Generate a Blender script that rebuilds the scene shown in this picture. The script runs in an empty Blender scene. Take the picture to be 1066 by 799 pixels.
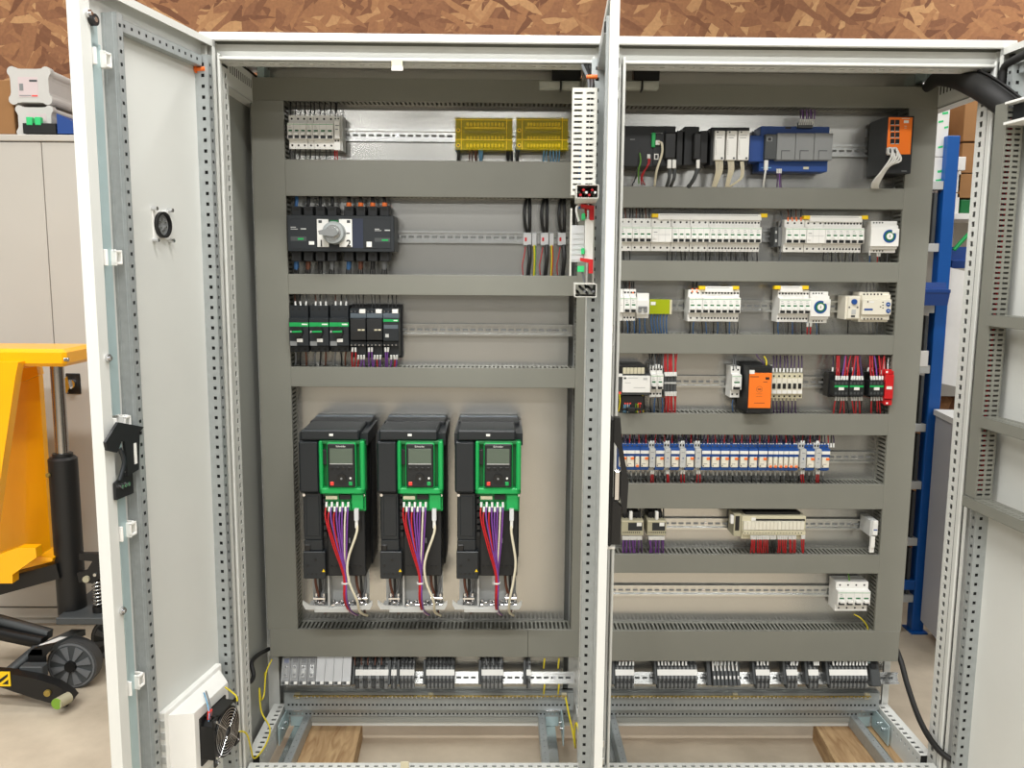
import bpy, math, random
from mathutils import Vector, Matrix
random.seed(11)
SC = bpy.context.scene
COL = SC.collection
pi = math.pi

# ------------------------------------------------------------------ camera
FPX, CU, CV = 892.0, 533.0, 399.5
AX = Vector((0.99990572, 0.00561366, 0.01253169))      # world X, Y, Z expressed in (right, down, forward)
AY = Vector((-0.01166368, -0.13441000, 0.99085716))
AZ = Vector((0.00724672, -0.99090990, -0.13433185))
CAM = Vector((-0.2614, -2.2043, 1.505))
cd = bpy.data.cameras.new('camera')
cam = bpy.data.objects.new('camera', cd)
COL.objects.link(cam)
cd.sensor_fit = 'HORIZONTAL'
cd.sensor_width = 36.0
cd.lens = 36.0 * FPX / 1066.0
cd.clip_start = 0.02
cam.matrix_world = Matrix(((AX[0], -AX[1], -AX[2], CAM[0]),
                           (AY[0], -AY[1], -AY[2], CAM[1]),
                           (AZ[0], -AZ[1], -AZ[2], CAM[2]),
                           (0, 0, 0, 1)))
SC.camera = cam

# ------------------------------------------------------------------ light and exposure
SC.view_settings.view_transform = 'Standard'
SC.view_settings.look = 'None'
SC.view_settings.gamma = 1.0
SC.view_settings.use_curve_mapping = False
SC.view_settings.exposure = 0.13
wd = bpy.data.worlds.new('workshop_air')
SC.world = wd
wd.use_nodes = True
wd.node_tree.nodes['Background'].inputs[0].default_value = (0.97, 0.99, 0.95, 1)
wd.node_tree.nodes['Background'].inputs[1].default_value = 0.13


def ceiling_lamp(x, y, z, sx, sy, power, col=(1.0, 0.99, 0.965)):
    l = bpy.data.lights.new('ceiling_lamp', 'AREA')
    l.shape = 'RECTANGLE'
    l.size, l.size_y, l.energy, l.color = sx, sy, power, col
    o = bpy.data.objects.new('ceiling_lamp', l)
    o.location = (x, y, z)
    COL.objects.link(o)
    return o


for lx, kf in ((-2.4, 1.0), (-0.3, 0.95), (2.4, 0.45)):
    ceiling_lamp(lx, -0.95, 3.4, 1.5, 0.25, 50 * kf)
    ceiling_lamp(lx, -2.6, 3.4, 1.5, 0.25, 78 * kf)
    ceiling_lamp(lx, -5.2, 3.4, 1.5, 0.25, 30)
    ceiling_lamp(lx, -9.0, 3.4, 1.5, 0.25, 88)
    ceiling_lamp(lx, 1.0, 3.4, 1.5, 0.25, 15 if lx < 1 else 30)


# ------------------------------------------------------------------ pixel rays -> places
def ray(u, v):
    c = Vector((u - CU, v - CV, FPX))
    return Vector((AX.dot(c), AY.dot(c), AZ.dot(c)))


def U(u, v, Y):
    """point of the upright plane at depth Y seen at photo pixel (u, v): X, Z"""
    w = ray(u, v)
    t = (Y - CAM.y) / w.y
    return CAM.x + t * w.x, CAM.z + t * w.z


def UX(u, v, Y):
    return U(u, v, Y)[0]


def UZ(u, v, Y):
    return U(u, v, Y)[1]


def QZ(u, v, z):
    """point of the horizontal plane z"""
    w = ray(u, v)
    t = (z - CAM.z) / w.z
    return CAM.x + t * w.x, CAM.y + t * w.y


# ------------------------------------------------------------------ materials
MATS = {}


def lin(c):
    c = c / 255.0
    return c / 12.92 if c <= 0.04045 else ((c + 0.055) / 1.055) ** 2.4


def rgb(r, g, b):
    return (lin(r), lin(g), lin(b), 1.0)


def mat(name, col, rough=0.5, metal=0.0, var=0.0, vscale=30.0, bump=0.0, bscale=300.0, spec=0.5, trans=0.0, alpha=1.0,
        emit=0.0, coat=0.0):
    m = bpy.data.materials.new(name)
    m.use_nodes = True
    nt = m.node_tree
    b = nt.nodes['Principled BSDF']
    b.inputs['Base Color'].default_value = rgb(*col)
    b.inputs['Roughness'].default_value = rough
    b.inputs['Metallic'].default_value = metal
    b.inputs['Specular IOR Level'].default_value = spec
    b.inputs['Transmission Weight'].default_value = trans
    b.inputs['Alpha'].default_value = alpha
    b.inputs['Coat Weight'].default_value = coat
    if emit:
        b.inputs['Emission Color'].default_value = rgb(*col)
        b.inputs['Emission Strength'].default_value = emit
    if var or bump:
        tc = nt.nodes.new('ShaderNodeTexCoord')
        if var:
            n = nt.nodes.new('ShaderNodeTexNoise')
            n.inputs['Scale'].default_value = vscale
            n.inputs['Detail'].default_value = 5
            nt.links.new(tc.outputs['Object'], n.inputs['Vector'])
            r = nt.nodes.new('ShaderNodeValToRGB')
            c = rgb(*col)
            r.color_ramp.elements[0].position = 0.3
            r.color_ramp.elements[1].position = 0.7
            r.color_ramp.elements[0].color = tuple(max(0, x * (1 - var)) for x in c[:3]) + (1,)
            r.color_ramp.elements[1].color = tuple(min(1, x * (1 + var)) for x in c[:3]) + (1,)
            nt.links.new(n.outputs['Fac'], r.inputs['Fac'])
            nt.links.new(r.outputs['Color'], b.inputs['Base Color'])
        if bump:
            n2 = nt.nodes.new('ShaderNodeTexNoise')
            n2.inputs['Scale'].default_value = bscale
            n2.inputs['Detail'].default_value = 3
            nt.links.new(tc.outputs['Object'], n2.inputs['Vector'])
            bp = nt.nodes.new('ShaderNodeBump')
            bp.inputs['Strength'].default_value = bump
            bp.inputs['Distance'].default_value = 0.002
            nt.links.new(n2.outputs['Fac'], bp.inputs['Height'])
            nt.links.new(bp.outputs['Normal'], b.inputs['Normal'])
    MATS[name] = m
    return m


mat('paint', (212, 213, 208), 0.42, var=0.02, vscale=6, bump=0.06, bscale=500)          # light grey cabinet paint
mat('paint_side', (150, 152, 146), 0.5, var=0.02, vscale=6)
mat('hollow_shade', (30, 30, 29), 0.8)  # near-black, stands in for the shade inside profiles and openings
mat('pvc', (124, 124, 115), 0.40, var=0.025, vscale=9, bump=0.04, bscale=700)            # trunking
mat('pvc_light', (205, 204, 196), 0.45, var=0.02, vscale=9)
mat('galv', (190, 189, 184), 0.22, 0.78, var=0.025, vscale=7)    # galvanised sheet
mat('zinc', (205, 206, 203), 0.24, 0.95, var=0.05, vscale=40)
mat('zinc_dull', (170, 175, 175), 0.42, 0.45, var=0.07, vscale=60, bump=0.05, bscale=200)
mat('blue_zinc', (176, 196, 198), 0.36, 0.35, var=0.05, vscale=20)
mat('chrome', (220, 220, 222), 0.16, 1.0)
mat('brass', (168, 146, 76), 0.4, 0.6, var=0.15, vscale=200)
mat('white', (232, 231, 226), 0.42, var=0.012, vscale=40)
mat('white_warm', (224, 219, 203), 0.45)
mat('light_grey', (186, 187, 184), 0.45)
mat('mid_grey', (128, 130, 130), 0.5)
mat('dark_grey', (66, 69, 70), 0.5)
mat('slate', (27, 32, 36), 0.42, var=0.03, vscale=30)
mat('slate_light', (84, 94, 102), 0.38)
mat('anthracite', (23, 25, 27), 0.5, bump=0.03, bscale=900)
mat('black', (17, 17, 17), 0.45)
mat('rubber', (24, 23, 22), 0.62)
mat('green', (14, 158, 78), 0.42)
mat('green_dark', (8, 104, 50), 0.5)
mat('green_bright', (52, 196, 116), 0.4)
mat('pcb', (42, 128, 74), 0.5)
mat('yellow', (240, 200, 20), 0.4)
mat('yellow_clear', (232, 212, 0), 0.25, alpha=0.20, spec=0.25)
mat('olive', (122, 110, 4), 0.5)
mat('lime_clear', (176, 190, 30), 0.15, alpha=0.75, spec=0.7)
mat('clear', (226, 228, 230), 0.08, alpha=0.16, spec=0.9)
mat('clear_white', (236, 238, 240), 0.12, alpha=0.62, spec=0.9)
mat('orange', (242, 120, 28), 0.42)
mat('orange_dot', (238, 116, 46), 0.5)
mat('orange_paint', (255, 178, 0), 0.34, var=0.03, vscale=8, coat=0.3)
mat('red', (196, 26, 30), 0.42)
mat('red_bright', (232, 68, 58), 0.45)
mat('blue', (16, 62, 132), 0.45)
mat('navy', (34, 42, 62), 0.45)
mat('blue_base', (24, 74, 144), 0.42)
mat('blue_rack', (12, 82, 158), 0.36, var=0.03, vscale=8)
mat('beige', (205, 198, 170), 0.5)
mat('beige_dark', (170, 164, 138), 0.5)
mat('screen', (86, 98, 86), 0.2)
mat('wire_black', (22, 22, 23), 0.45)
mat('wire_red', (176, 22, 30), 0.45)
mat('wire_purple', (112, 62, 142), 0.45)
mat('wire_violet', (66, 42, 84), 0.45)
mat('wire_brown', (96, 54, 36), 0.45)
mat('wire_blue', (46, 92, 142), 0.45)
mat('wire_lightblue', (112, 168, 206), 0.45)
mat('wire_grey', (104, 106, 108), 0.5)
mat('wire_cream', (216, 208, 184), 0.5)
mat('wire_white', (222, 222, 218), 0.5)
mat('wire_yellow', (214, 196, 34), 0.45)
mat('wire_green', (92, 146, 48), 0.45)
mat('card', (150, 108, 66), 0.85, var=0.06, vscale=14)
mat('paper', (226, 224, 220), 0.8, var=0.02, vscale=30)
mat('foam', (196, 194, 189), 0.7, var=0.02, vscale=30)
mat('label_pink', (206, 190, 190), 0.7)
mat('cupboard', (188, 183, 174), 0.5, var=0.015, vscale=4)
mat('shelf_grey', (182, 184, 182), 0.5)
mat('panel_lilac', (184, 184, 188), 0.5)
mat('wheel', (108, 110, 112), 0.45)
mat('tyre', (70, 70, 70), 0.6)
mat('steel_rod', (176, 172, 168), 0.18, 1.0)
mat('lime_cap', (120, 160, 50), 0.5)
mat('led_lens', (196, 200, 190), 0.25, alpha=0.55)


def wood_mat():
    m = mat('wood', (190, 150, 98), 0.75)
    nt = m.node_tree
    b = nt.nodes['Principled BSDF']
    tc = nt.nodes.new('ShaderNodeTexCoord')
    mp = nt.nodes.new('ShaderNodeMapping')
    mp.inputs['Scale'].default_value = (14, 2.2, 14)
    n = nt.nodes.new('ShaderNodeTexNoise')
    n.inputs['Scale'].default_value = 3.0
    n.inputs['Detail'].default_value = 8
    n.inputs['Distortion'].default_value = 1.2
    r = nt.nodes.new('ShaderNodeValToRGB')
    r.color_ramp.elements[0].position = 0.3
    r.color_ramp.elements[0].color = rgb(146, 112, 76)
    r.color_ramp.elements[1].position = 0.72
    r.color_ramp.elements[1].color = rgb(196, 166, 124)
    nt.links.new(tc.outputs['Object'], mp.inputs[0])
    nt.links.new(mp.outputs[0], n.inputs['Vector'])
    nt.links.new(n.outputs['Fac'], r.inputs['Fac'])
    nt.links.new(r.outputs['Color'], b.inputs['Base Color'])


def osb_mat():
    m = mat('osb', (180, 130, 84), 0.8)
    nt = m.node_tree
    b = nt.nodes['Principled BSDF']
    tc = nt.nodes.new('ShaderNodeTexCoord')
    nz = nt.nodes.new('ShaderNodeTexNoise')
    nz.inputs['Scale'].default_value = 9
    nz.inputs['Detail'].default_value = 2
    nt.links.new(tc.outputs['Object'], nz.inputs['Vector'])
    prev = None
    bumps = None
    specs = [((3.2, 1, 9.0), 0.35, 0.0), ((5.0, 1, 21.0), -0.6, 0.50), ((6.0, 1, 26.0), 0.95, 0.62), ((21.0, 1, 5.5), 0.25, 0.60), ((6.0, 1, 34.0), -0.12, 0.66), ((7.0, 1, 40.0), -1.0, 0.78), ((8.0, 1, 44.0), 0.55, 0.80)]
    for i, (scl, rot, thr) in enumerate(specs):
        mp = nt.nodes.new('ShaderNodeMapping')
        mp.inputs['Rotation'].default_value = (0, rot, 0)
        mp.vector_type = 'TEXTURE'
        mp.inputs['Scale'].default_value = tuple(1.0 / q for q in scl)
        mp.inputs['Location'].default_value = (i * 3.1, 0, i * 1.7)
        ad = nt.nodes.new('ShaderNodeVectorMath')
        ad.operation = 'MULTIPLY_ADD'
        ad.inputs[1].default_value = (0.035, 0.0, 0.035)
        nt.links.new(nz.outputs['Color'], ad.inputs[0])
        nt.links.new(tc.outputs['Object'], ad.inputs[2])
        nt.links.new(ad.outputs[0], mp.inputs[0])
        vo = nt.nodes.new('ShaderNodeTexVoronoi')
        vo.inputs['Scale'].default_value = 1.0
        vo.inputs['Randomness'].default_value = 1.0
        nt.links.new(mp.outputs[0], vo.inputs['Vector'])
        sp = nt.nodes.new('ShaderNodeSeparateColor')
        nt.links.new(vo.outputs['Color'], sp.inputs[0])
        r = nt.nodes.new('ShaderNodeValToRGB')
        r.color_ramp.elements[0].position = 0.0
        r.color_ramp.elements[0].color = rgb(112, 70, 44)
        r.color_ramp.elements[1].position = 1.0
        r.color_ramp.elements[1].color = rgb(188, 144, 98)
        e = r.color_ramp.elements.new(0.35)
        e.color = rgb(142, 96, 64)
        e = r.color_ramp.elements.new(0.75)
        e.color = rgb(156, 108, 70)
        nt.links.new(sp.outputs[0], r.inputs['Fac'])
        if prev is None:
            prev = r.outputs['Color']
            bumps = sp.outputs[0]
        else:
            lt = nt.nodes.new('ShaderNodeMath')
            lt.operation = 'GREATER_THAN'
            lt.inputs[1].default_value = thr
            nt.links.new(sp.outputs[1], lt.inputs[0])
            mx = nt.nodes.new('ShaderNodeMix')
            mx.data_type = 'RGBA'
            nt.links.new(lt.outputs[0], mx.inputs[0])
            nt.links.new(prev, mx.inputs[6])
            nt.links.new(r.outputs['Color'], mx.inputs[7])
            prev = mx.outputs[2]
    # fine wood fibre
    fb = nt.nodes.new('ShaderNodeTexNoise')
    fb.inputs['Scale'].default_value = 70
    fb.inputs['Detail'].default_value = 4
    nt.links.new(tc.outputs['Object'], fb.inputs['Vector'])
    rr = nt.nodes.new('ShaderNodeMapRange')
    rr.inputs['From Min'].default_value = 0.3
    rr.inputs['From Max'].default_value = 0.7
    rr.inputs['To Min'].default_value = 0.86
    rr.inputs['To Max'].default_value = 1.08
    nt.links.new(fb.outputs['Fac'], rr.inputs[0])
    ml = nt.nodes.new('ShaderNodeMix')
    ml.data_type = 'RGBA'
    ml.blend_type = 'MULTIPLY'
    ml.inputs[0].default_value = 1.0
    nt.links.new(prev, ml.inputs[6])
    nt.links.new(rr.outputs[0], ml.inputs[7])
    nt.links.new(ml.outputs[2], b.inputs['Base Color'])
    bp = nt.nodes.new('ShaderNodeBump')
    bp.inputs['Strength'].default_value = 0.25
    bp.inputs['Distance'].default_value = 0.004
    nt.links.new(bumps, bp.inputs['Height'])
    nt.links.new(bp.outputs['Normal'], b.inputs['Normal'])


def floor_mat():
    m = mat('concrete', (178, 170, 156), 0.6)
    nt = m.node_tree
    b = nt.nodes['Principled BSDF']
    tc = nt.nodes.new('ShaderNodeTexCoord')
    n = nt.nodes.new('ShaderNodeTexNoise')
    n.inputs['Scale'].default_value = 2.6
    n.inputs['Detail'].default_value = 9
    n.inputs['Roughness'].default_value = 0.62
    r = nt.nodes.new('ShaderNodeValToRGB')
    r.color_ramp.elements[0].position = 0.28
    r.color_ramp.elements[0].color = rgb(164, 151, 132)
    r.color_ramp.elements[1].position = 0.72
    r.color_ramp.elements[1].color = rgb(204, 191, 170)
    nt.links.new(tc.outputs['Object'], n.inputs['Vector'])
    nt.links.new(n.outputs['Fac'], r.inputs['Fac'])
    nt.links.new(r.outputs['Color'], b.inputs['Base Color'])


wood_mat()
osb_mat()
floor_mat()


# ------------------------------------------------------------------ mesh builder
class MB:
    """collects shapes given in one frame; o is subtracted from every point"""

    def __init__(self, o=(0, 0, 0)):
        self.o = Vector(o)
        self.v, self.f, self.m, self.s = [], [], [], []
        self.names = []

    def mi(self, name):
        if name not in self.names:
            self.names.append(name)
        return self.names.index(name)

    def add(self, verts, faces, m, smooth=False):
        b = len(self.v)
        i = self.mi(m)
        self.v += [Vector(p) - self.o for p in verts]
        for f in faces:
            self.f.append([b + k for k in f])
            self.m.append(i)
            self.s.append(smooth)
        return self

    def box(self, x0, x1, y0, y1, z0, z1, m, c=0.0):
        x0, x1 = min(x0, x1), max(x0, x1)
        y0, y1 = min(y0, y1), max(y0, y1)
        z0, z1 = min(z0, z1), max(z0, z1)
        c = min(c, (x1 - x0) * 0.45, (y1 - y0) * 0.45, (z1 - z0) * 0.45)
        if c <= 0:
            vs = [(x, y, z) for x in (x0, x1) for y in (y0, y1) for z in (z0, z1)]
            return self.add(vs, [(0, 1, 3, 2), (4, 6, 7, 5), (0, 4, 5, 1), (2, 3, 7, 6), (0, 2, 6, 4), (1, 5, 7, 3)], m)
        lo, hi = (x0, y0, z0), (x1, y1, z1)
        vs, idx = [], {}
        for sx in (0, 1):
            for sy in (0, 1):
                for sz in (0, 1):
                    s = (sx, sy, sz)
                    base = [hi[k] if s[k] else lo[k] for k in range(3)]
                    for a in range(3):
                        p = [base[k] if k == a else base[k] + (-c if s[k] else c) for k in range(3)]
                        idx[s + (a,)] = len(vs)
                        vs.append(tuple(p))
        fs = []
        for a in range(3):
            b_, c_ = (a + 1) % 3, (a + 2) % 3
            for s in (0, 1):
                def key(q, r_, ax=a):
                    k = [0, 0, 0]
                    k[a], k[b_], k[c_] = s, q, r_
                    return idx[tuple(k) + (ax,)]
                q = [key(0, 0), key(1, 0), key(1, 1), key(0, 1)]
                fs.append(q if s else q[::-1])
            for sb in (0, 1):
                for sc_ in (0, 1):
                    def k2(sa, ax):
                        k = [0, 0, 0]
                        k[a], k[b_], k[c_] = sa, sb, sc_
                        return idx[tuple(k) + (ax,)]
                    q = [k2(0, b_), k2(1, b_), k2(1, c_), k2(0, c_)]
                    fs.append(q if sb != sc_ else q[::-1])
        for sx in (0, 1):
            for sy in (0, 1):
                for sz in (0, 1):
                    t = [idx[(sx, sy, sz, a)] for a in range(3)]
                    fs.append(t if (sx + sy + sz) % 2 else t[::-1])
        return self.add(vs, fs, m)

    def prism(self, poly, axis, a0, a1, m):
        """poly in the two other axes (in xyz order) extruded along axis"""
        n = len(poly)

        def pt(p, a):
            if axis == 0:
                return (a, p[0], p[1])
            if axis == 1:
                return (p[0], a, p[1])
            return (p[0], p[1], a)
        vs = [pt(p, a0) for p in poly] + [pt(p, a1) for p in poly]
        area = sum(poly[i][0] * poly[(i + 1) % n][1] - poly[(i + 1) % n][0] * poly[i][1] for i in range(n))
        fs = [list(range(n))[::-1], list(range(n, 2 * n))]
        fs += [(i, (i + 1) % n, n + (i + 1) % n, n + i) for i in range(n)]
        flip = (area < 0) != (axis == 1)
        if flip != (a1 < a0):
            fs = [list(f)[::-1] for f in fs]
        return self.add(vs, fs, m)

    def cyl(self, p0, p1, r, m, n=12, r2=None, caps=True, smooth=True):
        p0, p1 = Vector(p0), Vector(p1)
        r2 = r if r2 is None else r2
        d = (p1 - p0).normalized()
        a = d.orthogonal().normalized()
        b = d.cross(a)
        vs = []
        for k in range(n):
            t = 2 * pi * k / n
            e = a * math.cos(t) + b * math.sin(t)
            vs += [p0 + e * r, p1 + e * r2]
        self.add(vs, [(2 * k, 2 * ((k + 1) % n), 2 * ((k + 1) % n) + 1, 2 * k + 1) for k in range(n)], m, smooth)
        if caps:
            self.add([vs[2 * k] for k in range(n)], [list(range(n))[::-1]], m)
            self.add([vs[2 * k + 1] for k in range(n)], [list(range(n))], m)
        return self

    def ring(self, c, axis, r0, r1, h, m, n=24):
        c, d = Vector(c), Vector(axis).normalized()
        a = d.orthogonal().normalized()
        b = d.cross(a)
        vs = []
        for k in range(n):
            t = 2 * pi * k / n
            e = a * math.cos(t) + b * math.sin(t)
            vs += [c + e * r0, c + e * r1, c + e * r1 + d * h, c + e * r0 + d * h]
        fs = []
        for k in range(n):
            j = (k + 1) % n
            for q in range(4):
                fs.append((4 * k + q, 4 * j + q, 4 * j + (q + 1) % 4, 4 * k + (q + 1) % 4))
        return self.add(vs, [f[::-1] for f in fs], m)

    def tube(self, pts, r, m, n=6, sub=4, flat=None):
        """smooth tube through pts; r number or list; flat=(wide, thick) gives a ribbon"""
        P = [Vector(p) for p in pts]
        R = r if isinstance(r, (list, tuple)) else [r] * len(P)
        if len(P) > 2 and sub > 1:
            Q, RR = [], []
            for i in range(len(P) - 1):
                a = P[max(i - 1, 0)]
                b, c = P[i], P[i + 1]
                d = P[min(i + 2, len(P) - 1)]
                for k in range(sub):
                    t = k / sub
                    Q.append(0.5 * ((2 * b) + (c - a) * t + (2 * a - 5 * b + 4 * c - d) * t * t + (3 * b - a - 3 * c + d) * t ** 3))
                    RR.append(R[i] * (1 - t) + R[i + 1] * t)
            Q.append(P[-1])
            RR.append(R[-1])
            P, R = Q, RR
        vs = []
        nrm = None
        for i, p in enumerate(P):
            d = (P[min(i + 1, len(P) - 1)] - P[max(i - 1, 0)]).normalized()
            if nrm is None:
                nrm = d.orthogonal().normalized()
            nrm = (nrm - d * nrm.dot(d)).normalized()
            bn = d.cross(nrm)
            for k in range(n):
                t = 2 * pi * k / n
                vs.append(p + (nrm * math.cos(t) + bn * math.sin(t)) * R[i])
        fs = []
        for i in range(len(P) - 1):
            for k in range(n):
                j = (k + 1) % n
                fs.append((i * n + k, i * n + j, (i + 1) * n + j, (i + 1) * n + k))
        self.add(vs, fs, m, True)
        e = (len(P) - 1) * n
        self.add(vs[:n], [list(range(n))[::-1]], m)
        return self.add(vs[e:e + n], [list(range(n))], m)

    def perf(self, o, ud, vd, L, W, pitch, hl, hw, voff, m, start=None, depth=0.0):
        """sheet L x W at o along ud, vd with a row of holes hl x hw; depth gives the holes their walls (inward = -(ud x vd))"""
        o, ud, vd = Vector(o), Vector(ud), Vector(vd)
        nd = ud.cross(vd)
        vs, fs = [], []

        def quad(a0, a1, b0, b1):
            b = len(vs)
            vs.extend([o + ud * a0 + vd * b0, o + ud * a1 + vd * b0, o + ud * a1 + vd * b1, o + ud * a0 + vd * b1])
            fs.append((b, b + 1, b + 2, b + 3))
        quad(0, L, 0, voff)
        quad(0, L, voff + hw, W)
        n = int((L - hl) / pitch)
        s = (L - (n - 1) * pitch - hl) / 2 if start is None else start
        a = 0.0
        for k in range(n):
            h = s + k * pitch
            quad(a, h, voff, voff + hw)
            a = h + hl
            if depth:
                for (e0, e1) in (((h, voff), (h, voff + hw)), ((h, voff + hw), (a, voff + hw)), ((a, voff + hw), (a, voff)), ((a, voff), (h, voff))):
                    b = len(vs)
                    p0 = o + ud * e0[0] + vd * e0[1]
                    p1 = o + ud * e1[0] + vd * e1[1]
                    vs.extend([p0, p1, p1 - nd * depth, p0 - nd * depth])
                    fs.append((b, b + 1, b + 2, b + 3))
        quad(a, L, voff, voff + hw)
        return self.add(vs, fs, m)

    def mesh(self, name):
        me = bpy.data.meshes.new(name)
        me.from_pydata([tuple(p) for p in self.v], [], self.f)
        for nm in self.names:
            me.materials.append(MATS[nm])
        me.polygons.foreach_set('material_index', self.m)
        me.polygons.foreach_set('use_smooth', self.s)
        me.update()
        return me


LABELS = set()


def tag(o, label, cat, group=None, kind=None):
    o['label'] = label
    if cat:
        o['category'] = cat
    if group:
        o['group'] = group
    if kind:
        o['kind'] = kind
    return o


def link(name, me, parent=None, loc=None):
    o = bpy.data.objects.new(name, me)
    COL.objects.link(o)
    if parent is not None:
        o.parent = parent
    if loc is not None:
        o.location = loc
    return o


class Thing:
    def __init__(self, name, label, cat, loc=(0, 0, 0), group=None, rotz=0.0):
        self.loc = Vector(loc)
        self.e = bpy.data.objects.new(name, None)
        self.e.empty_display_size = 0.02
        COL.objects.link(self.e)
        self.e.location = self.loc
        self.e.rotation_euler = (0, 0, rotz)
        tag(self.e, label, cat, group)

    def mb(self):
        return MB(self.loc)

    def part(self, name, mb, parent=None, label=None, kind=None):
        o = link(name, mb.mesh(name) if isinstance(mb, MB) else mb, parent or self.e)
        if label:
            o['label'] = label
        if kind:
            o['kind'] = kind
        return o


def one(name, mb, label, cat, group=None, kind=None, loc=None):
    """a thing that is a single mesh; mb.o is its base"""
    o = link(name, mb.mesh(name), None, loc if loc is not None else mb.o)
    tag(o, label, cat, group, kind)
    return o


def structure(name, mb, label):
    o = link(name, mb.mesh(name), None, mb.o)
    o['kind'] = 'structure'
    o['label'] = label
    return o


def text_mesh(s, size, m, ext=0.0002, bold=0.0):
    cu = bpy.data.curves.new('lettering', 'FONT')
    cu.body = s
    cu.size = size
    cu.extrude = ext
    cu.offset = bold
    cu.align_x = 'CENTER'
    cu.align_y = 'CENTER'
    ob = bpy.data.objects.new('lettering', cu)
    COL.objects.link(ob)
    bpy.context.view_layer.update()
    me = bpy.data.meshes.new_from_object(ob.evaluated_get(bpy.context.evaluated_depsgraph_get()))
    bpy.data.objects.remove(ob)
    bpy.data.curves.remove(cu)
    me.materials.clear()
    me.materials.append(MATS[m])
    me.transform(Matrix.Rotation(pi / 2, 4, 'X'))       # upright, facing -Y
    return me


ORD = ['first', 'second', 'third', 'fourth', 'fifth', 'sixth', 'seventh', 'eighth', 'ninth', 'tenth', 'eleventh', 'twelfth',
       'thirteenth', 'fourteenth', 'fifteenth', 'sixteenth', 'seventeenth', 'eighteenth', 'nineteenth', 'twentieth']

# ================================================================== the place
YP = 0.335          # mounting plates
YD = 0.262          # fronts of the wiring ducts
YB = 0.252          # fronts of the modular devices
ZB, ZT = 0.065, 2.065
mb = MB((0, 0, 0))
mb.box(-7, 7, -13, 2.2, -0.1, 0.0, 'concrete')
structure('floor', mb, 'beige grey concrete workshop floor')
YW = 1.78
mb = MB((0, YW, 0))
mb.box(-7, 7, YW, YW + 0.02, 0, 4.2, 'osb')
structure('wall_back', mb, 'brown wood strand board wall behind the cabinet')

# ------------------------------------------------------------------ control cabinet
cab = Thing('control_cabinet', 'wide light grey two bay switchgear cabinet with its doors open', 'cabinet', (0, 0.2, ZB))
XR, XM = 0.955, 0.0415      # front ridges at the outside and at the middle


def post(name, xin, s, xout):
    """front upright: s = direction of the opening seen from the post"""
    p = cab.mb()
    # hollow as a solid dark core, and outer skins
    p.box(min(xin - s * 0.018, xout), max(xin - s * 0.018, xout), 0.006, 0.052, ZB + 0.02, ZT - 0.045, 'hollow_shade')
    p.box(min(xin - s * 0.010, xout), max(xin - s * 0.010, xout), 0.0, 0.006, ZB, ZT - 0.02, 'paint')
    p.box(min(xin, xin - s * 0.007), max(xin, xin - s * 0.007), -0.014, 0.006, ZB, ZT - 0.045, 'paint', 0.002)
    p.box(min(xin - s * 0.016, xin - s * 0.02), max(xin - s * 0.016, xin - s * 0.02), -0.006, 0.002, ZB, ZT - 0.045, 'rubber')
    # perforated inner face, holes cut through
    h = ZT - ZB - 0.11
    if s > 0:
        p.perf((xin, 0.052, ZB + 0.04), (0, 0, 1), (0, -1, 0), h, 0.046, 0.025, 0.0135, 0.014, 0.014, 'paint', depth=0.002)
    else:
        p.perf((xin, 0.006, ZB + 0.04), (0, 0, 1), (0, 1, 0), h, 0.046, 0.025, 0.0135, 0.014, 0.018, 'paint', depth=0.002)
    p.box(min(xin - s * 0.001, xout), max(xin - s * 0.001, xout), 0.052, 0.055, ZB + 0.02, ZT - 0.045, 'paint')
    return cab.part(name, p)


post('front_post', -XR, 1, -0.998)
post('front_post', -XM, -1, -0.002)
post('front_post', XM, 1, 0.002)
post('front_post', XR, -1, 0.998)
# rear uprights
for x0, x1, inner in ((-0.998, -0.952, 1), (-0.046, -0.002, 0), (0.002, 0.046, 0), (0.952, 0.972, -1)):
    p = cab.mb()
    p.box(x0 + 0.002, x1 - 0.002, 0.345, 0.398, ZB + 0.02, ZT - 0.05, 'paint')
    p.perf((x1, 0.342, ZB + 0.05), (0, 0, 1), (-1, 0, 0), ZT - ZB - 0.12, x1 - x0, 0.025, 0.011, 0.009, (x1 - x0) / 2 - 0.004, 'paint')
    cab.part('rear_post', p)
# front head rails, one for each bay
ZH = 2.018
for x0, x1 in ((-0.998, -0.002), (0.002, 0.998)):
    p = cab.mb()
    a, b = x0 + 0.043, x1 - 0.0395
    if x0 > 0:
        a, b = x0 + 0.0395, x1 - 0.043
    p.box(x0, x1, 0.004, 0.05, ZH - 0.012, ZH + 0.026, 'paint')
    p.box(a - 0.004, b + 0.004, -0.014, 0.004, ZH - 0.014, ZH - 0.006, 'paint', 0.002)
    p.perf((a, 0.05, ZH - 0.016), (1, 0, 0), (0, -1, 0), b - a, 0.06, 0.025, 0.012, 0.009, 0.030, 'paint', depth=0.003)
    p.box(a, b, -0.008, 0.05, ZH - 0.0128, ZH - 0.012, 'hollow_shade')
    cab.part('head_rail', p)
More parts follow.
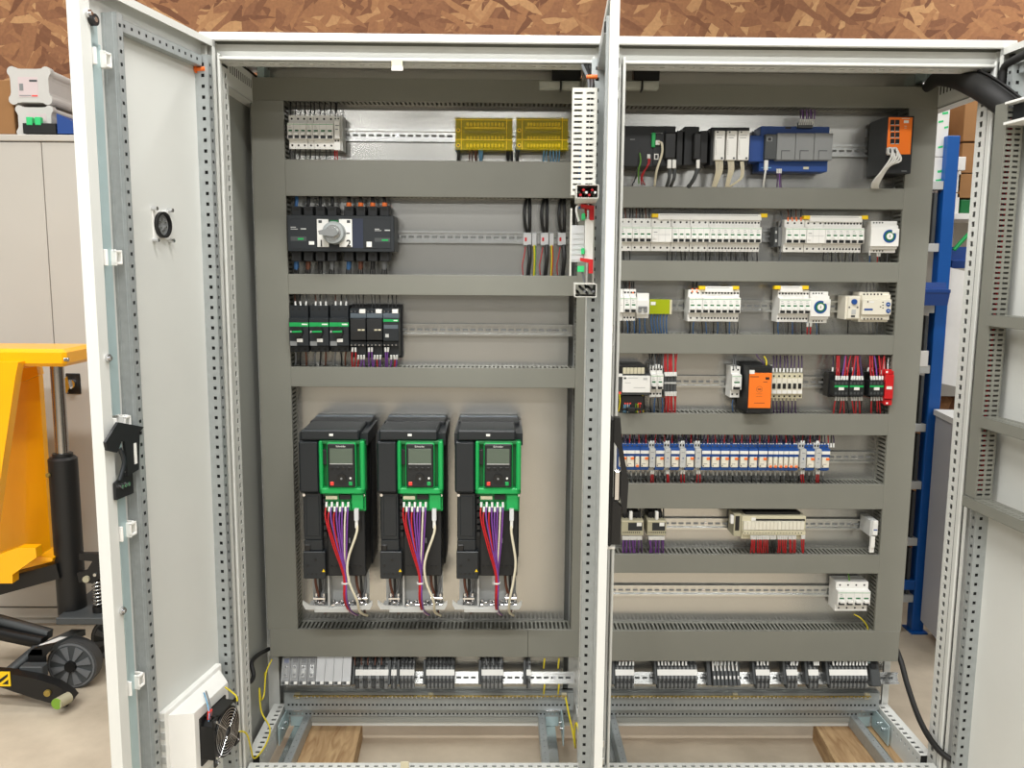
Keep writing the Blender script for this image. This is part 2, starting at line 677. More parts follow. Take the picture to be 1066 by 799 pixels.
# depth rails at the top (inside ends)
for xin, s in ((-XR, 1), (-XM, -1), (XM, 1), (XR, -1)):
    p = cab.mb()
    xo = xin - s * 0.036
    p.box(min(xin - s * 0.002, xo), max(xin - s * 0.002, xo), 0.052, 0.345, ZH - 0.062, ZH + 0.02, 'hollow_shade')
    if s > 0:
        p.perf((xin, 0.052, ZH - 0.064), (0, 1, 0), (0, 0, 1), 0.29, 0.075, 0.018, 0.007, 0.022, 0.036, 'paint')
    else:
        p.perf((xin, 0.342, ZH - 0.064), (0, -1, 0), (0, 0, 1), 0.29, 0.075, 0.018, 0.007, 0.022, 0.036, 'paint')
    p.box(min(xin, xo), max(xin, xo), 0.052, 0.345, ZH - 0.0655, ZH - 0.062, 'paint')
    cab.part('depth_rail', p)
# rear head rail
p = cab.mb()
for x0, x1 in ((-0.95, -0.046), (0.046, 0.95)):
    p.box(x0, x1, 0.35, 0.396, ZH - 0.06, ZH + 0.02, 'paint')
cab.part('rear_head_rail', p)
# roof
p = cab.mb()
p.box(-0.998, 0.998, -0.026, 0.4, ZT - 0.0025, ZT, 'paint')
p.box(-0.998, 0.998, -0.03, -0.022, ZT - 0.02, ZT, 'paint', 0.002)
p.box(-0.998, 0.998, 0.014, 0.018, ZT - 0.034, ZT - 0.0025, 'pvc')
p.box(-0.998, -0.994, -0.018, 0.4, ZT - 0.04, ZT - 0.0025, 'paint')
p.box(0.994, 0.998, -0.018, 0.4, ZT - 0.04, ZT - 0.0025, 'paint')
cab.part('roof_panel', p)
# left side panel and rear panels behind the plates
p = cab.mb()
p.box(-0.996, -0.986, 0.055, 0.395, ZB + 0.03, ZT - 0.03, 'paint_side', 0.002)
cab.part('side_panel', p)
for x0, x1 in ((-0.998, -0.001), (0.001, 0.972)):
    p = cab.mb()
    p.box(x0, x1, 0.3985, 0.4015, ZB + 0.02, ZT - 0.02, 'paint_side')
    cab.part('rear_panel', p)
# mounting plates
for x0, x1 in ((-0.93, -0.062), (0.062, 0.945)):
    p = cab.mb()
    p.box(x0, x1, YP, YP + 0.003, UZ(450, 728, YP), UZ(450, 70, YP), 'galv', 0.001)
    cab.part('mounting_plate', p)
# bottom front rail, side rails
ZR = 0.145
p = cab.mb()
p.box(-0.998, 0.998, -0.012, 0.008, ZB, ZR - 0.012, 'paint')
p.box(-0.95, 0.95, -0.013, 0.009, ZR - 0.012, ZR - 0.003, 'hollow_shade')
p.perf((-0.95, -0.014, ZR), (1, 0, 0), (0, 1, 0), 1.9, 0.024, 0.025, 0.012, 0.009, 0.005, 'paint', depth=0.003)
p.box(-0.95, 0.95, -0.0145, -0.0132, ZB, ZR - 0.0002, 'paint')
p.box(-0.95, 0.95, 0.0092, 0.0102, ZB, ZR - 0.0002, 'paint')
cab.part('bottom_front_rail', p)
for xin, s in ((-0.935, 1), (-0.022, -1), (0.022, 1), (0.935, -1)):
    p = cab.mb()
    w = 0.036 if abs(xin) > 0.5 else 0.02
    xo = xin - s * w
    p.box(min(xin - s * 0.003, xo), max(xin - s * 0.003, xo), 0.055, 0.335, ZB, ZR - 0.006, 'hollow_shade')
    lo = min(xin, xo)
    p.perf((lo + w, 0.05, ZR - 0.003), (0, 1, 0), (-1, 0, 0), 0.29, w, 0.025, 0.012, 0.014, 0.004 if s > 0 else w - 0.018, 'paint', depth=0.003)
    if s > 0:
        p.perf((xin, 0.05, ZR - 0.043), (0, 1, 0), (0, 0, 1), 0.29, 0.04, 0.025, 0.007, 0.011, 0.014, 'paint', depth=0.003)
    else:
        p.perf((xin, 0.34, ZR - 0.043), (0, -1, 0), (0, 0, 1), 0.29, 0.04, 0.025, 0.007, 0.011, 0.014, 'paint', depth=0.003)
    p.box(lo, lo + w, 0.05, 0.34, ZB, ZR - 0.043, 'paint')
    cab.part('bottom_side_rail', p)
# rear bottom: perforated carrier plates, rear rail
zr0, zr1, zr2 = UZ(450, 751, 0.34), UZ(450, 744.5, 0.34), UZ(450, 718, 0.33)
for x0, x1 in ((-0.932, -0.03), (0.03, 0.932)):
    p = cab.mb()
    p.box(x0, x1, 0.345, 0.398, ZB, zr1, 'paint')
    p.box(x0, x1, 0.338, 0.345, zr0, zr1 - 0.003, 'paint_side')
    cab.part('bottom_rear_rail', p)
    p = cab.mb()
    zc = zr1
    p.box(x0, x1, 0.336, 0.344, zc, zr2, 'hollow_shade')
    p.perf((x0, 0.334, zc), (1, 0, 0), (0, 0, 1), x1 - x0, 0.03, 0.0125, 0.006, 0.006, 0.006, 'zinc_dull', depth=0.001)
    p.box(x0, x1, 0.318, 0.335, zc + 0.03, zc + 0.032, 'zinc_dull')
    p.perf((x0, 0.316, zc + 0.032), (1, 0, 0), (0, 0, 1), x1 - x0, zr2 - zc - 0.032, 0.0125, 0.006, 0.006, 0.014, 'zinc_dull')
    p.box(x0, x1, 0.316, 0.334, zr2 - 0.001, zr2, 'zinc_dull')
    cab.part('cable_clamp_rail', p)
# galvanised floor channels with angle brackets
for xc, s in ((-0.888, 1), (-0.105, -1), (0.072, 1), (0.885, -1)):
    p = cab.mb()
    p.box(xc - 0.02, xc + 0.02, 0.03, 0.36, ZB, ZB + 0.004, 'zinc')
    p.box(xc + s * 0.012, xc + s * 0.034, 0.03, 0.36, ZB, ZB + 0.042, 'zinc_dull', 0.002)
    for k in range(9):
        p.cyl((xc + s * 0.023, 0.06 + k * 0.032, ZB + 0.042), (xc + s * 0.023, 0.06 + k * 0.032, ZB + 0.0424), 0.0022, 'mid_grey', 6)
    cab.part('floor_channel', p)
    p = cab.mb()
    p.box(xc - s * 0.03, xc + s * 0.012, 0.335, 0.339, ZB + 0.005, ZB + 0.07, 'blue_zinc')
    p.box(xc - s * 0.04, xc - s * 0.036, 0.22, 0.336, ZB + 0.005, ZB + 0.07, 'blue_zinc', 0.001)
    p.box(xc - s * 0.036, xc + s * 0.012, 0.31, 0.338, ZB + 0.068, ZB + 0.071, 'chrome')
    for yy in (0.25, 0.285):
        p.cyl((xc - s * 0.036, yy, ZB + 0.045), (xc - s * 0.028, yy, ZB + 0.045), 0.006, 'chrome', 6)
    cab.part('corner_bracket', p)
# hinges on the uprights
def hinge(x, s, v):
    z = UZ(634, v, 0)
    p = cab.mb()
    for dz in (-0.026, 0.026):
        p.cyl((x, -0.014, z + dz - 0.011), (x, -0.014, z + dz + 0.011), 0.0075, 'zinc', 12)
        p.box(x - s * 0.002, x + s * 0.014, -0.016, 0.004, z + dz - 0.010, z + dz + 0.010, 'zinc', 0.001)
    p.cyl((x, -0.014, z - 0.014), (x, -0.014, z + 0.014), 0.0088, 'white', 12)
    p.box(x - s * 0.014, x, -0.024, -0.008, z - 0.014, z + 0.014, 'white', 0.001)
    cab.part('hinge', p)


for v in (78, 352, 552, 770):
    hinge(-0.985, 1, v)
    hinge(0.985, -1, v)
for v in (88, 352, 780):
    hinge(0.012, 1, v)

# ------------------------------------------------------------------ doors
DW = 0.495
DZ0, DZ1 = ZB + 0.02, ZT - 0.02


class Door:
    """local frame when closed: x from the hinge along the door (mirrored for sx=-1), y = 0 inner skin, +y into the cabinet"""

    def __init__(self, hx, hy, ang, sx, label, fd_=0.024):
        self.sx = sx
        self.h = Vector((hx, hy, 0))
        self.ang = math.radians(ang)
        m = MB()
        fd = fd_
        X = lambda a, b: (min(sx * a, sx * b), max(sx * a, sx * b))
        a, b = X(0.0, DW)
        m.box(a, b, -0.0025, 0.0, DZ0, DZ1, 'paint')
        for (c, d) in ((0.0, 0.003), (DW - 0.003, DW)):
            c, d = X(c, d)
            m.box(c, d, 0.0, fd, DZ0, DZ1, 'paint')
        for z in (DZ0, DZ1 - 0.003):
            m.box(a, b, 0.0, fd, z, z + 0.003, 'paint')
        # folded-back lips
        for (c, d) in ((0.003, 0.012), (DW - 0.03, DW - 0.003)):
            c, d = X(c, d)
            m.box(c, d, fd - 0.0025, fd, DZ0, DZ1, 'paint')
        m.box(a, b, fd - 0.0025, fd, DZ1 - 0.016, DZ1 - 0.003, 'paint')
        m.box(a, b, fd - 0.0025, fd, DZ0 + 0.003, DZ0 + 0.016, 'paint')
        self.ob = link('door', m.mesh('door'), cab.e)
        self.ob['label'] = label
        rz = -self.ang if sx > 0 else self.ang
        self.ob.rotation_euler = (0, 0, rz)
        self.ob.location = self.h - cab.loc
        self.rz = rz

    def sub(self, name, m, label=None):
        o = link(name, m.mesh(name) if isinstance(m, MB) else m, self.ob)
        if label:
            o['label'] = label
        return o

    def bx(self, m, x0, x1, y0, y1, z0, z1, mt, c=0.0):
        m.box(self.sx * x0, self.sx * x1, y0, y1, z0, z1, mt, c)

    def hit(self, u, v, y=0.0):
        """local (x, z) of the pixel on the door's plane at local depth y"""
        cs, sn = math.cos(self.rz), math.sin(self.rz)
        nrm = Vector((-sn, cs, 0))
        p0 = self.h + nrm * y
        w = ray(u, v)
        t = (p0 - CAM).dot(nrm) / w.dot(nrm)
        q = CAM + w * t - self.h
        return self.sx * (q.x * cs + q.y * sn), q.z

    def world(self, x, y, z):
        cs, sn = math.cos(self.rz), math.sin(self.rz)
        x *= self.sx
        return Vector((self.h.x + x * cs - y * sn, self.h.y + x * sn + y * cs, z))


dl = Door(-0.984, -0.022, 101.0, 1, 'narrow left door opened to the left, inside face seen')
dm = Door(-0.012, -0.022, 86.2, -1, 'middle door opened towards the viewer and seen almost edge on', 0.015)
dr = Door(0.984, -0.022, 94.0, -1, 'right door opened to the right, inside fitted with ducts')


def tube_frame(D, xs, zs, top=True):
    hw, hd = 0.010, 0.034
    for i, x in enumerate(xs):
        m = MB()
        hd = 0.018 if (D is dm and i) else 0.034
        L = DZ1 - DZ0 - 0.09
        zb = DZ0 + 0.045
        D.bx(m, x - hw + 0.004, x + hw - 0.005, 0.001, hd - 0.005, zb, zb + L, 'hollow_shade')
        D.bx(m, x - hw, x - hw + 0.0012, 0.0, hd, zb, zb + L, 'zinc_dull')
        a = min(D.sx * (x - hw), D.sx * (x + hw))
        m.perf((a, hd, zb), (0, 0, 1), (1, 0, 0), L, 2 * hw, 0.025, 0.007, 0.007, hw - 0.0035, 'zinc_dull')
        # flank that looks away from the hinge
        xf = D.sx * (x + hw)
        if i == 0:
            if D.sx > 0:
                m.perf((xf, hd, zb), (0, 0, 1), (0, -1, 0), L, hd, 0.025, 0.008, 0.008, 0.010, 'zinc_dull')
            else:
                m.perf((xf, 0.0, zb), (0, 0, 1), (0, 1, 0), L, hd, 0.025, 0.008, 0.008, 0.016, 'zinc_dull')
        else:
            D.bx(m, x + hw - 0.0012, x + hw, 0.0, hd, zb, zb + L, 'zinc_dull')
            D.bx(m, x + hw, x + hw + 0.0014, 0.004, 0.007, zb, zb + L, 'zinc_dull')
            D.bx(m, x + hw, x + hw + 0.0014, hd - 0.012, hd - 0.008, zb, zb + L, 'zinc_dull')
        D.sub('door_stiffener', m)
    for z in zs:
        m = MB()
        x0, x1 = xs[0] + 0.014, xs[-1] - 0.014
        D.bx(m, x0, x1, 0.001, 0.019, z - 0.011, z + 0.011, 'hollow_shade')
        D.bx(m, x0, x1, 0.0, 0.021, z + 0.011, z + 0.0122, 'zinc_dull')
        D.bx(m, x0, x1, 0.0, 0.021, z - 0.0122, z - 0.011, 'zinc_dull')
        a = min(D.sx * x0, D.sx * x1)
        m.perf((a + abs(x1 - x0), 0.021, z - 0.012), (-1, 0, 0), (0, 0, 1), abs(x1 - x0), 0.024, 0.025, 0.0065, 0.0065, 0.009, 'zinc_dull')
        D.sub('door_stiffener', m)

# ================================================================== wiring ducts
def duct(label, u0, v0, u1, v1, vert=False, joint=None, pitch=0.0125, group='grey wiring ducts on the mounting plates', y0=YD, yb=YP):
    """slotted trunking from its cover's outline in the photo"""
    um, vm = (u0 + u1) / 2, (v0 + v1) / 2
    if vert:
        x0, x1 = UX(u0, vm, y0), UX(u1, vm, y0)
        z0, z1 = UZ(um, v1, y0), UZ(um, v0, y0)
    else:
        x0, x1 = UX(u0, vm, y0), UX(u1, vm, y0)
        z0, z1 = UZ(um, v1, y0), UZ(um, v0, y0)
    return duct_w(label, x0, x1, z0, z1, vert, joint, pitch, group, y0, yb)


def duct_w(label, x0, x1, z0, z1, vert, joint=None, pitch=0.0125, group=None, y0=YD, yb=YP):
    t = Thing('wiring_duct', label, 'duct', ((x0 + x1) / 2, yb, (z0 + z1) / 2), group)
    D = yb - y0
    b = t.mb()
    b.box(x0 + 0.001, x1 - 0.001, yb - 0.002, yb - 0.0003, z0 + 0.001, z1 - 0.001, 'pvc')
    t.part('base', b)
    hw = D * 0.68
    if vert:
        L = z1 - z0
        for xs, s in ((x0 + 0.0012, -1), (x1 - 0.0012, 1)):
            w = t.mb()
            if s > 0:
                w.perf((xs, yb - 0.001, z0), (0, 0, 1), (0, -1, 0), L, D - 0.004, pitch, pitch * 0.5, hw, D * 0.86 - hw, 'pvc', depth=0.0014)
            else:
                w.perf((xs, y0 + 0.003, z0), (0, 0, 1), (0, 1, 0), L, D - 0.004, pitch, pitch * 0.5, hw, D * 0.09, 'pvc', depth=0.0014)
            t.part('slotted_wall', w)
    else:
        L = x1 - x0
        for zs, s in ((z0 + 0.0012, -1), (z1 - 0.0012, 1)):
            w = t.mb()
            if s > 0:
                w.perf((x0, y0 + 0.003, zs), (1, 0, 0), (0, 1, 0), L, D - 0.004, pitch, pitch * 0.5, hw, D * 0.09, 'pvc', depth=0.0014)
            else:
                w.perf((x0, yb - 0.001, zs), (1, 0, 0), (0, -1, 0), L, D - 0.004, pitch, pitch * 0.5, hw, D * 0.86 - hw, 'pvc', depth=0.0014)
            t.part('slotted_wall', w)
    cuts = [x0] + ([joint] if joint else []) + [x1]
    for a, b_ in zip(cuts, cuts[1:]):
        c = t.mb()
        c.box(a + (0.0004 if a != x0 else 0), b_ - (0.0004 if b_ != x1 else 0), y0, y0 + 0.0022, z0, z1, 'pvc', 0.001)
        if vert:
            c.box(a, a + 0.0018, y0 + 0.001, y0 + 0.010, z0, z1, 'pvc')
            c.box(b_ - 0.0018, b_, y0 + 0.001, y0 + 0.010, z0, z1, 'pvc')
        else:
            c.box(a, b_, y0 + 0.001, y0 + 0.010, z0, z0 + 0.0018, 'pvc')
            c.box(a, b_, y0 + 0.001, y0 + 0.010, z1 - 0.0018, z1, 'pvc')
        t.part('cover', c)
    return t


XL0, XL1 = UX(269.5, 380, YD), UX(302.5, 380, YD)      # left upright duct of the left bay
XQ0, XQ1 = UX(597, 500, YD), UX(619, 500, YD)          # right upright duct of the left bay
XE0, XE1 = UX(928.5, 385, YD), UX(957.5, 385, YD)      # upright duct of the right bay
XS0 = UX(630, 385, YD)


def zz(v, u=640, Y=YD):
    return UZ(u, v, Y)


G = 'grey wiring ducts on the mounting plates'
zt0, zt1 = zz(106, 450), zz(82, 450)
zb0, zb1 = zz(683.5, 450), zz(655, 450)
duct_w('grey duct across the top of the left bay above the yellow blocks', XL0, XQ1, zt0, zt1, False, group=G)
duct_w('tall upright grey duct along the left edge of the left bay', XL0, XL1, zb1, zt0, True, group=G)
duct_w('upright grey duct at the right edge of the left bay behind the middle door', XQ0, XQ1, zb1, zt0, True, group=G)
duct_w('grey duct directly below the two yellow blocks', XL1, XQ0, zz(205, 450), zz(167, 450), False, group=G)
duct_w('grey duct directly below the changeover switch with the big knob', XL1, XQ0, zz(307, 450), zz(286, 450), False, group=G)
duct_w('grey duct between the green motor breakers and the three drives', XL1, XQ0, zz(403, 450), zz(382.5, 450), False, group=G)
duct_w('wide grey duct below the three drives with a joint in its cover', UX(281, 670, YD), XQ1, zb0, zb1, False, joint=UX(549.5, 670, YD), group=G)
duct_w('dark shaded grey duct across the top of the right bay', XS0, UX(981, 100, YD), zz(111, 800), zz(88.5, 800), False, group=G)
duct_w('tall upright grey duct along the right edge of the right bay', XE0, XE1, zz(656.5, 800), zz(111, 800), True, group=G)
duct_w('grey duct directly below the controller modules and orange switch', XS0, XE0, zz(217, 800), zz(195, 800), False, group=G)
duct_w('grey duct directly below the longest white breaker row', XS0, XE0, zz(293, 800), zz(272, 800), False, group=G)
duct_w('grey duct between the timers above and the orange power supply', XS0, XE0, zz(368.5, 800), zz(348, 800), False, group=G)
duct_w('grey duct between the orange power supply and the blue relays', XS0, XE0, zz(452.5, 800), zz(430.5, 800), False, group=G)
duct_w('grey duct directly below the row of blue relays', XS0, XE0, zz(529.5, 800), zz(503.5, 800), False, group=G)
duct_w('grey duct below the beige modules with purple and red wires', XS0, XE0, zz(596.5, 800), zz(577, 800), False, group=G)
duct_w('wide grey bottom duct of the right bay above the terminal strips', XS0, UX(936, 672, YD), zz(688, 800), zz(656.5, 800), False, group=G)


# ------------------------------------------------------------------ mounting rails
RAILS = []


def din_rail(label, x0, x1, z, yb=YP, group='slotted steel mounting rails', back='mid_grey'):
    t = Thing('mounting_rail', label, 'rail', ((x0 + x1) / 2, yb, z), group)
    m = t.mb()
    y = yb - 0.012
    for s in (-1, 1):
        m.box(x0, x1, y, y + 0.0013, z + s * 0.0175, z + s * 0.0125, 'zinc')
        m.box(x0, x1, y, yb - 0.003, z + s * 0.0125, z + s * 0.0112, 'zinc')
    m.box(x0, x1, yb - 0.0022, yb - 0.0004, z - 0.0125, z + 0.0125, back)
    m.perf((x0, yb - 0.004, z - 0.0125), (1, 0, 0), (0, 0, 1), x1 - x0, 0.025, 0.0225, 0.015, 0.0062, 0.0094, 'zinc', depth=0.0015)
    t.part('rail', m)
    for k in range(2):
        sx = x0 + (x1 - x0) * (0.37 if k == 0 else 0.93)
        sc = t.mb()
        sc.cyl((sx, yb - 0.004, z), (sx, yb - 0.0072, z), 0.0055, 'chrome', 10)
        sc.box(sx - 0.004, sx + 0.004, yb - 0.0074, yb - 0.0071, z - 0.0006, z + 0.0006, 'hollow_shade')
        t.part('screw', sc)
    RAILS.append(t.e)
    return z


YRF = YP - 0.012
zl1 = din_rail('steel rail carrying the yellow blocks in the left bay', XL1 + 0.004, XQ0 - 0.004, UZ(450, 141, YRF))
zl2 = din_rail('steel rail behind the changeover switch and the cable clamps', XL1 + 0.004, XQ0 - 0.004, UZ(450, 246.5, YRF))
zl3 = din_rail('steel rail carrying the green motor breakers', XL1 + 0.004, XQ0 - 0.004, UZ(450, 343, YRF))
XS1 = XE0 - 0.004
XS0r = 0.07
zr1_ = din_rail('steel rail carrying the controller modules and orange switch', XS0r, XS1, UZ(800, 156, YRF))
zr2_ = din_rail('steel rail carrying the longest white breaker row', XS0r, XS1, UZ(800, 245.5, YRF))
zr3_ = din_rail('steel rail carrying the breaker groups above the orange power supply', XS0r, XS1, UZ(800, 318.5, YRF))
zr4_ = din_rail('steel rail carrying the orange power supply', XS0r, XS1, UZ(800, 397.5, YRF))
zr5_ = din_rail('steel rail carrying the blue relays', XS0r, XS1, UZ(800, 475.5, YRF))
zr6_ = din_rail('steel rail carrying the beige modules', XS0r, XS1, UZ(800, 545.5, YRF))
zr7_ = din_rail('nearly empty steel rail with one breaker at its right end', XS0r, XS1, UZ(800, 615, YRF))
YTB = 0.30
zbt = UZ(450, 704.5, YTB - 0.012)
din_rail('bright steel rail of the left terminal strips at the bottom', -0.925, -0.03, zbt, YTB, back='dark_grey')
zbt2 = UZ(800, 705, YTB - 0.012)
din_rail('bright steel rail of the right terminal strips at the bottom', 0.03, UX(934, 704, YTB), zbt2, YTB, back='dark_grey')
BOTTOM_RAILS = RAILS[-2:]

# ================================================================== what the doors carry
tube_frame(dl, (0.045, 0.388), (1.985,))
tube_frame(dm, (0.05, 0.40), (1.985,))
tube_frame(dr, (0.058, 0.40), (1.985,))

# gaskets
for D in (dl, dm, dr):
    m = MB()
    for x in (0.016, DW - 0.024):
        D.bx(m, x, x + 0.008, 0.0, 0.012, DZ0 + 0.016, DZ1 - 0.016, 'rubber' if D is dr else 'pvc_light')
    D.sub('gasket', m)


# latch rods of the left door
m = MB()
for z0, z1 in ((1.20, 1.93), (0.12, 1.06)):
    m.box(0.430, 0.456, 0.016, 0.019, z0, z1, 'blue_zinc', 0.001)
dl.sub('latch_rod', m)
m = MB()
m.box(0.437, 0.462, 0.016, 0.019, 1.92, 1.965, 'blue_zinc', 0.001)
m.cyl((0.462, 0.012, 1.968), (0.462, 0.034, 1.968), 0.011, 'black', 16)
m.cyl((0.462, 0.034, 1.968), (0.462, 0.0352, 1.968), 0.005, 'zinc', 10)
dl.sub('roller', m, 'black roller at the top of the latch rod')
for u, v in ((101, 60), (115, 268), (125, 441), (131, 552), (138, 712)):
    x, z = dl.hit(u, v, 0.02)
    m = MB()
    m.box(0.414, 0.462, 0.0, 0.006, z - 0.016, z + 0.016, 'white', 0.001)
    for xx in (0.430, 0.458):
        m.box(xx, xx + 0.004, 0.0, 0.03, z - 0.016, z + 0.016, 'white', 0.001)
    for dz in (-0.014, 0.01):
        m.box(0.412, 0.434, 0.024, 0.03, z + dz, z + dz + 0.005, 'white', 0.001)
    m.box(0.412, 0.416, 0.0, 0.03, z - 0.014, z + 0.015, 'white', 0.001)
    dl.sub('rod_guide', m)
# hook latch
zc = dl.hit(130, 462, 0.05)[1]
m = MB()
prof = [(0.385, 0.02), (0.47, 0.045), (0.512, 0.012), (0.508, -0.005), (0.478, -0.016), (0.462, 0.004), (0.452, 0.002), (0.447, -0.072), (0.41, -0.066), (0.40, 0.012)]
m.prism([(a, zc + b) for a, b in prof], 1, 0.034, 0.040, 'anthracite')
m.box(0.415, 0.424, 0.033, 0.0408, zc - 0.052, zc - 0.008, 'white')
dl.sub('hook_latch', m, 'dark hooked latch plate')
m = MB()
m.prism([(0.42, zc - 0.115), (0.478, zc - 0.115), (0.478, zc - 0.08), (0.42, zc - 0.062)], 1, 0.026, 0.032, 'anthracite')
for k in range(3):
    m.cyl((0.45 + k * 0.011 - 0.008, 0.026, zc - 0.09), (0.45 + k * 0.011 - 0.008, 0.038, zc - 0.09), 0.0045, 'chrome', 8)
m.cyl((0.465, 0.02, zc - 0.005), (0.465, 0.036, zc - 0.005), 0.009, 'blue_zinc', 8)
m.tube([(0.465, 0.036, zc - 0.01), (0.458, 0.04, zc - 0.04), (0.47, 0.036, zc - 0.075)], 0.005, 'slate', 6)
dl.sub('latch_lever', m)
# threaded studs with nuts
for u, v in ((85, 15), (107, 372), (123, 633)):
    z = dl.hit(u, v, 0.01)[1]
    m = MB()
    m.cyl((0.471, 0.0, z), (0.471, 0.034, z), 0.004, 'chrome', 8)
    m.cyl((0.471, 0.022, z), (0.471, 0.03, z), 0.0085, 'chrome', 6)
    dl.sub('stud', m)
# orange plug
x, z = dl.hit(203, 72, 0.0)
m = MB()
m.cyl((x, 0, z), (x, 0.026, z), 0.0055, 'orange_dot', 10)
m.cyl((x, 0.002, z), (x, 0.006, z), 0.010, 'orange_dot', 10)
dl.sub('plug', m, 'orange plug')
# round socket on the left door
x, z = dl.hit(167, 234, 0.0)
m = MB()
m.box(x - 0.032, x + 0.032, 0.0, 0.003, z - 0.032, z + 0.032, 'white', 0.001)
m.ring((x, 0.003, z), (0, 1, 0), 0.024, 0.029, 0.008, 'black', 28)
m.cyl((x, 0.001, z), (x, 0.004, z), 0.024, 'mid_grey', 24)
for k in range(6):
    t = k * pi / 3 + 0.4
    m.cyl((x + 0.012 * math.cos(t), 0.004, z + 0.012 * math.sin(t)), (x + 0.012 * math.cos(t), 0.008, z + 0.012 * math.sin(t)), 0.003, 'zinc', 6)
for a in (-1, 1):
    for b in (-1, 1):
        m.cyl((x + a * 0.03, 0.0, z + b * 0.034), (x + a * 0.03, 0.014, z + b * 0.034), 0.0045, 'chrome', 8)
dl.sub('panel_socket', m, 'round black socket screwed through the door')

# handle on the outside of the middle door
zh0, zh1 = UZ(640, 565, -0.47), UZ(640, 433, -0.47)
m = MB()
D = dm
D.bx(m, DW - 0.055, DW - 0.02, -0.012, -0.0025, zh0, zh1, 'black', 0.004)
pr = [(-0.012, zh0 + 0.004), (-0.030, zh0 + 0.004), (-0.031, zh0 + 0.085), (-0.012, zh0 + 0.10)]
m.prism(pr, 0, D.sx * (DW - 0.05), D.sx * (DW - 0.025), 'black')
pr = [(-0.012, zh1), (-0.024, zh1), (-0.030, zh1 - 0.06), (-0.044, zh1 - 0.13), (-0.042, zh0 + 0.075), (-0.034, zh0 + 0.07), (-0.029, zh0 + 0.1),
      (-0.029, zh1 - 0.11), (-0.022, zh1 - 0.065), (-0.012, zh1 - 0.05)]
m.prism(pr, 0, D.sx * (DW - 0.05), D.sx * (DW - 0.025), 'black')
D.sub('handle', m, 'long black lever handle')
m = MB()
D.bx(m, DW - 0.045, DW - 0.03, -0.028, -0.014, zh0 + 0.095, zh0 + 0.16, 'chrome', 0.003)
D.sub('lock_barrel', m)
m = MB()
m.cyl((D.sx * (DW - 0.037), -0.004, zh0 - 0.004), (D.sx * (DW - 0.037), -0.02, zh0 - 0.004), 0.006, 'white', 10)
D.sub('handle_bolt', m)
# orange plug and loose cable ties of the middle door
m = MB()
z = UZ(625, 78, -0.1)
m.cyl((D.sx * 0.06, 0.02, z), (D.sx * 0.06, 0.046, z), 0.005, 'orange_dot', 10)
D.sub('plug', m, 'orange plug')
m = MB()
for v in (87, 352):
    z = UZ(617, v, -0.05)
    m.cyl((D.sx * 0.022, 0.01, z), (D.sx * 0.022, 0.03, z), 0.006, 'chrome', 8)
D.sub('hinge_bolt', m)


# ---- ducts on the doors (things of their own, standing in the door's frame)
def door_thing(D, name, label, cat, x, y, z, group=None):
    t = Thing(name, label, cat, D.world(x, y, z), group, rotz=D.rz)
    t.D = D
    t.org = Vector((D.sx * x, y, z))
    return t


def door_mb(t):
    return MB(t.org)


def door_duct(D, label, x0, x1, z0, z1, dp, vert, mt='pvc', group=None, pitch=0.0125, slot=0.4):
    """x0..x1 along the door from the hinge; dp = how far it stands off the door"""
    t = door_thing(D, 'wiring_duct', label, 'duct', (x0 + x1) / 2, 0.0, (z0 + z1) / 2, group)
    a, b = sorted((D.sx * x0, D.sx * x1))
    m = door_mb(t)
    m.box(a, b, 0.0225, 0.0245, z0, z1, mt)
    t.part('base', m)
    m = door_mb(t)
    m.box(a, b, dp - 0.002, dp, z0, z1, mt, 0.0008)
    t.part('cover', m)
    W = dp - 0.0235
    if vert:
        for xs, s in ((a, -1), (b, 1)):
            m = door_mb(t)
            if s < 0:
                h = W / 2
                m.perf((xs, 0.0235, z0), (0, 0, 1), (0, 1, 0), z1 - z0, h, pitch, pitch * slot, h * 0.62, h * 0.22, mt, depth=0.0012)
                m.perf((xs, 0.0235 + h, z0), (0, 0, 1), (0, 1, 0), z1 - z0, h, pitch, pitch * slot, h * 0.68, h * 0.16, mt, depth=0.0012)
            else:
                h = W / 2
                m.perf((xs, 0.0235 + h, z0), (0, 0, 1), (0, -1, 0), z1 - z0, h, pitch, pitch * slot, h * 0.62, h * 0.2, mt, depth=0.0012)
                m.perf((xs, 0.0235 + W, z0), (0, 0, 1), (0, -1, 0), z1 - z0, h, pitch, pitch * slot, h * 0.68, h * 0.16, mt, depth=0.0012)
            t.part('slotted_wall', m)
    else:
        for zs, s in ((z0, -1), (z1, 1)):
            m = door_mb(t)
            h = W / 2
            for k in range(2):
                if s > 0:
                    m.perf((a, 0.0235 + k * h, zs), (1, 0, 0), (0, 1, 0), b - a, h, pitch, pitch * slot, h * 0.6, h * 0.2, mt, depth=0.0012)
                else:
                    m.perf((b, 0.0235 + k * h, zs), (-1, 0, 0), (0, 1, 0), b - a, h, pitch, pitch * slot, h * 0.6, h * 0.2, mt, depth=0.0012)
            t.part('slotted_wall', m)
    return t


# right door
zA, zB_, zC = 1.40, 1.150, 0.940
GR = 'grey wiring ducts on the right door'
door_duct(dr, 'upright grey slotted duct on the right door from the hose down', 0.062, 0.106, zC, 1.90, 0.066, True, group=GR)
for z, lb in ((zA, 'upper grey shelf-like duct on the right door'), (zB_, 'middle grey shelf-like duct on the right door'), (zC, 'lowest grey shelf-like duct on the right door')):
    x0 = 0.1065 if z != zC else 0.062
    zz1 = z if z != zC else zC - 0.0005
    door_duct(dr, lb, x0, 0.47, zz1 - 0.027, zz1, 0.072, False, group=GR, slot=0.34)
